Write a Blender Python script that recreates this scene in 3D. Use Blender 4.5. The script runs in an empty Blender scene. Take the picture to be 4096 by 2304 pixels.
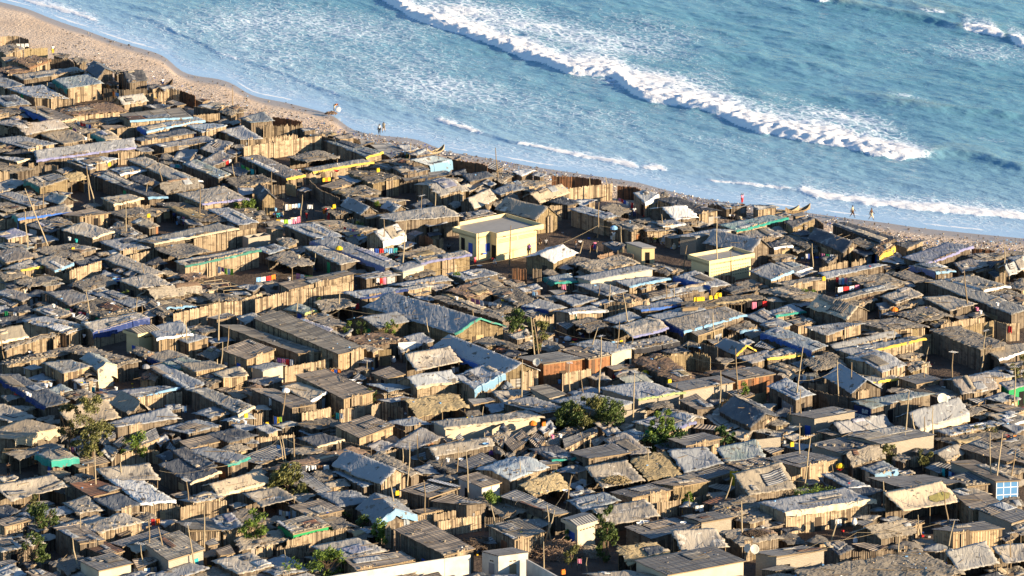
import bpy, math, random
import numpy as np
from mathutils import Vector
R = math.radians
random.seed(7); RNG = np.random.default_rng(7)
scene = bpy.context.scene
COL = scene.collection

# ---------------------------------------------------------------- camera, sky, sun, exposure
CAM_H, FPX, DEP = 185.0, 22900.0, R(13.8)          # telephoto from a hill: height, focal length in photo pixels, downward pitch
cam_d = bpy.data.cameras.new('camera'); cam = bpy.data.objects.new('camera', cam_d); COL.objects.link(cam)
cam.location = (0, 0, CAM_H); cam.rotation_euler = (math.pi/2 - DEP, 0, 0)
cam_d.sensor_width = 36; cam_d.lens = 36*FPX/4096; cam_d.clip_start = 5; cam_d.clip_end = 20000
scene.camera = cam
SUN_AZ, SUN_EL = -26.0, 14.0                        # degrees from +X (towards the camera is negative), elevation
world = bpy.data.worlds.new('World'); scene.world = world; world.use_nodes = True
wn = world.node_tree.nodes; bg = wn['Background']
sky = wn.new('ShaderNodeTexSky'); sky.sky_type = 'NISHITA'; sky.sun_disc = False; sky.ozone_density = 4.0; sky.dust_density = 0.3
sky.sun_elevation = R(SUN_EL); sky.sun_rotation = R(90 - SUN_AZ)
world.node_tree.links.new(sky.outputs[0], bg.inputs[0]); bg.inputs[1].default_value = 0.085
sl = bpy.data.lights.new('sun', 'SUN'); sl.energy = 5.0; sl.angle = R(0.5); sl.color = (1.0, 0.80, 0.55)
sun = bpy.data.objects.new('sun', sl); COL.objects.link(sun)
sd = Vector((math.cos(R(SUN_EL))*math.cos(R(SUN_AZ)), math.cos(R(SUN_EL))*math.sin(R(SUN_AZ)), math.sin(R(SUN_EL))))
sun.rotation_euler = sd.to_track_quat('Z', 'Y').to_euler(); sun.location = (100, 600, 80)
scene.view_settings.view_transform = 'Standard'; scene.view_settings.look = 'None'
scene.view_settings.exposure = 1.35; scene.view_settings.gamma = 1.0
try:
    scene.cycles.max_bounces = 5; scene.cycles.diffuse_bounces = 1; scene.cycles.glossy_bounces = 2
    scene.cycles.transmission_bounces = 2; scene.cycles.transparent_max_bounces = 6
    scene.cycles.use_adaptive_sampling = True
except Exception: pass

# ---------------------------------------------------------------- photo pixel -> point at height z
CD, SD = math.cos(DEP), math.sin(DEP)
def at(px, py, z=0.0):
    a, b = (px-2048.0), -(py-1152.0)
    d = (a, FPX*CD + b*SD, -FPX*SD + b*CD)
    t = (z-CAM_H)/d[2]
    return Vector((d[0]*t, d[1]*t, z))
def mpp(p):            # metres per photo pixel at a point
    return (p.y*CD + (CAM_H-p.z)*SD)/FPX
TILE = dict(A=(0,0), B=(0,560), C=(1024,560), D=(2048,560), E=(3072,700), F=(0,1136), G=(1024,1136), H=(2048,1136),
            I=(3072,1236), J=(0,1728), K=(1024,1728), L=(2048,1728), M=(3072,1728), X=(900,300))
def tp(t, x, y):
    o = TILE[t]; return o[0]+x/2.5156, o[1]+y/2.5156
def tat(t, x, y, z=0.0):
    return at(*tp(t, x, y), z)
def on_roof_or(t, x, y, z): return tat(t, x, y, z)

# ---------------------------------------------------------------- objects
def tag(o, label=None, cat=None, group=None, kind=None):
    if label: o['label'] = label
    if cat: o['category'] = cat
    if group: o['group'] = group
    if kind: o['kind'] = kind
    return o
def empty(name, loc, label, cat, group=None, rz=0):
    o = bpy.data.objects.new(name, None); COL.objects.link(o); o.location = loc; o.rotation_euler = (0, 0, rz)
    o.empty_display_size = .3
    return tag(o, label, cat, group)
class MB:
    def __init__(s): s.v = []; s.f = []; s.uv = []; s.mi = []
    def add(s, vs, fs, uvs=None, mi=0):
        b = len(s.v); s.v += [tuple(p) for p in vs]
        for f in fs:
            s.f.append(tuple(b+i for i in f)); s.mi.append(mi)
        if uvs is None: uvs = [(p[0]+p[1]*.7, p[2]) for p in vs]
        s.uv += [tuple(q) for q in uvs]
    def box(s, c, sz, rz=0, mi=0, ax=None):
        hx, hy, hz = sz[0]/2, sz[1]/2, sz[2]/2; cr, sr = math.cos(rz), math.sin(rz)
        vs = []
        for dz in (-hz, hz):
            for dx, dy in ((-hx,-hy), (hx,-hy), (hx,hy), (-hx,hy)):
                vs.append((c[0]+dx*cr-dy*sr, c[1]+dx*sr+dy*cr, c[2]+dz))
        s.add(vs, [(0,3,2,1), (4,5,6,7), (0,1,5,4), (1,2,6,5), (2,3,7,6), (3,0,4,7)], mi=mi)
    def tube(s, pts, r, n=5, mi=0):
        rs = r if isinstance(r, (list, tuple)) else [r]*len(pts)
        vs = []; fs = []
        for i, p in enumerate(pts):
            p = Vector(p); q = Vector(pts[min(i+1, len(pts)-1)]) - Vector(pts[max(i-1, 0)])
            q = q.normalized() if q.length > 1e-9 else Vector((0,0,1))
            a = q.orthogonal().normalized() if abs(q.z) < .9 else q.cross(Vector((0,1,0))).normalized()
            b = q.cross(a)
            for k in range(n):
                t = 2*math.pi*k/n; vs.append(p + a*math.cos(t)*rs[i] + b*math.sin(t)*rs[i])
        for i in range(len(pts)-1):
            for k in range(n):
                fs.append((i*n+k, i*n+(k+1)%n, (i+1)*n+(k+1)%n, (i+1)*n+k))
        fs.append(tuple(range(n))[::-1]); fs.append(tuple((len(pts)-1)*n+k for k in range(n)))
        s.add(vs, fs, mi=mi)
    def lathe(s, c, prof, n=10, mi=0, tilt=None):
        vs = []; fs = []
        for r, z in prof:
            for k in range(n):
                t = 2*math.pi*k/n; v = Vector((r*math.cos(t), r*math.sin(t), z))
                if tilt is not None: v = tilt @ v
                vs.append(Vector(c)+v)
        for i in range(len(prof)-1):
            for k in range(n): fs.append((i*n+k, i*n+(k+1)%n, (i+1)*n+(k+1)%n, (i+1)*n+k))
        fs.append(tuple(range(n))[::-1]); fs.append(tuple((len(prof)-1)*n+k for k in range(n)))
        s.add(vs, fs, mi=mi)
    def build(s, name, mats, parent=None, org=None, smooth=False):
        me = bpy.data.meshes.new(name)
        o_ = Vector(org) if org is not None else (Vector(parent.location) if parent is not None and parent.parent is None else Vector((0,0,0)))
        if parent is not None and parent.parent is not None: o_ = Vector(parent.parent.location)
        v = np.array(s.v, dtype=float) - np.array(o_)
        me.from_pydata(v.tolist(), [], s.f)
        if not isinstance(mats, (list, tuple)): mats = [mats]
        for m in mats: me.materials.append(m)
        if len(mats) > 1: me.polygons.foreach_set('material_index', s.mi)
        uvl = me.uv_layers.new(name='UVMap')
        li = np.empty(len(me.loops), dtype=np.int32); me.loops.foreach_get('vertex_index', li)
        uvl.data.foreach_set('uv', np.array(s.uv, dtype=np.float32)[li].ravel())
        if smooth: me.polygons.foreach_set('use_smooth', [True]*len(me.polygons))
        me.update()
        o = bpy.data.objects.new(name, me); COL.objects.link(o)
        if parent is not None: o.parent = parent
        else: o.location = o_
        return o

# ---------------------------------------------------------------- materials
MATS = {}
class NT:
    def __init__(s, name):
        s.m = bpy.data.materials.new(name); s.m.use_nodes = True; s.t = s.m.node_tree; s.n = s.t.nodes
        s.b = s.n['Principled BSDF']; MATS[name] = s.m; s.b.inputs['Specular IOR Level'].default_value = .25
    def L(s, a, b): s.t.links.new(a, b)
    def new(s, t, **k):
        n = s.n.new(t)
        for a, b in k.items(): setattr(n, a, b)
        return n
    def val(s, n, i, v):
        if v is None: return
        if hasattr(v, 'is_output') or isinstance(v, bpy.types.NodeSocket): s.L(v, n.inputs[i])
        else: n.inputs[i].default_value = v
    def math(s, op, a, b=None, c=None, clamp=False):
        n = s.new('ShaderNodeMath', operation=op, use_clamp=clamp)
        for i, v in enumerate((a, b, c)): s.val(n, i, v)
        return n.outputs[0]
    def noise(s, vec, scale, detail=3, rough=.55, out=0, dist=0):
        n = s.new('ShaderNodeTexNoise'); s.val(n, 'Vector', vec); n.inputs['Scale'].default_value = scale
        n.inputs['Detail'].default_value = detail; n.inputs['Roughness'].default_value = rough; n.inputs['Distortion'].default_value = dist
        return n.outputs[out]
    def map(s, vec, scale=(1,1,1), rot=(0,0,0), loc=None):
        n = s.new('ShaderNodeMapping'); s.L(vec, n.inputs[0]); n.inputs['Scale'].default_value = scale; n.inputs['Rotation'].default_value = rot
        if loc is not None: s.val(n, 'Location', loc)
        return n.outputs[0]
    def ramp(s, f, stops, mode='LINEAR'):
        n = s.new('ShaderNodeValToRGB'); s.L(f, n.inputs[0]); cr = n.color_ramp; cr.interpolation = mode
        while len(cr.elements) < len(stops): cr.elements.new(.5)
        for e, (p, c) in zip(cr.elements, stops):
            e.position = p; e.color = (*c, 1) if not isinstance(c, (int, float)) else (c, c, c, 1)
        return n.outputs[0]
    def mix(s, f, a, b, typ='MIX'):
        n = s.new('ShaderNodeMix', data_type='RGBA', blend_type=typ); s.val(n, 0, f)
        s.val(n, 6, (*a, 1) if isinstance(a, tuple) and len(a) == 3 else a); s.val(n, 7, (*b, 1) if isinstance(b, tuple) and len(b) == 3 else b)
        return n.outputs[2]
    def bump(s, h, dist=.05, strength=1.0):
        n = s.new('ShaderNodeBump'); n.inputs['Strength'].default_value = strength; n.inputs['Distance'].default_value = dist
        s.L(h, n.inputs['Height']); s.L(n.outputs[0], s.b.inputs['Normal'])
    def rnd(s): return s.new('ShaderNodeObjectInfo').outputs['Random']
    def pos(s): return s.new('ShaderNodeNewGeometry').outputs['Position']
    def uv(s): return s.new('ShaderNodeTexCoord').outputs['UV']
    def color(s, c): s.val(s.b, 'Base Color', c)
    def rough(s, r): s.val(s.b, 'Roughness', r)
    def tint(s, c, lo=.75, hi=1.2):      # per-object brightness variation
        r = s.rnd(); f = s.math('MULTIPLY_ADD', r, hi-lo, lo)
        cc = s.new('ShaderNodeCombineColor'); [s.L(f, cc.inputs[i]) for i in range(3)]
        return s.mix(1.0, c, cc.outputs[0], 'MULTIPLY')

def m_tarp(name, col, dust=.5, fold=.07, dustcol=(.345, .34, .325)):
    t = NT(name); uv = t.uv(); r = t.rnd(); P = t.pos()
    n1 = t.noise(P, .35, 4); n2 = t.noise(P, 3.0, 3)
    d = t.math('MULTIPLY_ADD', n1, 1.6, -.8+dust); d = t.math('ADD', d, t.math('MULTIPLY_ADD', n2, .5, -.25), clamp=True)
    c = t.mix(d, col, dustcol); r2 = t.math('FRACT', t.math('MULTIPLY', r, 17.3)); c = t.mix(t.math('MULTIPLY', t.math('SUBTRACT', r2, .45, clamp=True), .9), c, tuple(x_*y_ for x_, y_ in zip(dustcol, (.62, .74, .88)))); c = t.tint(c, .72, 1.18)
    c = t.mix(t.math('GREATER_THAN', t.noise(P, .9, 3, .6), .63), c, (.14, .125, .105)); c = t.mix(t.math('LESS_THAN', t.noise(P, .6, 3, .6), .36), c, tuple(min(1, x_*1.25) for x_ in dustcol))
    t.color(c); t.rough(.8)
    f = t.noise(t.map(P, (1.0, .28, 1), (0, 0, .95)), .9, 2, .5, dist=.6)
    cre = t.math('ABSOLUTE', t.math('SUBTRACT', f, .5)); cre = t.math('POWER', t.math('MULTIPLY', cre, 3.0, clamp=True), .7)
    g2 = t.noise(t.map(P, (1.6, .22, 1), (0, 0, .75)), 1.5, 2, .5, dist=.3)
    h = t.math('ADD', t.math('MULTIPLY', cre, 1.0), t.math('MULTIPLY', g2, 1.3));     t.bump(h, fold*.95)
    return t.m
def m_corr(name, col, col2, pitch=.42):
    t = NT(name); uv = t.uv(); sx = t.new('ShaderNodeSeparateXYZ'); t.L(uv, sx.inputs[0])
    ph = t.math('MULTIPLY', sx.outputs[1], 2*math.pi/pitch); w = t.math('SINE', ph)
    vq = t.math('DIVIDE', sx.outputs[1], .85); seam = t.math('LESS_THAN', t.math('FRACT', vq), .13); sh = t.math('FLOOR', vq); sh2 = t.math('FLOOR', t.math('DIVIDE', sx.outputs[0], 2.4))
    cv = t.new('ShaderNodeCombineXYZ'); t.L(sh, cv.inputs[0]); t.L(sh2, cv.inputs[1]); t.L(t.rnd(), cv.inputs[2])
    wn_ = t.new('ShaderNodeTexWhiteNoise'); t.L(cv.outputs[0], wn_.inputs[0])
    P = t.pos(); n1 = t.noise(P, .5, 4); n2 = t.noise(t.map(uv, (.4, 3, 1)), 1.5, 3)
    f = t.math('ADD', t.math('MULTIPLY', wn_.outputs[0], 1.1), t.math('MULTIPLY_ADD', n1, 1.2, -.65), clamp=True)
    c = t.mix(f, tuple(min(1, x*1.25) for x in col), tuple(x*.85 for x in col2)); c = t.mix(t.math('MULTIPLY', seam, .55), c, (.05, .04, .03)); c = t.mix(t.math('MULTIPLY', t.math('GREATER_THAN', n2, .6), .4), c, (.16, .13, .1))
    c = t.mix(t.math('MULTIPLY_ADD', w, .30, .30), c, (.06, .05, .045)); sm = t.math('LESS_THAN', t.math('FRACT', t.math('DIVIDE', sx.outputs[0], 2.4)), .035); c = t.mix(sm, c, (.05, .04, .035)); t.color(t.tint(c, .8, 1.2)); t.rough(.7)  # rib shading also put into the colour, in step with the wave
    t.bump(t.math('ADD', t.math('MULTIPLY', w, .5), t.math('MULTIPLY', t.noise(P, 5, 3), .5)), .07)
    return t.m
def m_thatch(name, a, b):
    t = NT(name); uv = t.uv(); P = t.pos()
    f = t.noise(t.map(uv, (.9, 5.5, 1)), 1.6, 5, .7, dist=.5); g = t.noise(P, .6, 3)
    c = t.mix(t.ramp(f, [(.28, 0), (.72, 1.0)]), a, b); c = t.mix(t.math('MULTIPLY', g, .45), c, (.24, .21, .17))
    k = t.noise(P, 2.2, 5, .75); c = t.mix(t.math('GREATER_THAN', k, .63), c, (.05, .042, .035))
    t.color(t.tint(c)); t.rough(.95); t.bump(t.math('ADD', f, t.math('MULTIPLY', k, .5)), .09)
    return t.m
def m_paling(name, a, b, w=.17, gap=.12):
    t = NT(name); uv = t.uv(); sx = t.new('ShaderNodeSeparateXYZ'); t.L(uv, sx.inputs[0])
    q = t.math('DIVIDE', t.math('ADD', sx.outputs[0], t.math('MULTIPLY', t.noise(t.map(uv, (2, .4, 1)), 1.0, 1), .2)), w); k = t.math('FLOOR', q); fr = t.math('FRACT', q)
    cv = t.new('ShaderNodeCombineXYZ'); t.L(k, cv.inputs[0]); t.L(t.rnd(), cv.inputs[1])
    wn_ = t.new('ShaderNodeTexWhiteNoise'); t.L(cv.outputs[0], wn_.inputs[0])
    big = t.noise(uv, .5, 2); f = t.math('ADD', t.math('MULTIPLY', wn_.outputs[0], .75), t.math('MULTIPLY_ADD', big, .9, -.3), clamp=True)
    c = t.mix(f, a, b); pt = t.noise(t.map(uv, (.55, 1.1, 1)), 1.3, 2, .5); c = t.mix(t.math('MULTIPLY', t.math('GREATER_THAN', pt, .58), .6), c, tuple(x*.5 for x in b)); c = t.mix(t.math('MULTIPLY', t.math('LESS_THAN', pt, .38), .5), c, tuple(min(1, x*1.3) for x in a)); st = t.noise(t.map(uv, (9, .8, 1)), 1.5, 3, .7)
    c = t.mix(t.math('MULTIPLY', st, .5), c, (.13, .09, .05))
    c = t.mix(t.math('MULTIPLY', t.math('GREATER_THAN', wn_.outputs[0], .83), .7), c, (.07, .05, .035)); dk = t.math('LESS_THAN', fr, gap); t.color(t.tint(t.mix(dk, c, (.03, .022, .016)), .8, 1.2)); t.rough(.9)
    hgt = t.math('SUBTRACT', t.math('ADD', t.math('MULTIPLY', wn_.outputs[0], .5), t.math('SINE', t.math('MULTIPLY', fr, math.pi))), t.math('MULTIPLY', dk, .8))
    t.bump(hgt, .05)
    return t.m
def m_plain(name, col, rough=.8, var=.15, ns=2.0, spec=.25, tint=(.85, 1.15)):
    t = NT(name); P = t.pos(); n = t.noise(P, ns, 4)
    c = t.mix(t.math('MULTIPLY_ADD', n, var*2.4, -.15*var, clamp=True), col, tuple(x*.45 for x in col))
    t.color(t.tint(c, *tint)); t.rough(rough); t.b.inputs['Specular IOR Level'].default_value = spec
    t.bump(t.noise(P, 12, 3), .01)
    return t.m
def m_block(name, a, b, mortar, bw=.4, bh=.2):
    t = NT(name); uv = t.uv(); br = t.new('ShaderNodeTexBrick'); t.L(uv, br.inputs['Vector'])
    br.inputs['Color1'].default_value = (*a, 1); br.inputs['Color2'].default_value = (*b, 1); br.inputs['Mortar'].default_value = (*mortar, 1)
    br.inputs['Scale'].default_value = 1; br.inputs['Brick Width'].default_value = bw; br.inputs['Row Height'].default_value = bh; br.inputs['Mortar Size'].default_value = .012
    n = t.noise(t.pos(), 1.2, 4); c = t.mix(t.math('MULTIPLY', n, .5), br.outputs[0], tuple(x*.55 for x in a)); t.color(t.tint(c, .9, 1.1)); t.rough(.9)
    t.bump(t.math('ADD', t.noise(t.pos(), 6, 3), br.outputs['Fac']), -.008)
    return t.m
TAN, GREY = (.27, .235, .185), (.215, .205, .185)
m_tarp('tarp_grey', (.28, .29, .295)); m_tarp('tarp_tan', (.32, .265, .19), .45, dustcol=(.42, .385, .325)); m_tarp('tarp_dark', (.055, .058, .066), .22, .09, (.20, .195, .185))
m_tarp('tarp_white', (.60, .59, .56), .22, dustcol=(.42, .38, .31)); m_tarp('tarp_cream', (.46, .37, .25), .4, .05, dustcol=(.40, .33, .235)); m_tarp('tarp_green', (.11, .17, .13), .55)
m_tarp('tarp_blue', (.13, .19, .23), .5); m_tarp('tarp_sky', (.26, .34, .39), .5); m_tarp('tarp_purple', (.15, .16, .27), .55); m_tarp('tarp_teal', (.08, .22, .19), .6)
m_tarp('tarp_brown', (.25, .19, .13), .45)
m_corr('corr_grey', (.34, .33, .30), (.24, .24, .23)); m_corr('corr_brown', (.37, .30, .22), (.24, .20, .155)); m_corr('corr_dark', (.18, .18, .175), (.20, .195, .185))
m_corr('corr_rust', (.22, .095, .045), (.15, .085, .055)); m_corr('corr_pale', (.36, .32, .25), (.26, .235, .19)); m_corr('corr_white', (.62, .64, .66), (.5, .5, .5))
m_thatch('thatch_tan', (.16, .135, .10), (.44, .375, .28)); m_thatch('thatch_dark', (.09, .08, .066), (.30, .265, .215)); m_thatch('thatch_red', (.12, .065, .04), (.30, .19, .115)); m_thatch('straw', (.26, .19, .09), (.50, .39, .2))
m_paling('paling', (.54, .425, .28), (.33, .25, .165), .21); m_paling('paling_dark', (.25, .205, .15), (.125, .10, .078), .21); m_paling('paling_red', (.30, .135, .065), (.17, .085, .05), .22); m_paling('plank', (.47, .35, .21), (.27, .195, .12), .34, .05)  # dark palings: dark wood, darkened further to stand for shaded walls
m_paling('reed', (.50, .39, .22), (.34, .25, .14), .06, .1); m_paling('rust_sheet', (.36, .15, .06), (.20, .09, .045), .55, .03)
m_block('block', (.38, .33, .255), (.32, .28, .22), (.24, .21, .17)); m_block('slab', (.34, .33, .31), (.30, .295, .28), (.30, .29, .27), 3.1, 2.7)
m_plain('yellow_paint', (.80, .64, .34), .85, .3, .5, tint=(1, 1)); m_plain('cream_paint', (.62, .54, .39), .85, .4, .7, tint=(1, 1)); m_plain('white_paint', (.70, .65, .56), .8, .45, .9, tint=(1, 1))
m_plain('blue_paint', (.035, .10, .42), .6, .1); m_plain('sky_paint', (.10, .27, .52), .6, .1); m_plain('navy_paint', (.012, .03, .11), .6, .1); m_plain('green_paint', (.03, .20, .12), .7, .1)
m_plain('opening_shade', (.012, .010, .010), .95, .1); m_plain('wood', (.30, .22, .13), .9, .3, 4); m_plain('wood_pale', (.44, .35, .22), .9, .3, 4); m_plain('wood_dark', (.09, .065, .045), .9, .3, 4)  # near-black panels paint the unlit inside of doorways and windows
m_plain('tyre', (.02, .02, .02), .9); m_plain('metal', (.55, .55, .55), .35, .1, spec=.6); m_plain('dish', (.50, .48, .42), .5, .05)
m_plain('skin', (.055, .030, .020), .55, .1, 8); m_plain('hair', (.010, .009, .008), .9)
m_plain('stone', (.33, .28, .21), .95, .3, 5); m_plain('wire', (.05, .05, .05), .6); m_plain('bark', (.16, .11, .07), .95, .3, 6)
CLOTH = dict(white=(.78, .77, .74), red=(.55, .03, .03), yellow=(.80, .52, .03), blue=(.03, .09, .42), sky=(.20, .42, .70), green=(.03, .30, .10), lime=(.35, .62, .06), purple=(.20, .08, .30), pink=(.70, .22, .33),
             orange=(.75, .22, .03), black=(.015, .015, .018), grey=(.26, .26, .27), brown=(.14, .075, .04), teal=(.03, .36, .36), cream=(.62, .52, .36), navy=(.02, .035, .13), beige=(.45, .34, .22))
for k, c in CLOTH.items(): m_plain('cloth_'+k, c, .85, .2, 3, tint=(.9, 1.1))
def m_leaf(name, a, b):
    t = NT(name); f = t.noise(t.pos(), 1.6, 3); c = t.mix(t.ramp(f, [(.3, 0), (.7, 1)]), a, b); t.color(t.tint(c, .85, 1.2)); t.rough(.6)
    t.b.inputs['Subsurface Weight'].default_value = 0
    return t.m
m_leaf('leaf_green', (.03, .055, .015), (.10, .135, .03)); m_leaf('leaf_olive', (.055, .06, .02), (.17, .165, .05)); m_leaf('leaf_bright', (.05, .09, .015), (.15, .21, .03)); m_leaf('leaf_shaded', (.02, .05, .015), (.07, .12, .03))  # the darkest leaves have shade put into their colour, for bushes in shade
def M_(n): return MATS[n]
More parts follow.
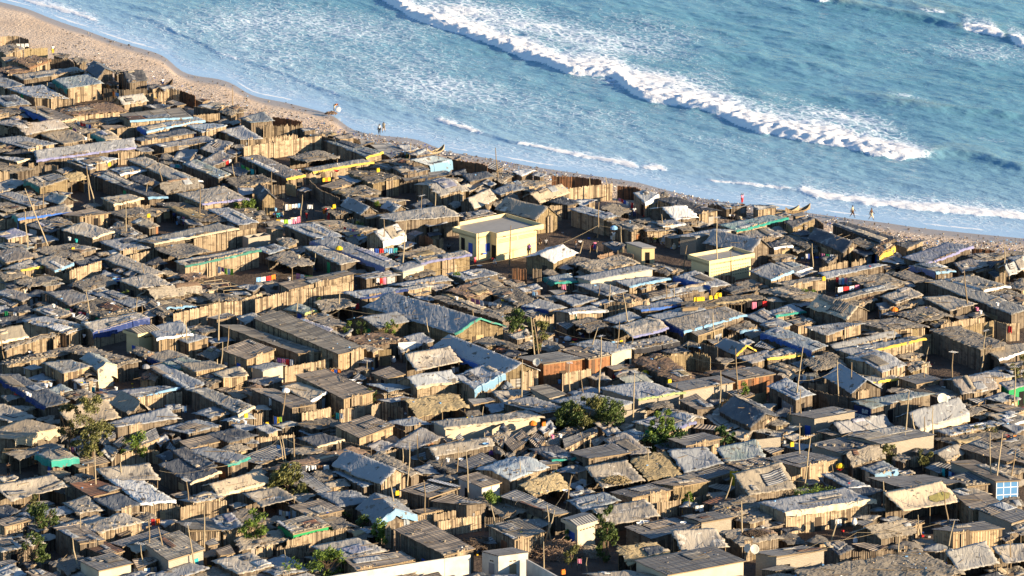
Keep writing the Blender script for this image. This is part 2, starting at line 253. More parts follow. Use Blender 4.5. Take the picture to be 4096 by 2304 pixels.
# ---------------------------------------------------------------- shacks: tile, left / front / right roof corner, roof, wall, options | own label
SHACKS = '''
A -60 475 60 530 245 485 hd p | straw-roofed hut directly below the white cloth on the topmost fence
A 135 605 300 662 512 598 hr p h2.3 e=brown | red-brown thatched hut with an open front beside the topmost stick fence
A -80 690 100 735 340 698 hr q
A 135 755 235 800 860 715 tt q | long dusty roof with a dark patch behind the square grey-green hut near the beach
A 535 795 680 888 1035 835 tn p h2.6 l=teal | square hut with a smooth grey-green tarpaulin roof and a mast nearest the far beach
A 865 700 980 785 1140 720 td q h2.6 g1 | bulging black tarpaulin tent at the beach edge behind the grey-green hut
A 1180 745 1300 825 1490 800 td q h2.5 g2 | ragged black tarpaulin hut beside the prow of the dark boat
A 75 875 345 990 690 978 tg p n8 | long flat hut with one slack pale patch in front of the grey-green hut
A -100 970 60 1068 310 1045 tg q
A 205 1085 540 1228 772 1200 cb q e=cream l=blue | long brown tin-roofed shack with a torn blue sheet on its shaded side
A 555 1090 740 1160 1265 1095 hr p | long low thatch with bare branches laid over it, above the open porch
A 1130 1022 1250 1055 1490 1012 tt p g2 | small sagging tan roof against the tall stick fence behind the boat
A 1195 1140 1310 1222 1935 1172 cp p h2.4 e=sky | wide ribbed roof with a crumpled white sheet and a light blue corner
A 1400 1280 1480 1318 2052 1206 ts p e=sky l=blue | long low roof under washed-out blue sheeting with a bright blue side
A 1880 1268 2030 1318 2290 1275 ts p h2.2 | small hut under a whitish blue sheet with lit palings at its corner
A -80 1225 130 1280 358 1250 tr p
A 60 1305 270 1352 690 1285 tr q g2 G1.0 | brown canvas ridge roof with clothes drying past its right end
A 400 1345 640 1449 905 1395 tc q | roof under crumpled striped pale cloth with washing at its edge
A -80 1400 280 1490 560 1445 tg p
A 920 1335 1065 1415 1222 1392 tc p l=green | little hut under a pale folded sheet held by a leaning pole
A 1310 1392 1420 1425 1965 1330 td p
X 150 425 260 492 485 440 tb q h2.4 | blue-draped hut beside the notched yellow-lit fence by the beach
X -60 360 60 400 200 345 ht q | hut with long sticks piled on its roof at the beach edge
X 1015 672 1425 812 1588 786 tn p e=yellow | narrow row hut with an orange-yellow sheet on its seaward end under the fence planks
X 640 812 830 866 1145 808 hd o h2.1 o | straw shade with a pinkish board on top in the walled yard
X 790 938 890 968 1475 872 tt p e=yellow b1 | long hut with a bright orange-yellow sheet along its whole front edge
X 160 828 620 1038 802 1005 tr q e=yellow | long tan row roof ending in an orange-yellow flap beside the hung washing
X 1870 852 2060 905 2285 852 tb q h2.4 t0.9 e=sky E1.6 | beach-side hut with a big slanting light blue sheet down its front
X 1680 932 1800 992 2055 952 td q h2.2
X 1240 972 1485 1062 1768 1032 hd r h2.7 n4 d | thatched hut with a tall lit reed wall and a small blue window
X 1130 1022 1290 1078 1385 1060 tg q
X 960 1112 1070 1152 1295 1092 cb q
X 1080 1152 1230 1216 1562 1172 ht q h2.1
X 0 1035 120 1112 480 1060 hd p
X 280 1165 370 1262 512 1246 td r h2.3 g1 | small dark ridge hut with coloured tubs along its reed wall
X 1910 1095 2170 1218 2430 1160 tt p h2.2 g2 G.8 | low hipped tan roof with a pinkish rag on it near the standing person in white
X 2170 1042 2260 1072 2392 1046 ht q
X 2390 1002 2460 1062 2700 1020 td q
X 1390 1245 1600 1300 1842 1272 tc q
X 1570 1332 1700 1372 1832 1342 tg q g1 G.8
X 1160 1312 1370 1402 1535 1372 tg q g1
X 980 1332 1110 1392 1262 1370 hd q | low clutter-strewn roof hung with small coloured rags beside the white bed sheet
B 325 112 375 198 1365 72 tg q g2 G.8 e=purple | very long hut whose grey cover ends in a faded purple hem
B -80 172 170 208 285 192 tg q e=cream
B 725 195 890 242 1195 200 tw p h2.3 | hut under a rumpled blue-white plastic sheet
B 675 218 900 298 965 280 tg q
B 1095 292 1215 336 1480 302 ts p e=white | light blue roof with a white plastic hem beside stacked containers
B 1270 192 1830 440 2020 412 tt q h2.4 e=white | longest grey wrinkled row roof, ending in a white flap
B 905 332 1500 582 1665 560 td q h2.2 e=sky | long blue-black row along the dark yard with a pale blue end
B 1540 482 1680 522 2040 470 hd q g2 G1.1 h2.3 | dark ribbed straw gable with a pale plank on its end
B 1290 382 1440 442 1560 402 td q
B 1840 238 2200 386 2322 342 tn q h2.3 | long sea-green crumpled roof beside pink and red washing
B 240 402 400 468 692 395 tt r h2.6 l=green | reed hut with bright green cloth under its roof, facing the dark yard
B 650 332 712 402 862 382 hs o h2.2 t.6 o | straw lean-to on posts joined to the reed hut with green cloth
B 450 602 600 642 755 612 tn q g1 G.9 h1.8 | low dark green tent beside the two tall leaning poles
B 1020 582 1150 642 1428 592 tc p h2.2 e=cream | cream canvas hut with stones along its back edge by the dark yard
B 1780 532 2030 645 2492 582 tt p h2.4 e=purple | broad flat canvas roof with a violet hem beside the small round green tree
B -60 545 300 668 482 640 tg q
B -100 642 60 704 262 672 hd o o
B 125 742 190 802 722 712 tt p e=blue l=green | hut hung with green and bright blue sheeting below the two leaning poles
B 620 742 800 776 1112 728 cb k h2.2 | plywood hut with an orange-lit board front and a tan awning
B 1080 712 1250 772 1562 742 hd q
B 430 812 620 872 772 832 hd q
B -80 942 80 992 302 942 tp p h2.4 | hut under a pale violet sheet at the frame edge
B -80 1055 120 1110 342 1080 tn q
B 620 902 930 988 1137 912 tt q e=cream h2.4 | dark-walled hut with a cream front flap near a red-clothed figure
B 1320 822 1500 892 1602 852 tc q | mound of cream rags and sacks on a low hut beside the crowded yard
B 1580 622 1980 802 2288 802 hd q
B 2090 692 2400 852 2602 832 tg q
B 1370 1002 1550 1046 2372 882 tt q b1 h2.4 e=cream | very long pale canvas roof with a cream hem above the tall lit fence
B 1570 1082 1790 1172 2097 1116 hd o o h2.3 | tattered straw shade on posts beside the tall lit fence
B 360 1102 640 1172 982 1092 hd q
B 1000 1012 1200 1112 1512 1080 tg q
B 1090 872 1360 1002 1472 952 hd q
B 20 1285 210 1318 477 1246 tt p e=yellow
B 350 1212 550 1308 742 1242 tt p e=sky | tan roof with a light blue flap next to pointed fence tops
B -80 1130 60 1232 352 1172 tr p
B 1760 1222 1860 1260 2620 1108 tt p b1 h2.4 e=green | long hut with a vivid green and sky blue cloth hem and lit paling wall
B 1040 1192 1500 1380 1652 1332 tt q
B 1190 1402 1400 1500 1722 1442 tt q h2.3 | smooth tan canvas roof with metal bowls beside its ridge
B 150 1412 300 1462 602 1392 hd o o
B 700 1432 850 1500 1172 1422 hd q
B 1800 1352 1900 1402 2062 1372 hr q
C 275 852 590 988 882 965 tg q h2.3 | low two-part grey roof below the row of washing in the open yard
C 565 1012 1300 1296 1482 1250 tg q h2.3 l=purple | longest row hut with a violet cover, running down to the covered bowl-shaped boat
C 1105 952 1280 1026 1502 950 tw p h2.6 e=white E1.0 g2 | hut heaped with cream-white canvas, its front sheet hanging in folds
C 480 1077 850 1245 1022 1220 tt q h2.3
C 110 1162 360 1272 582 1222 hd o o
C 0 1092 130 1142 312 1092 tb q
C 1215 742 1400 826 2062 752 tt q h3.0 b1 | wide smooth tan-roofed dark plank house with a television mast, left of the big yellow hall
C 1640 802 1740 866 1912 832 tg o h2.2 o | torn canvas awning in front of the wide dark plank house
C 1420 1132 1560 1182 1902 1110 ht q
C 1590 1192 1660 1236 2162 1150 tt r b1 h2.4 e=purple | thin violet hem and tall lit paling wall on a hut beside the big yellow hall
C 1360 1282 1480 1326 1702 1256 tg m h2.2
C 220 1452 330 1495 1000 1352 cb p h2.3
C 1000 1362 1110 1402 1432 1340 tg q | low roof carrying a white board above blue and white hung cloth
C 2055 622 2200 692 2422 592 tt q g2 G1.0 h2.3 | bundle-like tan tent behind the big yellow hall
D -170 702 240 796 476 762 tt r g1 G1.6 h2.2 | long striped arched tent whose cream end faces the sandy square
C 2040 742 2100 792 2402 742 tr q
C 2370 502 2460 562 2720 470 tg q
C 1370 1442 1480 1475 1982 1400 tg q
C 1920 1342 2100 1404 2452 1350 tg q
C 2100 1432 2350 1530 2562 1482 hd q
C 205 1002 300 1062 422 1022 hd r
D 0 322 100 352 222 310 tw q | round white-draped hut at the edge of the beach
D -60 442 150 492 357 430 ht p
D 100 582 280 634 582 532 tc q g2 G1.0 | cream canvas hut with deep slanting folds behind the person in white
D 380 612 560 662 682 620 td q
D 580 692 930 792 1072 762 tg p h2.5 | grey row hut with tall brown paling wall along the sandy square
D 895 672 1080 742 1192 700 hd o o t.7 h2.0 | slanting brown awning under the yellow and white bundle
D 930 802 1200 902 1332 862 hd p h2.2
D 1220 542 1340 612 1472 560 tw p h2.5 e=white E.9 | small square hut draped in white plastic by the washing line
D 1450 592 1880 734 2082 712 td p h2.3 | dark row hut with a lit rounded end nearest the litter bank
D 1385 692 1640 800 1872 782 tw q h2.1 g2 | flattened white canvas roof in front of the dark row hut
D 1410 822 1520 872 1737 846 tr q e=white
D 1650 802 1740 852 1882 816 hd q
D 2080 862 2260 906 2762 792 te p h2.4 e=teal | long roof with sea-green netting beside the beached boats
D 1670 962 1855 978 2227 906 tg b h2.7 d | grey block-walled house on the sandy square
D 1930 1040 2400 1135 2602 1085 tr q g1 G1.6 h2.1 | long brown striped gable tent behind the smaller yellow hall
D 2250 912 2420 1006 2722 962 tr q
D 130 1172 420 1230 652 1136 tw r g2 G.8 h2.4 | white patched canvas tent in front of the big yellow hall
D 910 1052 1040 1112 1142 1062 td q h1.8
D 490 1207 650 1252 832 1210 hd q
D 655 1242 830 1334 1262 1230 ht q h2.2
D 640 1377 790 1416 1432 1290 tg m b1 h2.5 | long cream block row with a grey flat roof in front of the yellow kiosk
D 1030 1422 1180 1462 1572 1400 tg p e=sky
D 335 1372 440 1434 652 1410 tn q e=teal l=teal | small hut with a dark green hem at the corner of a fenced lane
D 1640 1362 2000 1482 2192 1440 tg q l=blue E.9 | grey roof with a deep blue sheet hanging on its shaded side
D 1320 1262 1560 1344 1702 1302 hd q
E -190 962 30 1050 247 966 tg p h2.4 e=sky | smooth grey roof with a light blue strip at its front corner
E 75 892 270 970 432 940 tt p e=white
E 640 502 1180 684 1312 642 td q h2.4 | long black bulging roof directly under the two walkers on the beach
E -60 572 30 622 192 570 tr p
E 170 482 250 516 472 442 td r h2.6 | reed hut with upright poles beside the beached boats
E 100 622 390 724 547 690 hd p
E 230 582 330 612 462 590 td q
E 400 632 760 774 917 702 td q h2.1 g1 | long low roof half white cloth and half black sheet
E -40 692 60 738 247 702 td p e=white
E 830 752 980 822 1132 762 td q
E 790 652 1000 732 1202 690 hd q
E 1050 722 1125 794 1272 712 hr p h2.4 e=yellow E1.2 | hut with one bright yellow straw wall near the beach
E 1260 702 1400 722 1577 666 td p h2.2 | black-roofed hut beside the hut with the yellow wall
E 1355 832 1590 886 2052 722 tp q h2.5 e=purple b1 | long hut under a violet-blue cover, gable to the beach
E 1110 842 1300 902 1442 882 tw q
E 1440 902 1690 984 1872 952 tc q h2.3 e=sky l=purple | hut with a bright light blue curtain at its front corner
E 520 992 600 1026 1177 912 tg q
E 830 1032 1080 1140 1387 1080 ht q h2.2
E 1230 977 1480 1068 1642 1050 hd q
E 60 1092 220 1114 602 1040 tt p h2.3 | tan roof with lit bark wall and a yellow cloth at its corner
E -100 1152 300 1240 572 1202 hd q h2.4
E 660 1222 730 1258 1302 1118 tt q b1 h2.2
E 1140 1217 1290 1292 1562 1200 tt q h2.1
E 1560 1242 1830 1352 2092 1306 tt q h2.3 | flattest big tan roof with two pale stains in its middle
E 1600 1078 2450 1392 2640 1352 tt q h2.4 | very long tan row roof with a blue patch near its end
E 1790 1042 2170 1155 2422 1112 tt q h2.5 e=white l=white n18 | stone-dotted roof with white plastic edges
E 2210 1182 2500 1310 2702 1262 hd q
E 405 1332 790 1449 1012 1366 tc q g1 G1.2 h2.3 | wrinkled cream gable canvas with an open dark end beside the olive bush
E 1290 1382 1520 1472 1832 1400 hd o o
E 1870 882 1960 982 2232 902 tr q
E 2320 932 2430 1015 2622 922 tw o o g2 G1.0 h2.4 | bulky white canvas canopy on posts
E 2020 802 2150 852 2402 812 hd q
E 2400 832 2500 872 2702 832 tg p
E 2400 1092 2550 1152 2702 1110 hd q
I 890 112 1180 194 1602 166 hd p h2.2
I 375 197 585 240 952 160 tg k h2.6 | tidy box hut with a grey cover and warmly lit plank wall
I -80 152 60 202 237 156 tg p
I -60 32 80 78 367 10 tg p e=teal
I -60 242 440 424 592 360 tb q h2.4 l=blue | row hut wrapped in crumpled blue sheeting on its shaded side
I 560 392 690 414 1322 272 tg q g2 G.6
I 700 412 850 446 1572 306 tg p b1 h2.7 e=yellow d | hut with a brilliant yellow hem and lit reed wall with a dark doorway
I 790 482 1150 640 1392 560 tg p h2.6 g2 G.5 | broad hipped grey roof in front of the hut with the yellow hem
I 1380 542 1450 604 1627 562 ht r h2.2 | small round thatched hut beside the large empty yard
I 1640 202 2140 394 2402 352 hd q h3.2 | tall dark plank wall and rough roof closing the large empty yard
I -80 442 -10 508 392 430 tt q e=yellow | tan roof with a sagging yellow hem
I 345 502 490 612 782 540 ht o o h2.3
I 570 682 840 840 1152 802 tg q g1 G1.5 h2.3 | steep ridge tent with an orange-tan fringe on its gable
I 960 682 1050 744 1302 690 tt q e=yellow | low roof with a crumpled yellow flap behind the ridge tent with the orange fringe
I 1300 692 1490 758 1747 706 cd p h2.2 
I 1750 712 1960 852 2322 802 tr q g2
I 2020 667 2210 724 2472 670 tg p
I 2330 742 2420 804 2642 760 tr g h2.4 | hut with a dark green sheet wall
I 2175 412 2330 488 2702 400 tc q h2.4 e=white | hut with clean white canvas edge above the red tub
I 0 762 280 912 462 850 tg q h2.5 | ribbed low roof of loose boards over a paling hut
I 215 1057 468 1105 897 1025 cd b h2.7 | plain cement-block house with a dark tin roof left of the blue bar wall
I 850 942 1040 984 1652 860 tn n h2.6 | teal-patched bar with a dark blue wall lettered in white
I 1300 1082 1530 1210 2027 1052 tg q g2 G1.3 h2.4 e=cream E1.0 | very large crumpled grey tent behind the two pale dishes
I 1760 962 2000 1054 2172 1010 hd o o h2.4
I 590 1192 740 1256 1242 1170 tr q g2 G1.0
I 780 1265 1140 1358 1692 1266 cg b h3.0 W | largest cement-block house with a ribbed grey tin roof and a small barred window
M 420 122 740 220 1132 132 cd b h2.5 n18 | low block row with scattered stones on its ribbed dark roof
I 2140 982 2440 1064 2652 1020 cb q
I 2200 1072 2430 1164 2642 1110 tc q e=white
I 1690 1222 1830 1264 2382 1160 tg p n8
M 1900 142 2400 312 2652 240 cb q h2.5
M 1605 232 1800 292 1992 206 tt p g2 G.6
I -60 1122 80 1162 222 1120 hd q
I 0 572 200 642 312 600 hd q
F -60 92 230 172 347 120 tr q
F 80 242 185 294 357 260 td p
F 225 372 670 494 892 432 tg p n14 | stone-weighted roof with a green mesh corner and pointed lit palings
F 330 252 560 342 742 290 tt q
F 450 92 700 202 972 150 tr q h2.3 | reddish rag-covered roof with a blue cloth bundle near the leaning mast
F 830 402 940 470 1482 340 tt p b1 h2.4 e=navy E1.1 | hut with a deep navy blue sheet hanging along its whole front
F 740 212 1050 332 1342 252 hd q h2.2 n10 | litter-covered roof above the row of red and white washing
F 930 102 1330 232 1492 190 tg q
F 1440 92 1566 137 2042 72 ht q h2.3 g2
F 1340 132 1640 332 1742 290 hd q
F 1500 172 1690 234 1967 210 hd q e=sky
F 2040 92 2150 152 2442 150 hd p h2.3
F -140 502 -20 588 267 525 tc p h2.4 g2 e=cream | rounded cream canvas roof with a white hem at the frame edge
F 40 612 60 636 547 505 hd p b1
F 1480 432 1590 550 1925 490 tg k h3.0 e=white | smooth grey slab roof with a white lip joined to the yellow gatehouse
F 1725 537 1895 584 2112 542 tg k h2.4 | grey-roofed plank hut with a green door beside washing tubs
F 1450 722 1630 790 1882 722 tt q l=navy | hipped dusty roof with a dark navy side below the yellow gatehouse
F 1310 667 1460 728 1547 690 hd q n6
F 1630 792 1800 852 2022 782 tn q l=teal e=green | low grey-green covered box wrapped in green cloth
F 1800 802 1970 870 2277 832 tt k h2.6 | tan flat-roofed plank hut next to the low green-wrapped box
F 2145 882 2240 954 2502 906 tc k h2.4 | cream sagging roof with a white rag on it and long lit board wall
F 2210 657 2480 760 2772 656 cb k h2.6 | slanting brown ribbed shed in front of the two longest tin roofs
G -395 412 420 694 652 682 cp k h2.4 | lower of the two longest pale tin roofs
G -20 342 825 710 1102 638 cp k h3.1 | upper of the two longest pale tin roofs, ending in one silvery sheet
F 0 777 90 804 862 640 hd p b1 n20 | narrow roof edged with a line of stones behind the tan square hut
F 690 662 1190 806 1412 770 hd q h2.5 n16 | broad rough roof weighted with rows of stones behind the green ridge tent
F 435 797 640 884 917 832 tt k h2.7 | tan square hut with a smooth roof and grey plank side
F 815 742 985 860 1152 815 tn m g1 G.5 h2.7 e=cream E1.9 | green canvas hut with a lit cream cloth end wall
F 790 882 870 914 1037 882 hd o o h2.0
F -60 922 460 1224 702 1192 td q h2.5 l=navy | very long blue-black row roof with yellow clothes on its shaded side
F 450 1062 560 1112 722 1062 tn q
F 290 1012 400 1052 502 1012 tg q
F 630 1092 760 1152 962 1112 hd q
F 1190 1082 1390 1124 1792 1050 tg q b1 e=sky
F 1480 832 1890 1054 2057 1010 tg q h2.2
F 1400 922 1560 962 1662 910 hr k | tiny hut with reddish rags and an orange-lit plank front
F 1115 1192 1300 1292 1512 1262 ht q g1 G1.3 h2.0 | small steep straw-ribbed gable beside the leafy tall tree
F 590 1252 740 1449 1202 1342 tc o o t1.2 h2.4 | huge cream canvas awning seen through the tall leafy tree
J -200 22 145 84 602 -62 tc q h3.0 e=cream E1.2 | big sand-coloured tent with a steep lit front at the frame edge
F 1050 1382 1180 1452 1802 1330 tg q h2.3 | long roof part tan sheet, part dark boards beside the small steep gable
F 1915 1072 2400 1292 2552 1242 tt q h2.4 e=cream | row roof ending in a cream sack-like flap
F 1945 1292 2120 1348 2342 1290 tg q
F 1975 942 2100 1004 2242 962 hd q
F 1640 1442 1900 1500 2232 1420 tg q
F 2230 1362 2300 1392 2562 1330 tb q
F 1880 432 2000 492 2192 462 hd q l=teal
F 2070 332 2180 362 2402 322 cg q
F 2390 342 2470 392 2622 330 tt q
F 2415 1062 2540 1112 2702 1060 hr k
G 600 172 690 264 987 212 ht o o h2.3 | shaggy thatched shade beside a leaning thick post and the red rag
G 280 242 490 297 622 252 tn p e=lime | low hut with a faded green sheet and bright lime hem
G 20 290 150 330 300 300 hd q
G 510 312 740 422 922 402 hd q h2.2
G 375 372 680 502 772 460 tp q h2.2 | violet-white crumpled sheet roof between stick fences
G 870 92 1050 134 1502 62 tg q h2.5 e=navy b1 | flat grey roof with a navy and red hem behind the biggest grey tent
G 1440 42 1530 62 1782 20 tt p h2.3
G 1100 222 2000 494 2502 422 tg r g1 G1.5 h2.5 e=green | biggest grey ridge tent with a pale lit gable and bright green corner
G 935 352 1230 432 1552 376 tg r g2 G.8 h2.3 | rounded smooth grey tent at the foot of the biggest ridge tent
G 900 532 1150 622 1502 560 hr q h2.3 n8 | rag and board covered roof with a bright blue bundle on it
G 1490 532 1620 622 1792 572 tg q
G 1770 622 2500 908 2856 872 tg r g1 G1.3 h2.4 l=blue | second biggest ridge tent, blue-streaked, with a green rag knot at its far end
G 1500 702 1620 866 2057 782 tt o o t1.0 h2.3 | sagging sand-coloured canopy in front of the blue-streaked ridge tent
G 2000 932 2200 1046 2492 912 tg p h2.5 e=sky E1.0 | grey roof with a big pale violet-white sheet falling down its front
G 1430 972 1620 1036 2042 972 tg p h2.4 g2 e=cream | low grey mound roof with a cream rolled hem
G 1110 1012 1340 1064 1602 1040 tb q
G 1155 887 1310 958 1502 902 cb p h2.0 | small isolated ribbed roof in the lane below the canopy
G 1030 622 1180 672 1242 650 ht k h2.5 d
G -60 832 70 864 292 812 tg m h2.3 | low hut with a lit whitewashed front next to the lane fence
G 260 1042 540 1165 712 1096 tc q h2.4 e=white | cream canvas slope with a white sack edge joined to the brown tin roof
G 390 917 880 1154 1192 1082 cb k h2.7 | large brown tin roof of overlapping sheets beside the cream canvas slope
G -60 1062 360 1242 592 1212 cb q h2.5 | brown board roof over a long fence with a white cloth on a stick
G 1510 1162 1640 1312 2122 1230 hs o o t.9 h2.2 | wide straw-covered shade with a golden shaggy surface
G 790 1437 1040 1545 1392 1420 cb k h2.6 | brown tin roof with one pale ribbed sheet and lit plank gable
G 1770 1382 1900 1446 2880 1330 tt m b1 h2.4 e=cream | very long roof with a cream cloth hem leading to the dense green trees
G 1290 1382 1500 1430 1782 1400 tg q
G 1930 42 2120 124 2382 70 hr q h2.3 | shaggy brown thatch above pink and grey washing
H -200 72 60 204 242 152 hd q
G 1780 122 2480 354 2602 332 hd q h2.3
G 2190 562 2330 614 2502 582 ht r h2.0
G 400 1392 560 1449 880 1400 hd q
H 95 212 370 274 542 222 tg q l=navy
H 420 132 620 204 862 162 tg q
H 650 12 950 112 1162 72 tg q
H 1000 122 1160 188 1292 142 hd p
H 1320 102 1400 162 2002 50 tg q b1 g2 G.5
H 425 262 570 294 932 252 tg p h2.5 e=white S | shop hut with a green lettered front and a white canvas hem
H 610 377 780 468 962 412 hd o o h2.1 | ragged litter-covered awning in front of the green lettered shop
H 915 347 1040 400 1302 330 tg q
H 1015 427 1210 535 1567 440 tt o o h2.7 g2 G.4 e=purple | square tan canopy with a violet side and a mast standing before it
H 1380 322 1530 372 1942 260 tg q h2.4 | grey roof carrying a broken wooden chest
H 1525 367 1730 470 2342 316 tt q h2.6 b1 e=sky l=navy | widest smooth tan roof with a bright light blue strip along its front corner
H 1755 467 1870 515 2137 430 cp r h2.3 d | small pale tin-roofed hut with a green door in front of the widest tan roof
H 1200 222 1300 272 1762 190 tg q e=blue b1
H 1700 182 1850 226 2562 130 hd o o b1 h2.4 | long dark thatch with yellow jerrycans lying on it
H 2160 422 2290 478 2482 430 hd p e=sky
H 2050 632 2260 706 2452 662 tg q g1 G.9 e=yellow | little hipped roof with a long yellow flap
H 2270 742 2420 790 2702 710 tr q
H 45 737 315 806 727 746 cg s h2.9 | grey tin house with rust-red sheet walls by the tall thin tree
H 480 662 770 756 1002 710 cb s h2.8 n8 | tin shed with a rust-orange wall joined to the grey tin house
H 605 602 1000 695 1222 645 tg m h2.9 | grey folded roof above a lit whitewashed plank wall
H 1070 602 1230 656 1672 572 tg q b1 e=black E.9 n10 | stone-edged roof with a hanging black mesh curtain
H 1220 742 1650 985 1902 945 hr q h2.1 | dark red-brown palm leaf roof with spiky edges beside the notched reed fence
H 950 992 1200 1030 1412 982 tn q g2 G.9 h1.9 | low tent of bright green canvas with cables passing over
H 890 1042 1270 1156 1712 1086 tg b h2.6 e=lime | dark dusty roof with a long pale lime-green hem on block walls
H 1560 1002 1720 1072 2242 985 cd b h2.7 | dark ribbed roof over a long lit cement wall with a square opening
H 2080 892 2270 964 2652 900 cd s h2.8 | grey tin roof above pale planks and a rust-red panel
H 1970 882 2080 914 2422 850 hr q
H 165 1042 370 1146 552 1110 cp b h2.3 | small detached flat-roofed block hut near the masts
H 570 1092 700 1142 912 1082 tg q
H 410 1172 890 1276 1227 1190 tg b h2.6 | long wrinkled grey roof just behind the dense green trees
H -100 1182 310 1304 592 1260 tg q h2.4 n10
H 1675 1157 1860 1276 2037 1236 cb q h2.4 d | lone square tin-roofed hut with a thatch patch and dark doorway
H 1450 1312 1760 1404 1947 1350 tt q h2.3 g1 G.4
H 1225 1387 1550 1475 1842 1390 tg p h2.3 e=purple | grey roof with a long violet cloth joint behind the rooftop shrub
H 2080 1262 2400 1440 2702 1332 td q g1 G1.1 h2.2
H 1350 1212 1430 1256 1622 1216 hd o o h2.3
L 1560 72 1750 135 2112 62 cd q h2.4
H 2340 312 2560 422 2752 370 tg q
K 420 62 620 134 882 82 td q e=cream h2.2
K 95 342 240 380 1137 186 hr q b1 h2.4 e=black E.7 | long red-brown shingled roof with black plastic under its edge
K 765 332 1260 526 1542 420 tg p g1 G1.3 h2.5 | large ridged silver-grey tent crossed by mast shadows
K 1160 227 1560 434 1652 402 ht q h2.6
K 790 392 1080 545 1202 512 tb q h2.1
K 320 402 640 624 762 582 cg q
K 630 627 840 745 1172 690 tg q h2.2
K 1120 642 1440 725 1522 690 hd q
K 1445 587 1740 660 2052 556 cb q h2.6 w | brown tin roof with one bright white strip along its far edge
K 1755 682 2120 750 2332 702 cb q h2.5
K 2025 457 2270 556 2472 502 cb w h2.6 | brown tin hut with a whitewashed side wall
K 1700 292 1960 402 2202 362 hd q l=black
K 1990 312 2150 382 2432 282 cd q
K 1690 162 1800 244 2402 132 tt q b1 h2.4 g2 G.5
K 2215 372 2560 484 2942 352 ts p h2.4 g2 G.5 | shiny blue-white crumpled sheet over a paling hut
K -120 622 70 745 402 666 tt o o h2.4 | broad sand-coloured awning above a black opening
K -150 542 -30 592 142 562 tc m t.5
K 325 747 560 856 882 782 cb q h2.4 | rusty patchwork tin roof of crooked sheets
K 200 907 370 1026 747 936 cp g h2.4 n26 w | pinkish roof dotted with rows of stones with a white strip on one edge
K 620 862 800 962 987 932 hd q
K 1005 762 1210 926 1602 832 tg q g1 G1.3 h2.2 e=sky E.9 | rounded pearl-grey tent with a glossy pale corner beside pointed fences
K 560 1152 860 1290 1312 1192 tt q h2.3
K 870 1277 1010 1382 1602 1292 cb k h2.5 | brown tin sheets right behind the long white wall
K 1385 972 1890 1246 2207 1166 cb q h3.4 n4 | tall dark plank barn with a patched brown tin roof
K 2325 942 2600 1085 2916 1002 cp p h2.5 | pale ribbed tin roof beside the stick pile
K -50 1332 200 1455 532 1372 tg q
J 80 212 200 244 602 132 hd o o h2.3 | dark clutter-covered shade below the sand-coloured tent
J 370 207 525 296 767 242 tt q h2.6 e=teal l=teal E.8 | square hut ringed by a dark green cloth skirt
J -60 542 110 682 682 552 tt o o t.9 h2.4 | wide sand-coloured awning on posts with black shade under it
J 975 352 1090 490 1602 462 tt o o t.7 h2.5 | smooth beige awning pierced by two masts
J 705 537 940 644 1232 582 cr q h2.5 | red-brown tin roof right below the beige awning
J 1100 482 1420 704 1762 700 tw p h2.6 e=white | clean whitish sloping roof with one long black seam
J 940 682 1160 792 1422 722 td q h2.4
J 640 702 800 824 1032 772 tt q h2.3 n5
J 195 822 380 884 852 792 tg q
J -80 902 40 950 312 882 cb p h2.4
J 540 942 620 964 1062 862 tt q b1
J 780 942 1000 1020 1442 892 tt p h2.5 n6
J 540 962 800 1120 1062 1082 cb q h2.9 | sloping brown tin roof over a long dark plank side
J -100 1082 20 1186 442 1132 tt q h2.4 T | beige roof with three old tyres lying on it
J 850 1152 1060 1252 1252 1192 cr q h2.3
J 790 1292 990 1395 1337 1316 cd m h2.7 D | grey boxy block house with an upright lit wall beside the hung washing
J 510 1322 680 1398 902 1292 hd q
J 1435 1107 1690 1292 2062 1176 cp b h2.9 V | big ribbed tin house with a bright blue window shutter
J 1100 1112 1230 1154 1702 1012 cd q h2.3
J 1260 1122 1370 1205 1512 1166 tc o o h2.3 | small crumpled pink-beige canopy between masts
J 1595 332 1920 506 2212 402 td q h2.4 e=cream | dark wavy roof with an orange-tan board at its front corner
J 1725 192 2050 390 2182 342 td q h2.5
J 1870 192 2290 316 2512 260 tg q h2.4 e=teal | grey roof with a pale green end hem beside dark doorways
J 1795 92 1910 164 2212 92 cb q h2.3
J 2080 22 2300 92 2576 30 td q
J 1830 672 1940 714 2242 646 tg p b1 h2.4 n4 | narrow roof with stones over a tall curved paling wall
J 2030 542 2200 640 2702 500 tc q g2 G.8 e=cream h2.3 | dark canvas roof whose front half is clean cream cloth
J 1750 882 1890 990 2236 980 cp p h2.5 | flat beige tin roof next to pointed lit palings
J 2120 872 2240 992 2442 942 tg p h2.4
J 2290 802 2480 942 2702 902 hd q h2.3
J 2150 1292 2400 1425 2752 1342 tt q h2.3
J 1500 1442 1700 1500 2102 1370 tg q
J -100 1402 60 1480 272 1420 tw q
J 250 1412 420 1500 572 1449 cb q
J 1135 112 1200 162 1292 92 cb q
J 640 462 760 524 962 462 hd q
J -100 782 30 862 192 802 td q
L -80 102 10 192 192 62 cb q
L 180 167 400 286 662 250 td q e=teal
L 565 192 770 274 1192 202 cd q h2.4
L 920 62 1200 244 1402 192 tr q h2.1
L 1085 12 1260 84 1392 40 ts q
L 735 347 915 556 1322 486 tt o o t1.0 h2.4 Z | beige canopy with a golden heap of straw at its lower edge
L 1200 257 1375 478 1706 412 hs o o t.9 h2.4 | straw-matted slope joined to a blue-grey canvas slope
L 1570 197 1740 390 2112 322 tg o o t.9 h2.5 | blue-grey canvas slope crossed by white cords
L 2055 142 2150 302 2547 242 tn o o t.6 h2.4 | smooth pale green awning
L 100 497 215 630 562 536 hs o o t.7 h2.2 | small golden straw mat shade next to the beige canopy with straw
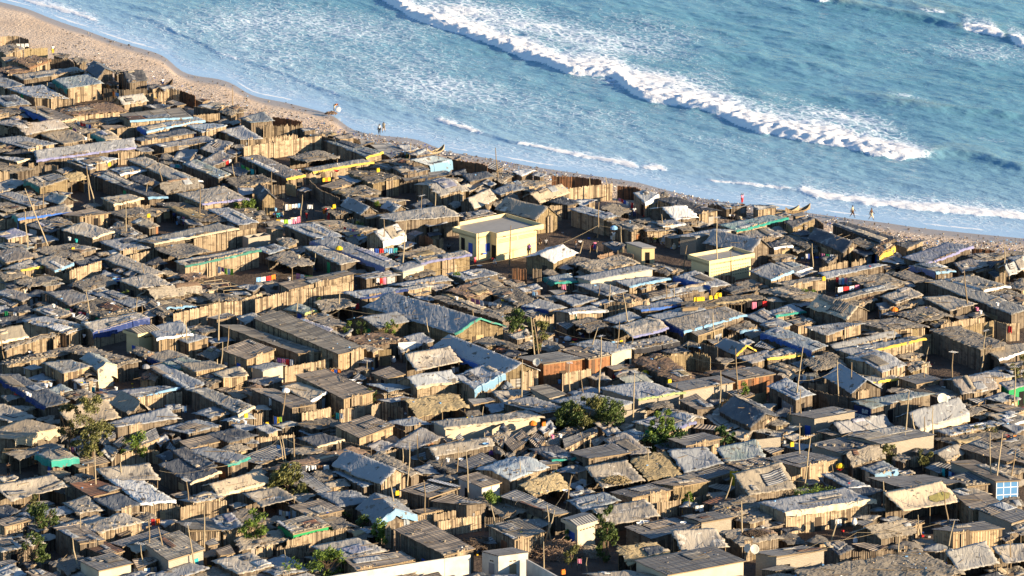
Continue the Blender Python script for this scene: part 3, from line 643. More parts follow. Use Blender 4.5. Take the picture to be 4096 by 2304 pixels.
L 1750 412 1960 474 2322 372 cd q h2.3
L 1390 502 1620 556 2002 486 cb r h2.7 | dark ribbed roof over a rough golden reed wall
L 980 602 1210 660 1617 576 cd k h2.5 | dark tin shed with glowing orange plank front
K 2450 632 3000 842 3170 800 cg q h2.5
L 565 692 720 790 1082 692 tb q h2.4 | faded sea-blue canvas roof behind the big beige folded one
L 800 772 950 940 1482 842 tt o o t.5 h2.7 g2 G.3 | big beige canvas with a white left third and one red seam
L 1705 852 1905 910 2232 852 cd b h2.7 | dark blue ribbed roof on lit cement-block walls
L 1130 962 1400 1066 1902 952 cd q h2.3 P | dark tin roof with white plates on it
L 1055 1157 1190 1306 1582 1236 hs o o t.4 h2.3 | square golden thatched roof below the white plates
L 1610 1002 1730 1218 2167 1166 tt o o t1.1 h2.3 | steep smooth olive-tan canvas slope with a straw edge
L 1230 1292 1560 1438 2352 1290 cd m h3.2 d | biggest dark tin roof on a long cream wall at the bottom of the frame
L 740 1432 1100 1500 1522 1449 tt q h2.5
L 2110 1002 2310 1114 2702 1050 ht q h2.3 | cream thatch with loose boards and a dark mat of sticks
L 1915 712 2060 742 2242 672 cr q
L 2015 742 2190 852 2542 742 hd q h2.2 n8
L 2240 862 2400 912 2642 842 hd p n6
L 2230 402 2390 640 2856 552 tc q t1.3 h2.5 Y | steep cream canvas over thatch with a yellow cloth at its gable
L 2150 312 2350 384 2702 312 cb q h2.4 n12
M -40 272 330 355 722 266 cd k h2.5 | ribbed dark roof with lit horizontal planks beside a tall pale mast
M 745 217 860 322 1162 242 ht q g2 G.8 h2.4
M 540 427 820 558 1002 540 tg q h2.3 e=white
M 930 352 1080 430 1302 372 tb q e=sky E1.0 | low hut wrapped in blue and pale blue plastic below the small round shrub
M 1820 292 2290 496 2542 482 cb v h2.8 | long brown tin roof ending in a sky blue wall with white bars
M 1000 472 1400 565 1982 510 cd q h2.3
M 1810 442 2000 548 2242 512 cd q h2.4 n14
M 1170 602 1360 802 1922 692 tc o o t1.3 h2.5 O | huge reused billboard canvas with a faded yellow oval
M -100 702 180 806 1052 672 tr p b1 h2.9 e=cream E.6 | long hut with tan cloth tacked along a tall golden paling wall
M 480 622 700 702 1162 602 td q h2.4
M 1800 592 2000 664 2242 622 tc q h2.2
M 1895 657 2060 780 2352 722 cb k h2.6 | brown tin roof beside the right end of the billboard canvas
M 2100 782 2450 915 2702 842 cd b h2.7
M 1640 962 1860 1018 2382 962 cd k h2.9 D | golden plank-fronted workshop with a deep shadow across it
M 870 992 1140 1064 1492 1000 ht q h2.3 g2 G1.0 | untidy hump of layered thatch behind crossing cables
M 570 1132 720 1224 852 1170 td q h2.2
M -150 1212 85 1252 592 1180 cd b h2.8 | grey cement-block house with a pale sheet at one roof corner
M 275 1392 700 1625 1950 1405 ht q h3.0 | longest pale straw roof along the bottom edge
M 1790 1192 1920 1400 2312 1310 tt o o t.9 h2.6 | bulging beige canvas slope at the end of the longest straw roof
M 2260 1152 2400 1316 2702 1280 tt o o t.6 h2.5
M 2250 322 2420 412 2702 362 ht q
M 2330 222 2620 345 2802 302 cb q h2.5
M 2445 952 2540 1050 2702 1002 cp o o h2.3
'''
# ---------------------------------------------------------------- fences: tile, top line points, material, height, jag | label
FENCES = '''
A 0 372 70 362 195 366 p 1.9 | topmost stick fence against the open beach
A 200 375 290 400 q 1.7 | short dark stick fence next to the topmost lit one
A 242 492 480 482 hs 1.9 | shaggy yellow grass fence
A 500 590 700 600 750 640 q 1.6 | red-shadowed fence curving behind the thatched hut
A 620 985 750 992 p 1.6
A 1390 950 1545 938 p 2.2 | tall lit fence piece beside the dark boat prow
A 1590 950 1700 900 1808 908 p 2.4 J | tallest irregular fence by the beach with a blue rag on it
A 1808 910 1965 965 qr 2.1 | dark reddish fence running from the tallest one to the sand
A 1950 1070 2200 1115 q 1.7
A 1945 1160 2210 1140 p 2.0
A 1180 1300 1390 1262 p 1.8
A 1040 890 1250 905 1480 890 q 1.9
X 385 512 600 512 785 506 p 2.0 J | notched yellow-lit fence beside the blue-draped hut
X 480 420 620 440 770 470 qr 1.5
X 310 640 430 630 p 1.7
X 440 640 730 600 p 1.5 J
X 190 722 500 680 800 630 970 615 p 2.4 | long high fence closing the walled yard behind the straw shade
X 970 615 1110 650 q 2.3
X 350 792 490 892 q 1.1
X 800 1002 960 985 1100 975 p 1.5 J
X 400 1100 600 1112 p 1.9 | lit fence with a yellow rag beside upright straw bundles
X 612 1092 715 1110 hs 1.7 | upright bundle of straw leaned as a fence
X 850 1060 960 1160 1150 1240 q 1.8
X 2285 852 2420 870 2600 900 2640 920 qr 1.9 | rust-red stick fence along the beach
B 1190 126 1330 118 1455 116 p 1.9
B 1458 130 1590 170 p 1.7
B 290 232 440 212 590 200 p 1.5
B 340 262 520 250 q 1.7
B 520 250 582 262 p 1.9
B 0 322 95 318 p 2.1
B 180 320 390 300 q 1.8
B 950 370 1018 362 p 2.1 J | narrow lit gate panel in the long blue-black row
B 860 702 1092 632 p 1.3
B 1368 662 1512 652 p 1.9
B 1950 990 2250 938 2576 885 p 2.4 | tallest long golden paling fence below the very long pale roof
B 1310 1160 1578 1102 p 1.9
B 700 1312 870 1262 1022 1220 p 2.2
B 0 802 150 792 p 1.4
B 220 1330 560 1270 p 1.2 J
B 560 1330 700 1350 p 1.3 J
C 1640 970 1700 962 1780 1002 qr 1.9 | red-brown stick fence beside the big yellow hall
C 1780 1002 1882 992 p 2.0
C 920 800 1130 792 p 1.3 J
C 1450 430 1700 420 q 1.6
C 1360 250 1620 300 q 1.5
D 400 362 640 372 900 402 qr 1.9 | dark rust-red fence facing the sea above the tall golden one
D 545 492 780 462 1010 442 p 2.4 | tall golden fence with shadows in the yard of the white bundle
D 1060 462 1225 472 1290 500 qr 2.0 | short brown fence next to the white-draped hut
D 382 662 502 658 p 2.2 | lit upright reed screen behind the striped arched tent
D 860 1162 1040 1120 1220 1152 hr 1.6 | curved rust-coloured straw fence behind the yellow kiosk's neighbour
D 1970 652 2130 662 p 1.3 J
D 1600 1302 1880 1292 p 1.4
D 190 790 350 800 p 1.3
D 0 1292 150 1300 qr 2.2
D 1960 1352 2250 1372 p 1.1
D 210 1300 300 1300 q 2.3
E 520 942 660 900 802 862 p 1.9
E 840 872 985 850 p 1.6 J
E 470 432 560 500 q 1.8
E 370 502 470 440 p 2.3
E 2050 740 2280 760 qr 1.3
I 1740 156 1960 112 2182 84 p 1.8
I 1930 202 2100 150 2275 120 r 2.2 | pale reed fence with a round knot above the large empty yard
I 2275 120 2400 150 2530 138 p 2.4
I 1512 268 1668 256 p 2.6 | lit fence piece at the corner of the large empty yard
I 410 742 602 762 p 1.5
I 330 1282 570 1262 k 1.6 J
I 400 800 620 860 900 900 q 2.2
I 1290 200 1500 190 p 1.5
F 1745 300 1960 250 2200 190 2432 168 p 2.5 | tall golden fence curving towards the thatched porch
F 2440 150 2640 90 p 2.4
F 540 560 650 462 700 520 p 1.7 J | ragged fence of long pointed palings beside the stone-weighted roof
F 1370 1142 1600 1110 1832 1088 p 1.7 | lit fence behind the small steep gable
F 710 492 810 476 p 1.9
F 860 902 1030 880 p 1.2
G -10 160 300 80 600 40 970 -20 p 2.6 | very long paling wall along the wide lane
G 290 830 560 790 800 742 p 2.1 | lit fence in front of the two longest tin roofs
G 600 840 850 850 p 1.8
G 460 1302 600 1272 752 1242 p 2.2 | golden fence behind the white cloth on a stick
G 1160 1232 1250 1192 1325 1200 p 2.3 | bulging lit fence corner in the lane
G 840 1262 1000 1250 1092 1222 p 1.7
G 1090 862 1140 890 p 1.5
G 2490 482 2576 500 hd 1.9
G 1240 660 1360 652 r 2.2 | grey reed fence beside the shed wall near the white board
G 2090 1082 2310 1072 p 1.5
G -20 1302 70 1300 p 2.0
G 1320 1200 1480 1250 p 1.7
H 255 352 420 322 p 2.3 J | lit stick fence between the thin tree and the green lettered shop
H 930 210 980 200 q 2.0
H 980 180 1180 190 1380 150 p 2.3 
H 1430 742 1640 722 1840 700 2000 740 r 2.2 J | long notched pale reed fence round the swept yard
H 505 912 620 880 800 852 p 2.4 | curved stick fence with netting beside the rust-red house
H 2110 562 2280 490 p 1.4 J
H 1020 1300 1200 1270 1355 1240 bl 2.0 | grey cement-block garden wall behind the dense trees
H 2105 1160 2240 1180 hs 1.6
H 2340 1150 2560 1080 hs 1.5
H 1900 600 2070 640 q 2.6
K 310 1092 600 1010 915 968 p 1.9 | long lit fence below the stone-dotted roof
K 1215 912 1500 840 1790 828 p 1.7 | lit fence in front of the rounded pearl-grey tent
K 1790 832 2000 790 2300 730 p 1.8
K 1830 902 2020 870 2265 836 p 1.9 | second golden fence with tree shadows behind the tall dark barn
K 1300 962 1385 972 p 2.4 J
K 0 1172 170 1140 p 1.3 J
K 210 1172 520 1142 p 1.4 J
K 480 1212 575 1192 p 1.7 J
K 1450 742 1600 702 1740 692 p 1.2 J
K 1290 202 1480 160 p 1.8
K 1480 160 1540 200 p 1.9
K 0 60 390 30 p 1.5
K 860 90 1160 160 q 2.3
K 2300 862 2500 862 q 1.6
J 1660 732 1810 742 p 2.1
J 1810 762 2000 720 2280 690 p 2.2 | high curved paling wall with leaning shadow below the dark canvas roof
J 2190 1072 2330 1040 2480 1010 p 1.3 J
J 1120 232 1500 180 1600 190 p 1.7
L 1460 712 1700 682 p 1.9
L 1830 662 1960 632 p 1.3
M 240 452 330 432 k 1.9
M 600 388 860 350 p 1.2
M 1390 252 1540 236 p 1.4
M 820 1200 1100 1205 1280 1180 q 1.6
'''
# ---------------------------------------------------------------- poles and masts: tile, top, foot, a = antenna on top
POLES = '''
A 840 620 866 852
A 478 570 530 770
A 330 850 345 970
A 352 1000 398 1250
A 478 830 480 970
A 762 1075 768 1200
A 2338 880 2348 1062
A 1855 1270 1905 1360
A 180 1280 180 1330
A 912 1320 912 1430
B 738 0 745 195
B 1195 50 1210 190 t
B 878 260 910 660
B 892 350 962 685
B 1487 425 1450 635
B 1605 290 1678 585
B 265 490 532 1170
B 265 715 280 1180
B 450 410 428 785
B 1272 660 1272 1025
B 1190 560 1240 755
B 2015 440 2022 850
B 2340 240 2378 465
B 1953 860 1955 1005
B 1430 1245 1470 1449
B 660 1065 670 1190
B 1700 0 1690 95
C 160 315 158 545
C 470 550 450 785
C 1832 350 1820 520
C 1670 560 1655 800 a
C 1810 520 1800 770 a
C 1520 800 1465 1350
C 1290 790 1290 1165 a
C 600 1140 580 1305
C 2395 440 2390 540
C 2410 80 2440 450
C 1555 20 1557 165
C 275 632 275 750
C 2565 860 2550 1240
D 940 370 985 545
D 780 380 785 620
D 875 625 862 965
D 1097 870 1100 1110
D 1505 745 1520 960
D 1760 1060 1720 1280
D 717 1020 670 1165
D 2060 780 2055 1400 a
D 2200 1115 2205 1395
D 1065 1110 1062 1240
D 860 1070 850 1190
D 785 1065 785 1180
D 920 1310 905 1449
E 440 690 455 975
E 1055 605 1045 710
E 1335 665 1340 760
E 2372 700 2382 1090
E 1965 960 2020 1440 t
E 2576 1030 2555 1180
I 345 380 262 1020
I 322 800 330 1240
I 315 1150 318 1420
I 692 510 708 980
I 838 535 835 930
I 755 265 770 470
I 1275 200 1235 470
I 1855 430 1842 885 a
I 2185 215 2140 635 a
I 1410 820 1370 1440 a
I 1570 565 1570 820
I 2475 580 2490 1040 a
I 1615 380 1575 545
I 225 990 200 1250
I 1445 1040 1510 1410
I 1652 975 1655 1400
I 1568 1080 1580 1420
F 870 60 930 430
F 1385 130 1365 360
F 1430 200 1435 400
F 2210 145 2200 645 t
F 1875 370 1885 720
F 2308 420 2275 830
F 2245 580 2220 960
F 2190 755 2190 985 t
F 5 515 50 765
F 1470 0 1490 130
F 730 165 738 290
F 1550 1250 1570 1390
G 422 35 418 390
G 845 68 828 330 t
G 662 610 660 760 T
G 1718 335 1755 608
G 1908 235 1940 480
G 2180 255 2235 570
G 1120 770 1105 1010 a
G 1218 960 1240 1110
G 300 1090 255 1420
G 1340 900 1340 990
G 2290 1230 2270 1449
H 885 10 855 220
H 987 0 972 285
H 1115 90 1197 520
H 1545 0 1570 265
H 1630 0 1632 250
H 865 430 740 810
H 1080 375 1045 850
H 895 520 880 1240 a
H 190 330 245 850
H 220 380 300 860
H 105 760 95 1240
H 578 790 570 1190 a
H 695 940 740 1250
H 1232 880 1215 1440 a
H 625 720 625 930
H 2245 650 2280 1230
H 2095 870 2100 1380
H 1770 580 1775 760
H 1660 1000 1640 1230
H 2020 290 2035 610
H 2075 510 2075 700
K 380 0 395 390
K 262 30 320 380
K 240 60 298 350
K 1625 0 1630 340
K 1550 100 1525 720
K 1478 160 1480 460
K 2035 150 2025 520
K 2115 190 2155 770
K 1340 440 1430 890
K 1690 480 1718 910
K 2280 450 2265 600
K 2300 0 2285 210
K 1880 210 1850 460
K 290 1180 315 1449
K 2365 730 2450 1130
K 475 250 480 380
J 962 170 968 700
J 1215 300 1228 600 t
J 1880 480 1925 860 a
J 2062 745 2060 1280
J 815 840 808 1180
J 1502 880 1515 1330
J 1420 1120 1455 1449 a
J 738 1065 790 1449
J 1600 950 1690 1360
J 1895 920 1980 1449 a
L 1363 150 1372 510 a
L 685 0 765 230
L 785 0 790 240
L 80 290 92 590
L 600 430 530 820
L 350 730 400 1115
L 430 780 330 1130
L 858 650 880 870
L 2305 690 2320 1200
L 2215 450 2110 800
L 1775 620 1798 825
L 2460 70 2458 350
L 318 1100 322 1350
L 755 1260 745 1449
M 315 0 315 395
M 425 30 355 610 a
M 640 320 668 500
M 1155 490 1175 830
M 1380 0 1365 250
M 1655 0 1655 210
M 2350 0 2275 640
M 2222 0 2240 630
M 2485 170 2415 640 a
M 705 810 625 1160
M 1505 830 1540 1120
M 1770 600 1815 980
M 1870 880 1765 1340 a
M 1318 1030 1300 1430
M 2435 1010 2435 1449 a
M 2336 1200 2340 1449
'''
# ---------------------------------------------------------------- value noise for mesh displacement
def vnoise(x, y, seed=0):
    xi = np.floor(x).astype(np.int64); yi = np.floor(y).astype(np.int64); fx = x-xi; fy = y-yi
    fx = fx*fx*(3-2*fx); fy = fy*fy*(3-2*fy)
    def h(a, b):
        n = (a*374761393 + b*668265263 + seed*1442695041) & 0xffffffff
        n = ((n ^ (n >> 13))*1274126177) & 0xffffffff
        return ((n ^ (n >> 16)) & 0xffff)/65535.0
    return (h(xi, yi)*(1-fx)+h(xi+1, yi)*fx)*(1-fy) + (h(xi, yi+1)*(1-fx)+h(xi+1, yi+1)*fx)*fy
def fbm(x, y, o=4, seed=0, g=.5):
    s = 0; a = 1; t = 0
    for i in range(o):
        s = s + a*vnoise(x*2**i+17.3*i, y*2**i+5.1*i, seed+i); t += a; a *= g
    return s/t
def smooth(a, b, x):
    t = np.clip((x-a)/(b-a), 0, 1); return t*t*(3-2*t)

# ---------------------------------------------------------------- shoreline, ground and sea
SEA = -0.45
def P2(px, py): return 1024+px/1.677, py/1.677
def P3(px, py): return 2560+px/1.677, py/1.677
def wline(pts, z=SEA):
    w = [at(x, y, z) for x, y in pts]; w.sort(key=lambda p: p.x); xs = np.array([p.x for p in w]); ys = np.array([p.y for p in w])
    gx = np.arange(xs[0], xs[-1]+.25, .5); gy = np.interp(gx, xs, ys); k = np.exp(-(np.arange(-8, 9)*.5/1.5)**2); k /= k.sum()
    return gx, np.convolve(np.pad(gy, 8, mode='reflect', reflect_type='odd'), k, 'valid')
shore_px = [tp('A', *p) for p in ((-200,-60),(0,-12),(180,32),(330,70),(400,108),(560,170),(700,222),(880,272),(960,312),(1100,360),(1250,410),(1450,462),(1650,522),(1735,570),(1752,600),(1770,680),(2000,740),(2200,757),(2350,800),(2450,870),(2460,900))]
shore_px += [tp('X', *p) for p in ((300,188),(600,240),(800,290),(1000,340),(1140,380),(1190,430),(1200,500),(1350,542),(1600,580),(1900,602),(2040,640),(2090,690),(2250,742),(2560,785))]
shore_px += [tp('D', *p) for p in ((200,232),(600,290),(1000,350),(1300,392),(1400,430),(1600,480),(1900,550),(2300,612))] + [tp('E', *p) for p in ((0,292),(400,342),(800,398),(1200,445),(1500,492),(2000,545),(2576,600),(2800,620))]
SX, SY = wline(shore_px)
def ext(xs, ys, X, s0=-1.9, s1=-.45):
    y = np.interp(X, xs, ys); y = np.where(X < xs[0], ys[0]+(X-xs[0])*s0, y); return np.where(X > xs[-1], ys[-1]+(X-xs[-1])*s1, y)
_gx = np.arange(SX[0], SX[-1], .5); _gy = np.interp(_gx, SX, SY); _k = np.exp(-(np.arange(-10, 11)*.5/1.1)**2); _k /= _k.sum()
_gy2 = np.convolve(np.pad(_gy, 10, mode='reflect', reflect_type='odd'), _k, 'valid')
def ysh(X): return ext(_gx, _gy2, X)
CT = .62
def shore_t(x, y): return (y-float(ysh(np.array([x]))[0]))*CT
beach_px = [tp('A', *p) for p in ((-200,330),(0,345),(480,430),(760,640),(1150,720),(1560,880),(1960,1010),(2200,1110))] + [tp('X', *p) for p in ((300,380),(780,510),(1000,650),(1640,790),(1900,850),(2576,880))]
beach_px += [tp('D', *p) for p in ((400,380),(1000,440),(1300,510),(2130,660))] + [tp('E', *p) for p in ((0,420),(500,470),(1300,650),(2576,750),(2800,770))]
EDGE = [(x*1.59, y*1.59) for x, y in ((-60,70),(0,86),(130,128),(240,158),(330,185),(400,204),(500,246),(620,272),(760,316),(860,338),(960,352),(1100,382),(1300,424),(1500,462),(1600,478),(1700,490),(1800,508),(1950,518),(2100,556),(2250,596),(2350,620),(2460,612),(2576,632),(2640,640))]
BX, BY = wline(EDGE, .8); BY = BY+.5

def grid_mesh(name, X, Y, Z, mat, attrs, kind, smooth_=True):
    nr, nc = X.shape
    me = bpy.data.meshes.new(name); n = nr*nc
    co = np.stack([X, Y, Z], -1).reshape(-1, 3)
    me.vertices.add(n); me.vertices.foreach_set('co', co.ravel())
    i = np.arange(nr-1)[:, None]*nc + np.arange(nc-1)[None, :]; i = i.ravel()
    q = np.stack([i, i+1, i+nc+1, i+nc], -1); m = len(q)
    me.loops.add(m*4); me.loops.foreach_set('vertex_index', q.ravel().astype(np.int32))
    me.polygons.add(m); me.polygons.foreach_set('loop_start', (np.arange(m)*4).astype(np.int32))
    me.update(calc_edges=True); me.materials.append(mat)
    if smooth_: me.polygons.foreach_set('use_smooth', np.ones(m, dtype=bool))
    for k, a in attrs.items():
        at_ = me.attributes.new(k, 'FLOAT', 'POINT'); at_.data.foreach_set('value', a.ravel().astype(np.float32))
    o = bpy.data.objects.new(name, me); COL.objects.link(o); o['kind'] = kind
    return o
def axis_(lo, hi, step, far, k=14):
    g = np.geomspace(step, far, k); return np.concatenate([lo-g[::-1], np.arange(lo, hi+step/2, step), hi+g])
def attr(t, n):
    a = t.new('ShaderNodeAttribute'); a.attribute_name = n; return a.outputs['Fac']

# ground material: trodden dark dirt in the village, shelly sand on the beach, wet sand by the water
t = NT('ground'); P = t.pos(); sa = attr(t, 'sand'); we = attr(t, 'wet'); li = attr(t, 'litter')
n = t.noise(P, .35, 5); n2 = t.noise(P, 2.5, 4)
dirt = t.mix(t.ramp(n, [(.35, 0), (.65, 1)]), (.085, .062, .048), (.145, .108, .082)); dirt = t.mix(t.math('MULTIPLY', n2, .5), dirt, (.06, .045, .035))
sand = t.mix(t.ramp(n2, [(.3, 0), (.7, 1)]), (.54, .40, .28), (.68, .53, .39)); sand = t.mix(t.ramp(t.noise(P, .12, 4), [(.4, 0), (.62, .6)]), sand, (.70, .57, .44))
sp = t.noise(P, 1.7, 5, .8); pk = t.math('LESS_THAN', sp, t.math('MULTIPLY_ADD', li, .22, .30)); sand = t.mix(pk, sand, (.09, .065, .05))
pw = t.math('GREATER_THAN', t.noise(P, 3.1, 4, .8), t.math('MULTIPLY_ADD', li, -.17, .74)); sand = t.mix(pw, sand, (.62, .60, .58))
c = t.mix(sa, dirt, sand); c = t.mix(we, c, (.36, .29, .23)); t.color(c)
t.rough(t.math('MULTIPLY_ADD', we, -.55, .95)); t.L(t.math('MULTIPLY_ADD', we, .4, .15), t.b.inputs['Specular IOR Level'])
h = t.math('MULTIPLY', t.math('ADD', t.noise(P, 1.6, 4, .6), t.math('MULTIPLY', t.noise(P, 5, 3), .4)), t.math('MULTIPLY_ADD', we, -.95, 1.0)); t.bump(h, .30)
X1 = axis_(-115, 115, 1.0, 6000); T1 = np.concatenate([-np.geomspace(420, 900, 5)[::-1]-60, np.arange(-470, -60, 6), np.arange(-60, 30, .8), 30+np.geomspace(3, 9000, 14)])
XX, TT = np.meshgrid(X1, T1); YY = ysh(XX)+TT
td = TT*CT
Zg = np.where(td < 0, -SEA*smooth(0, 9, -td)*1.0 + SEA, SEA - .05 - np.clip(td, 0, 40)*.07)
dB = (YY - ext(BX, BY, XX))*CT
Zg = Zg + np.where((td < -3) & (td > -60), (fbm(XX*.35, YY*.25, 4, 3)-.5)*.30*smooth(3, 9, -td)*smooth(-12, 2, dB), 0)
sandv = smooth(-9, -3, dB); wet = smooth(-6.5, -3.6, td + 2.0*(fbm(XX*.12, YY*.12, 2, 9)-.5))
litter = smooth(.42, .7, fbm(XX*.06, YY*.06, 3, 21))*.8*smooth(11, 3, dB) + smooth(6, 0, dB)*.55*smooth(-40, 10, XX) + .04
grid_mesh('ground', XX, YY, Zg, t.m, dict(sand=sandv, wet=wet, litter=np.clip(litter, 0, 1)), 'structure')

# sea
WAVES = []
def wave(pts, h, back, foams, front=2.2): WAVES.append((wline(pts), h, back, foams, front))
main = [P2(*p) for p in ((700,-70),(830,0),(1000,92),(1050,130),(1200,182),(1300,207),(1400,242),(1530,292),(1700,352),(1830,402),(1950,432),(2050,500),(2200,522),(2430,528),(2470,600),(2560,672))]
main += [P3(*p) for p in ((150,692),(320,717),(560,787),(700,860),(800,897),(930,912),(1050,952),(1250,982),(1370,1002),(1460,1022),(1600,1062),(1750,1074),(1900,1072),(2110,1040),(2250,1075),(2450,1130),(2576,1165),(2800,1200))]
wave(main, .7, 7.0, [(main[0], P3(2090,1040), 9.0, 1.3)])
inner = [tp('A', *p) for p in ((900,60),(1100,110),(1400,200),(1550,242),(1700,302),(1830,372),(1950,412),(2100,502),(2250,572),(2420,612),(2560,650))] + [tp('X', *p) for p in ((600,0),(700,62),(850,112),(1000,178),(1200,242),(1400,302),(1700,372),(1900,422),(2120,462),(2250,502),(2400,552),(2576,602))]
inner += [P2(*p) for p in ((1520,905),(1740,968),(1830,988),(2000,1022),(2200,1062),(2400,1102),(2576,1132))] + [P3(*p) for p in ((140,1146),(300,1166),(600,1196),(900,1232))]
wave(inner, .2, 3.5, [(tp('X',1000,178), tp('X',1170,240), 1.2, .75), (tp('X',2110,450), P2(1530,905), 1.8, 1.1), (P2(1735,965), P2(2576,1132), 1.4, 1.05), (P3(0,1125), P3(190,1150), 1.6, 1.1), (tp('A',2100,500), tp('A',2560,650), .9, .7)], .9)
sh2 = [P3(*p) for p in ((430,1218),(700,1243),(1050,1285),(1200,1335),(1500,1375),(1800,1408),(2200,1442),(2576,1475),(2800,1490))]
wave(sh2, .25, 3.0, [(sh2[0], P3(1050,1285), 1.2, 1.05), (P3(1050,1285), sh2[-1], 4.6, 1.05)], .8)
topr = [P3(*p) for p in ((900,-30),(1170,22),(1500,75),(1900,140),(2150,215),(2300,245),(2420,262),(2576,340),(2800,430))]
wave(topr, .75, 6.0, [(P3(1165,15), P3(1270,25), 2.2, 1.0), (P3(2160,200), P3(2440,250), 5.0, 1.2), (P3(2470,270), topr[-1], 6.0, 1.3)])
wave([P3(*p) for p in ((1300,640),(1500,690),(1800,735),(2250,770),(2576,800),(2800,820))], .55, 6, [])
wave([P3(*p) for p in ((200,300),(600,390),(1000,450),(1500,520))], .35, 6, [])
wave([P3(*p) for p in ((1600,30),(1900,95),(2150,135),(2400,200))], .3, 4, [(P3(1850,95), P3(2080,130), 1.4, .8)])
swash = [tp('A', *p) for p in ((-100,-75),(180,-12),(400,62),(620,120),(800,170),(980,240),(1150,300))]
wave(swash, .12, 3.5, [(swash[0], tp('A',1000,250), 4.5, .85)], .8)
blobs = [  # lacy foam: photo point, radii along / across in metres, strength
 (P2(700,450), 42, 26, .50), (P2(1300,600), 38, 22, .50), (P2(1900,760), 34, 18, .40), (P2(2300,900), 26, 14, .32), (P2(200,200), 40, 30, .48), (P2(1700,150), 34, 16, .62), (P2(2200,250), 34, 14, .58),
 (P2(1300,60), 24, 10, .66), (P3(150,560), 20, 8, .75), (P3(100,200), 24, 14, .45), (P3(1350,780), 16, 7, .60), (P3(1600,880), 9, 3.5, .6), (P3(900,640), 12, 5, .42), (P3(700,1000), 34, 8, .36), (P3(2300,350), 18, 10, .42),
 (P3(1700,330), 12, 8, .34), (P3(1800,660), 6, 2.5, .5), (P3(2350,940), 5, 2, .45), (P3(1900,1370), 20, 3, .5), (tp('A',2300,150), 24, 14, .40), (tp('A',1700,60), 22, 10, .34)]
X2 = axis_(-118, 118, .42, 6000); T2 = np.concatenate([np.arange(-7, 250, .5), 250+np.geomspace(.5, 12000, 18)])
XX, TT = np.meshgrid(X2, T2); YY = ysh(XX)+TT; td = TT*CT
ca, sa_ = math.cos(math.atan(-1.15)), math.sin(math.atan(-1.15))
along = XX*ca+YY*sa_; acr = -XX*sa_+YY*ca
fade = smooth(0, 16, td)
Zs = (fbm(along*.045, acr*.11, 3, 31)-.5)*1.1*smooth(14, 60, td) + (fbm(along*.16+3, acr*.38, 3, 41)-.5)*.55*fade + (fbm(along*.6, acr*1.1, 3, 51)-.5)*.20*smooth(-1, 8, td)
foam = np.zeros_like(Zs)
for (wx, wy), h, back, foams, front in WAVES:
    d = (YY - np.interp(XX, wx, wy))*CT + (fbm(XX*.5, YY*.3, 3, 61)-.5)*1.6
    e = smooth(wx[0]-1, wx[0]+8, XX)*smooth(wx[-1]+1, wx[-1]-8, XX)
    pr = smooth(-front*.3, front, d)*np.exp(-np.clip(d-front, 0, 99)/back*1.3)
    Zs = Zs + h*pr*e
    Zs = Zs - .08*h*np.exp(-((d+2.2)/1.8)**2)*e
    for a, b, w, s in foams:
        ax, bx = at(*a, SEA).x, at(*b, SEA).x
        m = smooth(ax-1, ax+1.5, XX)*smooth(bx+1, bx-(9 if w > 6 else 1.5), XX)
        ww = w*(.65+.8*fbm(XX*.12, YY*.02, 3, 71))
        f = s*smooth(-.25, .35, d)*np.exp(-(np.clip(d, 0, 99)/ww)**1.7)*m
        f2 = .62*s*smooth(0, .5, d)*np.exp(-np.clip(d-ww*.6, 0, 99)/(ww*1.6))*m
        foam = np.maximum(foam, np.maximum(f, f2*.9))
        Zs = Zs + f*m*(fbm(XX*.9, YY*.7, 4, 81, .65)-.38)*(.9 if h > .5 else .5)*min(1, h*1.8)
for (px, py), ra, rc, s in blobs:
    c = at(px, py, SEA); da = ((XX-c.x)*ca+(YY-c.y)*sa_)/ra; dc = (-(XX-c.x)*sa_+(YY-c.y)*ca)/rc
    foam = np.maximum(foam, s*np.exp(-(da*da+dc*dc)))
foam = np.maximum(foam, .22*smooth(0, 10, td))
foam = np.maximum(foam, .40*np.exp(-((td-2.5)/4.5)**2)); foam = np.maximum(foam, .95*smooth(.45, .7, fbm(XX*.11, XX*0+3, 3, 15))*np.exp(-((td-.3)/.35)**2))
foam = foam*(np.where(foam < .8, .62+.8*fbm(along*.05, acr*.07, 3, 91), 1))
Zs = Zs*smooth(-1.0, 5.0, td) + SEA + .04
shal = np.clip(np.exp(-np.clip(td-1, 0, 99)/12.0), 0, 1)
t = NT('sea'); P = t.pos(); fo = attr(t, 'foam'); sh_ = attr(t, 'shore_sheen')
al = t.map(P, (1, 1, 1), (0, 0, math.atan(1.15)))        # rotated so that x runs along the crests
deep = t.mix(t.ramp(t.noise(t.map(al, (.4, 1, 1)), .05, 3), [(.35, 0), (.65, 1)]), (.085, .25, .32), (.13, .31, .39))
wc = t.mix(t.math('POWER', sh_, .8), deep, (.42, .57, .70));  # pale blue near the shore paints the sky's reflection on smooth water
sz = t.new('ShaderNodeSeparateXYZ'); t.L(P, sz.inputs[0]); cr = t.ramp(t.math('MULTIPLY_ADD', sz.outputs[2], 1.0, .3), [(.35, 0), (1.0, .75)]); wc = t.mix(cr, wc, (.30, .34, .25))
st = t.map(al, (.55, 1, 1)); wv = t.noise(st, .5, 2, out=1)
wp = t.new('ShaderNodeVectorMath', operation='MULTIPLY_ADD'); t.L(wv, wp.inputs[0]); wp.inputs[1].default_value = (1.6, 1.6, 0); t.L(st, wp.inputs[2])
vo = t.new('ShaderNodeTexVoronoi', feature='DISTANCE_TO_EDGE'); t.L(wp.outputs[0], vo.inputs['Vector']); vo.inputs['Scale'].default_value = .95
lace = t.math('SUBTRACT', 1.0, t.math('MULTIPLY', vo.outputs[0], 2.6, clamp=True))
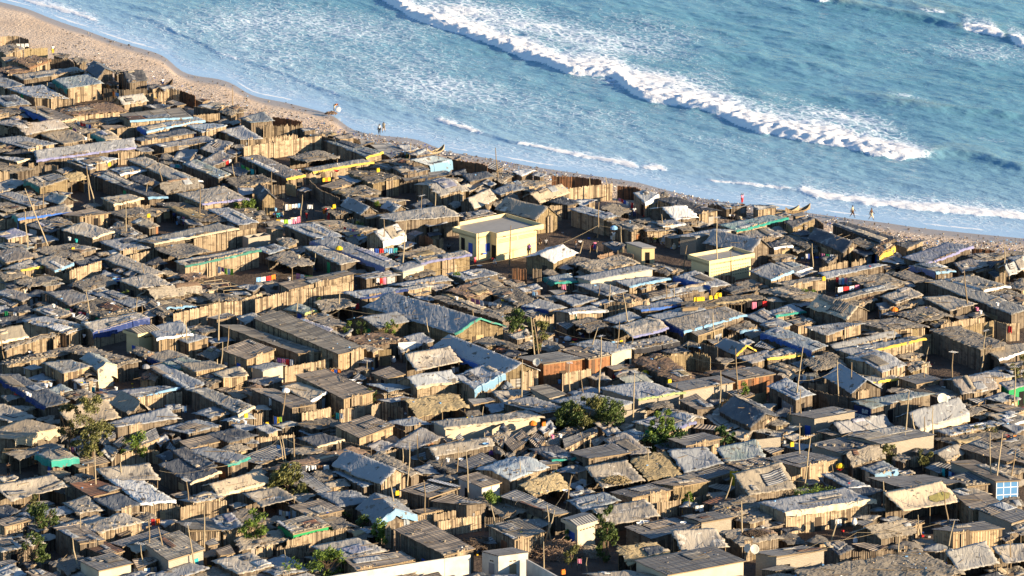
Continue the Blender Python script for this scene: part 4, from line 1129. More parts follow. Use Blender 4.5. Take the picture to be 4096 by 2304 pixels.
fn = t.noise(st, 1.5, 6, .7); mixn = t.math('ADD', t.math('MULTIPLY', lace, .38), t.math('MULTIPLY', fn, .78))
cov = t.math('MULTIPLY', t.math('ADD', t.math('ADD', mixn, t.math('MULTIPLY', fo, .95)), -.99), 3.0, clamp=True)
milk = t.math('MULTIPLY', t.math('SUBTRACT', fo, .15, clamp=True), .55, clamp=True)
wc = t.mix(milk, wc, (.38, .55, .68)); c = t.mix(cov, wc, t.mix(t.ramp(fo, [(.55, 0), (.85, 1.0)]), (.72, .82, .90), (.92, .90, .86))); t.color(c)  # thin lace gets a bluish shade tint in its colour, breakers warm white
t.rough(t.math('MULTIPLY_ADD', cov, .6, .12)); t.b.inputs['IOR'].default_value = 1.33; t.b.inputs['Specular IOR Level'].default_value = .5
hb = t.math('ADD', t.math('MULTIPLY', t.noise(t.map(al, (.4, 1, 1)), .7, 5, .55), .9), t.math('MULTIPLY', cov, .25))
t.bump(t.math('MULTIPLY', hb, t.math('MULTIPLY_ADD', t.math('POWER', sh_, 2.5), -.85, 1.0)), .42)
grid_mesh('sea', XX, YY, Zs, t.m, dict(foam=foam, shore_sheen=shal), 'structure')
# ---------------------------------------------------------------- shacks
ROOFS = dict(tg='tarp_grey', tt='tarp_tan', td='tarp_dark', tw='tarp_white', tc='tarp_cream', tn='tarp_green', tb='tarp_blue', ts='tarp_sky', tp='tarp_purple', te='tarp_teal', tr='tarp_brown',
             cg='corr_grey', cb='corr_brown', cd='corr_dark', cr='corr_rust', cp='corr_pale', ht='thatch_tan', hd='thatch_dark', hr='thatch_red', hs='straw')
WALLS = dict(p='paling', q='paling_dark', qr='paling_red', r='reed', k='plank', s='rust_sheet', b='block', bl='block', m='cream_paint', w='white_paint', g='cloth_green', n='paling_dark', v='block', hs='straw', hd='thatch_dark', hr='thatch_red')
RTXT = dict(tg='dusty grey canvas', tt='tan canvas', td='black sheeting', tw='white plastic', tc='cream canvas', tn='grey-green canvas', tb='faded blue sheeting', ts='pale blue sheeting', tp='violet sheeting', te='sea-green netting', tr='brown canvas',
            cg='grey tin', cb='brown tin', cd='dark tin', cr='rusty tin', cp='pale tin', ht='pale thatch', hd='dark thatch', hr='red-brown thatch', hs='golden straw')
TRIM = dict(yellow=(.75, .50, .07), green=(.06, .25, .18), blue=(.04, .12, .38), sky=(.20, .36, .50), purple=(.20, .20, .34), white=(.72, .71, .68), cream=(.60, .49, .32), teal=(.02, .22, .17), navy=(.012, .035, .16),
            lime=(.36, .42, .15), black=(.02, .02, .025), brown=(.22, .12, .06))
for k, c_ in TRIM.items(): m_tarp('trim_'+k, c_, .06, .05, tuple(min(1, x*.7+.05) for x in c_))
LANDMARKS = [  # full-photo pixel, phrase
 (2000, 900, 'the big yellow hall'), (2890, 1050, 'the smaller yellow hall'), (2560, 1000, 'the yellow kiosk'), (560, 1330, 'the small yellow gatehouse'), (2310, 2120, 'the cream gatehouse with a blue door'),
 (1960, 2240, 'the white house beside the long white wall'), (1750, 1280, 'the biggest grey ridge tent'), (2350, 1740, 'the dense green trees'), (350, 1800, 'the tall leafy tree'), (3770, 1600, 'the two pale dishes'),
 (3550, 1790, 'the largest cement-block house'), (3680, 1990, 'the billboard canvas'), (2180, 790, 'the striped arched tent'), (1240, 640, 'the walled yard'), (310, 340, 'the square hut nearest the far beach'),
 (650, 365, 'the dark boat prow'), (160, 730, 'the reed hut with green cloth'), (990, 830, 'the small round green tree'), (850, 1030, 'the green-hemmed long hut'), (3560, 1380, 'the hut with the brilliant yellow hem'),
 (3150, 860, 'the beached boats'), (3790, 990, 'the long violet-blue cover'), (3230, 1200, 'the olive bush'), (1220, 2000, 'the pearl-grey rounded tent'), (2900, 1840, 'the pale green awning'), (130, 1950, 'the wide sand-coloured awning'),
 (120, 2160, 'the roof with three tyres'), (3370, 2060, 'the tall golden paling wall'), (1150, 1480, 'the two longest tin roofs'), (2700, 1480, 'the spiky palm leaf roof'), (1670, 2100, 'the tall dark plank barn'), (2060, 1210, 'the pink and grey washing'),
 (1050, 740, 'the yellow-ended row hut'), (500, 620, 'the long purple-hemmed hut'), (780, 2180, 'the ribbed tin house with a blue shutter'), (4040, 1960, 'the sky blue barred wall'), (2450, 1090, 'the long cream block row'), (470, 2000, 'the clean whitish sloping roof'),
 (3450, 1240, 'the cream gable canvas'), (2140, 1310, 'the tall thin tree'), (1400, 1840, 'the silver-grey ridged tent'), (2600, 1320, 'the widest smooth tan roof')]

def corners(t, L, F, Rr, h, tilt):
    l = tat(t, *L, h+tilt); f = tat(t, *F, h); r = tat(t, *Rr, h)
    return l, f, r
def bil(f, r, l, u, v): return f + (r-f)*u + (l-f)*v

class Shack: pass
SH = []
for line in SHACKS.strip().split('\n'):
    if not line.strip(): continue
    a, _, lab = line.partition('|'); tk = a.split(); s = Shack(); s.tile = tk[0]; n = list(map(float, tk[1:7])); s.n = n; s.roof = tk[7]; s.wall = tk[8]; s.o = tk[9:]; s.lab = lab.strip()
    s.h = 1.92 + RNG.uniform(-.2, .2); s.g = 0; s.G = 1.0; s.tilt = 0.0; s.e = s.l = None; s.E = .26; s.st = 0; s.fl = set()
    for q in s.o:
        if q[0] == 'h' and q[1:2].isdigit(): s.h = float(q[1:]) + RNG.uniform(-.03, .03)
        elif q.startswith('e='): s.e = q[2:]
        elif q.startswith('l='): s.l = q[2:]
        elif q[0] == 'g' and len(q) == 2: s.g = int(q[1])
        elif q[0] == 'G': s.G = float(q[1:])
        elif q[0] == 't' and len(q) > 1: s.tilt = float(q[1:])
        elif q[0] == 'E': s.E = float(q[1:])
        elif q[0] == 'n' and q[1:].isdigit(): s.st = int(q[1:])
        elif q == 'b1': pass
        else: s.fl.add(q)
    L, F, Rr = (n[0], n[1]), (n[2], n[3]), (n[4], n[5])
    s.L, s.F, s.R = corners(s.tile, L, F, Rr, s.h, s.tilt)
    s.hl, s.hr = (s.L-s.F).to_2d().length, (s.R-s.F).to_2d().length
    c = s.F + (s.R-s.F)/2 + (s.L-s.F)/2; s.c = c
    s.px = tp(s.tile, (n[0]+n[4])/2, (n[1]+n[5])/2)
    SH.append(s)

# low lean-tos and store sheds that fill the remaining gaps between the shacks; open yards stay open
YARDS = [('B',(700,400),(1000,400),(1050,610),(700,610)),('A',(740,900),(1400,900),(1400,1040),(760,1040)),('X',(430,700),(1200,700),(1200,880),(480,930)),('C',(150,560),(800,600),(900,800),(150,830)),('B',(1600,740),(1900,740),(1850,920),(1600,920)),
 ('B',(1550,1120),(2600,1050),(2500,1110),(1760,1320)),('C',(0,1220),(700,1200),(760,1330),(0,1449)),('B',(1700,1300),(2576,1220),(2576,1449),(2000,1449)),('D',(240,780),(1000,820),(1500,1000),(1760,1300),(600,1200),(240,1200)),('C',(1850,850),(2060,850),(2060,1100),(1850,1060)),
 ('D',(800,560),(1400,600),(1400,800),(1000,760)),('D',(2050,700),(2700,700),(2600,800),(2080,830)),('F',(50,620),(900,520),(1300,480),(1300,640),(900,640),(50,780)),('F',(1100,850),(1500,850),(1400,1040),(1000,1060)),('G',(-400,330),(900,60),(1000,130),(300,260),(-400,420)),('G',(1150,780),(1600,760),(1600,900),(1200,870)),
 ('H',(380,450),(1000,450),(1000,600),(380,600)),('H',(1200,720),(2050,720),(2050,960),(1600,900)),('I',(1560,400),(2150,420),(2150,640),(1600,680)),('I',(220,170),(700,240),(380,300),(220,280)),('J',(0,320),(360,340),(350,440),(0,460)),('M',(330,830),(900,830),(850,1080),(330,1080)),('L',(200,1050),(1050,1050),(1100,1449),(200,1449)),
 ('K',(1800,1000),(2300,1000),(2300,1120),(1950,1120)),('H',(100,850),(520,900),(500,1080),(100,1080)),('I',(1800,250),(2500,250),(2500,340),(1900,330)),('C',(1150,430),(1650,430),(1600,640),(1400,640)),('E',(440,500),(700,560),(700,620),(440,580)),('E',(250,770),(560,760),(560,900),(250,880)),('E',(560,1100),(1000,1090),(900,1220),(600,1220)),
 ('J',(400,1120),(780,1180),(560,1320),(400,1300)),('G',(150,1250),(750,1250),(760,1400),(150,1400)),('M',(1300,780),(1950,760),(1900,900),(1400,900)),('F',(1830,1180),(1960,1180),(1940,1350),(1820,1350)),('D',(0,1000),(240,1100),(200,1300),(0,1250)),('C',(2170,1200),(2576,1200),(2576,1300),(2200,1300))]
def inpoly(x, y, P):
    c = False
    for i in range(len(P)):
        (x1, y1), (x2, y2) = P[i], P[i-1]
        if (y1 > y) != (y2 > y) and x < (x2-x1)*(y-y1)/(y2-y1)+x1: c = not c
    return c
yp = [[tuple(tat(t_, *q, 0).to_2d()) for q in pp] for t_, *pp in YARDS]
def rect_of(s): return (s.F, s.R-s.F, s.L-s.F)
_c = np.array([[s.c.x, s.c.y] for s in SH]); 
_F = np.array([[s.F.x, s.F.y] for s in SH]); _A = np.array([[(s.R-s.F).x, (s.R-s.F).y] for s in SH]); _B = np.array([[(s.L-s.F).x, (s.L-s.F).y] for s in SH])
def covered(x, y, m=.0):
    d = np.array([x, y])-_F; det = _A[:, 0]*_B[:, 1]-_A[:, 1]*_B[:, 0]; u = (d[:, 0]*_B[:, 1]-d[:, 1]*_B[:, 0])/det; v = (_A[:, 0]*d[:, 1]-_A[:, 1]*d[:, 0])/det
    mu, mv = m/np.hypot(*_A.T), m/np.hypot(*_B.T)
    return bool(np.any((u > -mu) & (u < 1+mu) & (v > -mv) & (v < 1+mv)))
SPEC = [at(x_, y_, 0).to_2d() for x_, y_ in ((1950, 960), (2050, 930), (2120, 930), (2880, 1060), (2820, 1080), (2950, 1050), (2560, 1030), (560, 1370), (2310, 2140), (1960, 2250), (1000, 950))]
frr = random.Random(5); NF = 0
def px_of(p):
    q = Vector((p.x, p.y, p.z-CAM_H)); zc = q.y*CD-q.z*SD; yc = q.y*SD+q.z*CD
    return 2048+FPX*q.x/zc, 1152-FPX*yc/zc
MW, MH = 1024, 600; MASK = np.zeros((MH, MW), dtype=bool); _yy, _xx = np.mgrid[0:MH, 0:MW]
def poly_mask(pts):
    pts = [(x/4, y/4) for x, y in pts]; x0, x1 = max(0, int(min(q[0] for q in pts))), min(MW, int(max(q[0] for q in pts))+2); y0, y1 = max(0, int(min(q[1] for q in pts))), min(MH, int(max(q[1] for q in pts))+2)
    if x1 <= x0 or y1 <= y0: return None
    X_ = _xx[y0:y1, x0:x1]+.5; Y_ = _yy[y0:y1, x0:x1]+.5; c = np.zeros(X_.shape, dtype=bool)
    for i in range(len(pts)):
        (ax, ay), (bx, by) = pts[i], pts[i-1]
        if ay == by: continue
        c ^= ((ay > Y_) != (by > Y_)) & (X_ < (bx-ax)*(Y_-ay)/(by-ay)+ax)
    return (slice(y0, y1), slice(x0, x1)), c
def sil(L_, F_, R_, drop):
    B_ = L_+R_-F_; d = Vector((0, 0, drop)); return [px_of(q) for q in (B_, L_, L_-d, F_-d, R_-d, R_)]
def stamp(pts):
    r = poly_mask(pts)
    if r: MASK[r[0]] |= r[1]
for s in SH: stamp(sil(s.L, s.F, s.R, s.h*(.5 if s.lab else .06)))
for t_, *pp in YARDS: stamp([tp(t_, *q) for q in pp])
for x0, y0, x1, y1 in ((1780, 840, 2200, 1090), (2680, 970, 3080, 1120), (2480, 950, 2640, 1080), (480, 1290, 800, 1420), (2230, 2040, 2420, 2200), (1340, 2190, 2260, 2304), (940, 900, 1060, 1010)): stamp([(x0, y0), (x1, y0), (x1, y1), (x0, y1)])
for line in FENCES.strip().split('\n'):
    tk = line.partition('|')[0].split(); k = next(i for i, q in enumerate(tk[1:], 1) if not q.lstrip('-').replace('.', '').isdigit()); co = list(map(float, tk[1:k])); hh = float(tk[k+1])
    P_ = [tat(tk[0], co[i], co[i+1], hh) for i in range(0, len(co), 2)]; stamp([px_of(q) for q in P_]+[px_of(q-Vector((0, 0, hh*.8))) for q in P_[::-1]])
stamp([(x_, y_) for x_, y_ in EDGE]+[(4300, -50), (-100, -50)])
for k in range(34000):
    if NF >= 520: break
    X_, Y_ = frr.uniform(10, 4090), frr.uniform(170, 2330)
    if MASK[int(Y_/4), int(X_/4)]: continue
    hh = frr.uniform(1.2, 1.9); p = at(X_, Y_, hh); x, y = p.x, p.y
    if (y-float(ext(BX, BY, np.array([x]))[0]))*CT > -1.0: continue
    j = int(np.argmin(((_c-[x, y])**2).sum(1))); ref = SH[j]; a = (ref.R-ref.F).to_2d().normalized(); b = (ref.L-ref.F).to_2d().normalized(); best = None
    ja = frr.uniform(-.22, .22); a = Vector((a.x*math.cos(ja)-a.y*math.sin(ja), a.x*math.sin(ja)+a.y*math.cos(ja))); b = Vector((b.x*math.cos(ja)-b.y*math.sin(ja), b.x*math.sin(ja)+b.y*math.cos(ja)))
    for w_, d_ in ((8.5, 3.6), (3.8, 8.0), (6.0, 4.0), (4.0, 5.5), (4.5, 3.2), (3.4, 3.0), (3.0, 2.0), (2.0, 3.0), (1.9, 1.7)):
        w_ *= frr.uniform(.9, 1.1); d_ *= frr.uniform(.9, 1.1); F_ = Vector((x, y))-a*w_/2-b*d_/2; Fv = Vector((F_.x, F_.y, hh)); Rv = Vector((*(F_+a*w_), hh)); Lv = Vector((*(F_+b*d_), hh))
        r = poly_mask(sil(Lv, Fv, Rv, hh*.2))
        if r is None: continue
        n_ = r[1].sum()
        if n_ > 14 and (MASK[r[0]] & r[1]).sum() < .16*n_: best = (w_, d_, F_); break
    if not best: continue
    w_, d_, F_ = best; s = Shack(); s.h = hh; s.tile = 'A'; s.roof = frr.choice(['tg', 'tg', 'hd', 'hd', 'td', 'tt', 'cb', 'ht', 'tr', 'cg']); s.wall = frr.choice('qqpq'); s.o = []; s.lab = ''; s.g = 0; s.G = 1; s.tilt = frr.uniform(-.1, .25); s.e = s.l = None; s.E = .26; s.st = 0; s.fl = {'filler'}
    s.F = Vector((F_.x, F_.y, s.h)); s.R = Vector((*(F_+a*w_), s.h)); s.L = Vector((*(F_+b*d_), s.h+s.tilt)); s.hl, s.hr = d_, w_; s.c = s.F+(s.R-s.F)/2+(s.L-s.F)/2; s.px = (X_, Y_); SH.append(s); NF += 1
    stamp(sil(s.L, s.F, s.R, hh*.35)); _c = np.vstack([_c, [s.c.x, s.c.y]])
print('fillers', NF, 'shacks', len(SH))
def roof_z(s, u, v):           # height above the linear plane
    z = 0
    if s.g == 1: z = s.G*(1-np.abs(2*u-1))
    elif s.g == 2: z = s.G*(1-np.abs(2*v-1))
    elif s.wall not in 'bmwsv': z = s.tw*(2*u-1)*(2*v-1) - s.sag*np.sin(np.pi*u)*np.sin(np.pi*v)
    return z
def roof_grid(s, seed):
    wu, wv = s.hr, s.hl; st = .30
    nu, nv = max(4, int(wu/st)), max(4, int(wv/st))
    if s.g == 1 and nu % 2: nu += 1
    if s.g == 2 and nv % 2: nv += 1
    u = np.linspace(0, 1, nu+1); v = np.linspace(0, 1, nv+1); U, V = np.meshgrid(u, v)
    F, A, B = np.array(s.F), np.array(s.R-s.F), np.array(s.L-s.F)
    P = F + U[..., None]*A + V[..., None]*B
    P[..., 2] += roof_z(s, U, V)
    x, y = U*wu, V*wv; k = s.roof[0]
    if k == 't':
        a = .20 if s.g else .13
        wr = fbm(x*.45+seed, y*.25+seed*2, 2, seed); P[..., 2] += (wr-.5)*a*1.2
        sk = 1 if seed % 2 else -1
        ry = 1-np.abs(2*fbm((x+sk*y*.4)*.8+seed, (y-x*.3)*.22, 2, seed+5)-1); P[..., 2] += (ry-.6)*.10
        P[..., 2] += (fbm(x*1.6, y*1.2, 2, seed+9)-.5)*.018
        if s.tilt or s.wall == 'o': P[..., 2] -= .28*np.sin(U*math.pi)*np.sin(V*math.pi)
    elif k == 'h':
        P[..., 2] += (fbm(x*.9+seed, y*.5, 3, seed)-.5)*.35 + RNG.uniform(-.03, .03, U.shape)
    else:
        P[..., 2] += (fbm(x*.4+seed, y*.4, 2, seed)-.5)*.10
        sh = np.floor(y/.9); P[..., 2] += (((sh*7.3+seed) % 3)-1)*.015
    amp = dict(t=.16, h=.24, c=.05)[k]
    e = np.zeros(U.shape+(2,)); an = (A/ (np.linalg.norm(A)+1e-6))[:2]; bn = (B/(np.linalg.norm(B)+1e-6))[:2]
    r = RNG.uniform(-1, 1, U.shape)
    e[:, 0] -= an*(amp*r[:, 0:1]+amp); e[:, -1] += an*(amp*r[:, -1:]+amp); e[0, :] -= bn*(amp*r[0][:, None]+amp); e[-1, :] += bn*(amp*r[-1][:, None]+amp)
    P[..., :2] += e
    if k in 'th':
        dz = dict(t=.01, h=.07)[k]
        for sl in ((slice(None), 0), (slice(None), -1), (0, slice(None)), (-1, slice(None))):
            P[sl + (2,)] -= dz + RNG.uniform(0, .04 if k == 't' else .08, P[sl].shape[:-1])
    return P, x, y
def roof_mesh(s, seed):
    P, x, y = roof_grid(s, seed); nr, nc = P.shape[:2]; mb = MB(); th = dict(t=.03, h=.10, c=.03)[s.roof[0]]
    top = P.reshape(-1, 3); bot = top.copy(); bot[:, 2] -= th
    uv = np.stack([x.ravel(), y.ravel()], -1); n = nr*nc
    fs = []
    for j in range(nr-1):
        for i in range(nc-1):
            a = j*nc+i; fs.append((a, a+1, a+nc+1, a+nc)); fs.append((n+a, n+a+nc, n+a+nc+1, n+a+1))
    ring = [i for i in range(nc)] + [j*nc+nc-1 for j in range(1, nr)] + [(nr-1)*nc+i for i in range(nc-2, -1, -1)] + [j*nc for j in range(nr-2, 0, -1)]
    for k in range(len(ring)):
        a, b = ring[k], ring[(k+1) % len(ring)]; fs.append((a, n+a, n+b, b))
    mb.add(np.vstack([top, bot]), fs, np.vstack([uv, uv]))
    s.P = P
    return mb
def wall_strip(mb, a, b, ztop, step=.24, inward=None, jag=0, off=.045, z0=0, u0=0):
    """a run of uneven upright boards from a to b; ztop(f) gives the top"""
    a = Vector(a).to_2d(); b = Vector(b).to_2d(); d = b-a; L = d.length
    if L < .05: return
    n = max(1, int(L/step)); dn = d/L; nn = Vector((dn.y, -dn.x))
    vs = []; fs = []; uv = []
    for i in range(n):
        o = RNG.uniform(0, off); f0, f1 = i/n, (i+1)/n; q0 = a+d*f0+nn*o; q1 = a+d*f1+nn*o
        if jag: zt = ztop((f0+f1)/2)+RNG.uniform(-jag, jag); z_0 = zt+RNG.uniform(-jag, 0)*.5; z_1 = zt+RNG.uniform(-jag, 0)*.5
        else: z_0, z_1 = ztop(f0), ztop(f1)
        k = len(vs)
        vs += [(q0.x, q0.y, z0), (q1.x, q1.y, z0), (q1.x, q1.y, z_1), (q0.x, q0.y, z_0)]
        uv += [(u0+f0*L, 0), (u0+f1*L, 0), (u0+f1*L, z_1), (u0+f0*L, z_0)]; fs.append((k, k+1, k+2, k+3))
        if jag:
            m = (q0+q1)/2; vs.append((m.x, m.y, zt+abs(RNG.uniform(.3, 1))*jag)); uv.append((u0+(f0+f1)/2*L, zt)); fs.append((k+3, k+2, k+4))
            w = .05; r0 = q0-nn*w; r1 = q1-nn*w; k2 = len(vs)
            vs += [(r0.x, r0.y, z0), (r1.x, r1.y, z0), (r1.x, r1.y, z_1), (r0.x, r0.y, z_0), (m.x-nn.x*w, m.y-nn.y*w, vs[k+4][2])]; uv += uv[k:k+5]
            fs += [(k2+1, k2, k2+3, k2+4, k2+2), (k+3, k+4, k2+4, k2+3), (k+4, k+2, k2+2, k2+4), (k, k+3, k2+3, k2), (k+2, k+1, k2+1, k2+2)]
    mb.add(vs, fs, uv)
def panel(mb, A, B, f0, f1, z0, z1, proud=.04, thick=.05):
    A = Vector(A); B = Vector(B); d = (B-A); d.z = 0; L = d.length; dn = d/L; nn = Vector((dn.y, -dn.x, 0))
    c = A + d*((f0+f1)/2) + nn*(proud-thick/2+.0); c.z = (z0+z1)/2
    mb.box(c, ((f1-f0)*L, thick, z1-z0), math.atan2(dn.y, dn.x))
def onwall(A, B, f, z, proud=.05):
    A = Vector(A); B = Vector(B); d = (B-A); d.z = 0; dn = d.normalized(); nn = Vector((dn.y, -dn.x, 0)); p = A+d*f+nn*proud; p.z = z; return p, math.atan2(dn.y, dn.x)
LET = {'A':[(0,0,.5,1),(.5,1,1,0),(.2,.4,.8,.4)],'B':[(0,0,0,1),(0,1,.8,.9),(.8,.9,.7,.5),(0,.5,.7,.5),(.7,.5,.9,.1),(.9,.1,0,0)],'R':[(0,0,0,1),(0,1,.9,.9),(.9,.9,.8,.5),(.8,.5,0,.5),(.4,.5,1,0)],
 'E':[(0,0,0,1),(0,1,1,1),(0,.5,.8,.5),(0,0,1,0)],'S':[(1,.9,.1,1),(.1,1,0,.6),(0,.6,1,.4),(1,.4,.9,0),(.9,0,0,.1)],'T':[(0,1,1,1),(.5,0,.5,1)],'N':[(0,0,0,1),(0,1,1,0),(1,0,1,1)],'U':[(0,1,0,.1),(0,.1,1,.1),(1,.1,1,1)],
 'V':[(0,1,.5,0),(.5,0,1,1)],'C':[(1,1,0,.9),(0,.9,0,.1),(0,.1,1,0)],'H':[(0,0,0,1),(1,0,1,1),(0,.5,1,.5)],'M':[(0,0,0,1),(0,1,.5,.4),(.5,.4,1,1),(1,1,1,0)]}
def lettering(text, A, B, f0, f1, z0, z1, mat, parent, proud=.07):
    mb = MB(); n = len(text); P0, rz = onwall(A, B, f0, z0, proud); P1, _ = onwall(A, B, f1, z0, proud); W = (P1-P0).length/n; d = (P1-P0).normalized()
    for i, ch in enumerate(text):
        for x0, y0, x1, y1 in LET.get(ch, []):
            a = P0+d*((i+.12+x0*.72)*W)+Vector((0, 0, y0*(z1-z0))); b = P0+d*((i+.12+x1*.72)*W)+Vector((0, 0, y1*(z1-z0)))
            mb.tube([a, b], .045, 4)
    return mb.build('lettering', mat, parent)
def trim_strip(s, side, col, E, root):
    """cloth or plastic hem hanging outside one edge, following the roof edge"""
    P = s.P; row = P[0, :] if side == 'e' else P[:, 0]
    nr = Vector(((s.L-s.F).normalized() if side == 'e' else (s.R-s.F).normalized())); out = -nr
    n = len(row); mb = MB(); vs = []; uv = []; fs = []
    rows = 4
    for j in range(rows+1):
        for i in range(n):
            p = Vector(row[i]); q = j/rows; hang = E*(.45+1.0*float(fbm(np.array([i*.22]), np.array([s.c.x]), 2, 5)[0]))
            if side == 'e' and E > .5: hang = min(hang*1.0, max(.3, p.z-.15))
            o = .04+q*.07+.02*math.sin(i*1.9+q*2); z = p.z+.05-hang*q
            if j == 0: o = -.12; z = p.z+.07
            vs.append((p.x+out.x*o, p.y+out.y*o, z)); uv.append((i*.3, j*.2))
    for j in range(rows):
        for i in range(n-1): a = j*n+i; fs.append((a, a+1, a+n+1, a+n))
    mb.add(vs, fs, uv)
    return mb.build('hanging_hem', M_('trim_'+col), root, smooth=True)

def name_of(s):
    if 'filler' in s.fl: return ('lean_to', 'lean-to', 'small lean-tos between the shacks') if s.roof[0] == 't' else ('low_shed', 'shed', 'low sheds between the shacks')
    if s.wall == 'o': return 'shade_canopy', 'shade canopy', 'shade canopies among the shacks'
    if s.g and s.roof[0] == 't' and s.G >= 1.0: return 'canvas_tent', 'tent', 'canvas tents among the shacks'
    if s.wall in ('b', 'm', 'w', 'v'): return 'block_house', 'house', 'solid walled houses in the settlement'
    if s.roof[0] == 'h': return 'thatched_hut', 'hut', 'thatched huts of the settlement'
    if s.roof[0] == 'c': return 'tin_roofed_shack', 'shack', 'tin roofed shacks of the settlement'
    return 'canvas_roofed_hut', 'hut', 'canvas roofed huts of the settlement'
# labels for the shacks without one of their own: what the roof is, and which of its kind counted from a landmark
used = set(s.lab for s in SH if s.lab); ORD = ['nearest', 'second nearest', 'third nearest', 'fourth nearest', 'fifth nearest', 'sixth nearest', 'seventh nearest', 'eighth nearest', 'ninth nearest']
def side_word(lx, ly, px, py):
    dx, dy = px-lx, (py-ly)*2.2
    if abs(dy) > abs(dx): return 'seaward of' if dy < 0 else 'inland of'
    return 'along the row to the east of' if dx > 0 else 'along the row to the west of'
def auto_label(s, pool, noun):
    near = sorted(LANDMARKS, key=lambda q: math.hypot(q[0]-s.px[0], (q[1]-s.px[1])*2.2))
    for lm in near[:5]:
        same = sorted(pool, key=lambda q: math.hypot(q.px[0]-lm[0], (q.px[1]-lm[1])*2.2)); k = same.index(s)
        if k > 7: continue
        lab = f"{noun}, {ORD[k]} to {lm[2]}"
        if lab not in used: used.add(lab); return lab
    lm = near[0]; k = sorted(pool, key=lambda q: math.hypot(q.px[0]-lm[0], (q.px[1]-lm[1])*2.2)).index(s); lab = f"{noun}, number {k+1} out from {lm[2]}"; used.add(lab); return lab
for s in SH:
    if not s.lab:
        fi = 'filler' in s.fl; pool = [q for q in SH if q.roof == s.roof and (q.wall == 'o') == (s.wall == 'o') and ('filler' in q.fl) == fi]
        shape = 'open shade' if s.wall == 'o' else ('row hut' if max(s.hl, s.hr) > 9 else 'hut')
        s.lab = auto_label(s, pool, ("small " if fi else "")+RTXT[s.roof]+((" lean-to" if s.roof[0] == "t" else " low shed") if fi else (" shade" if s.wall == 'o' else " roof")))
def is_detail(s): return s.c.y < 99999

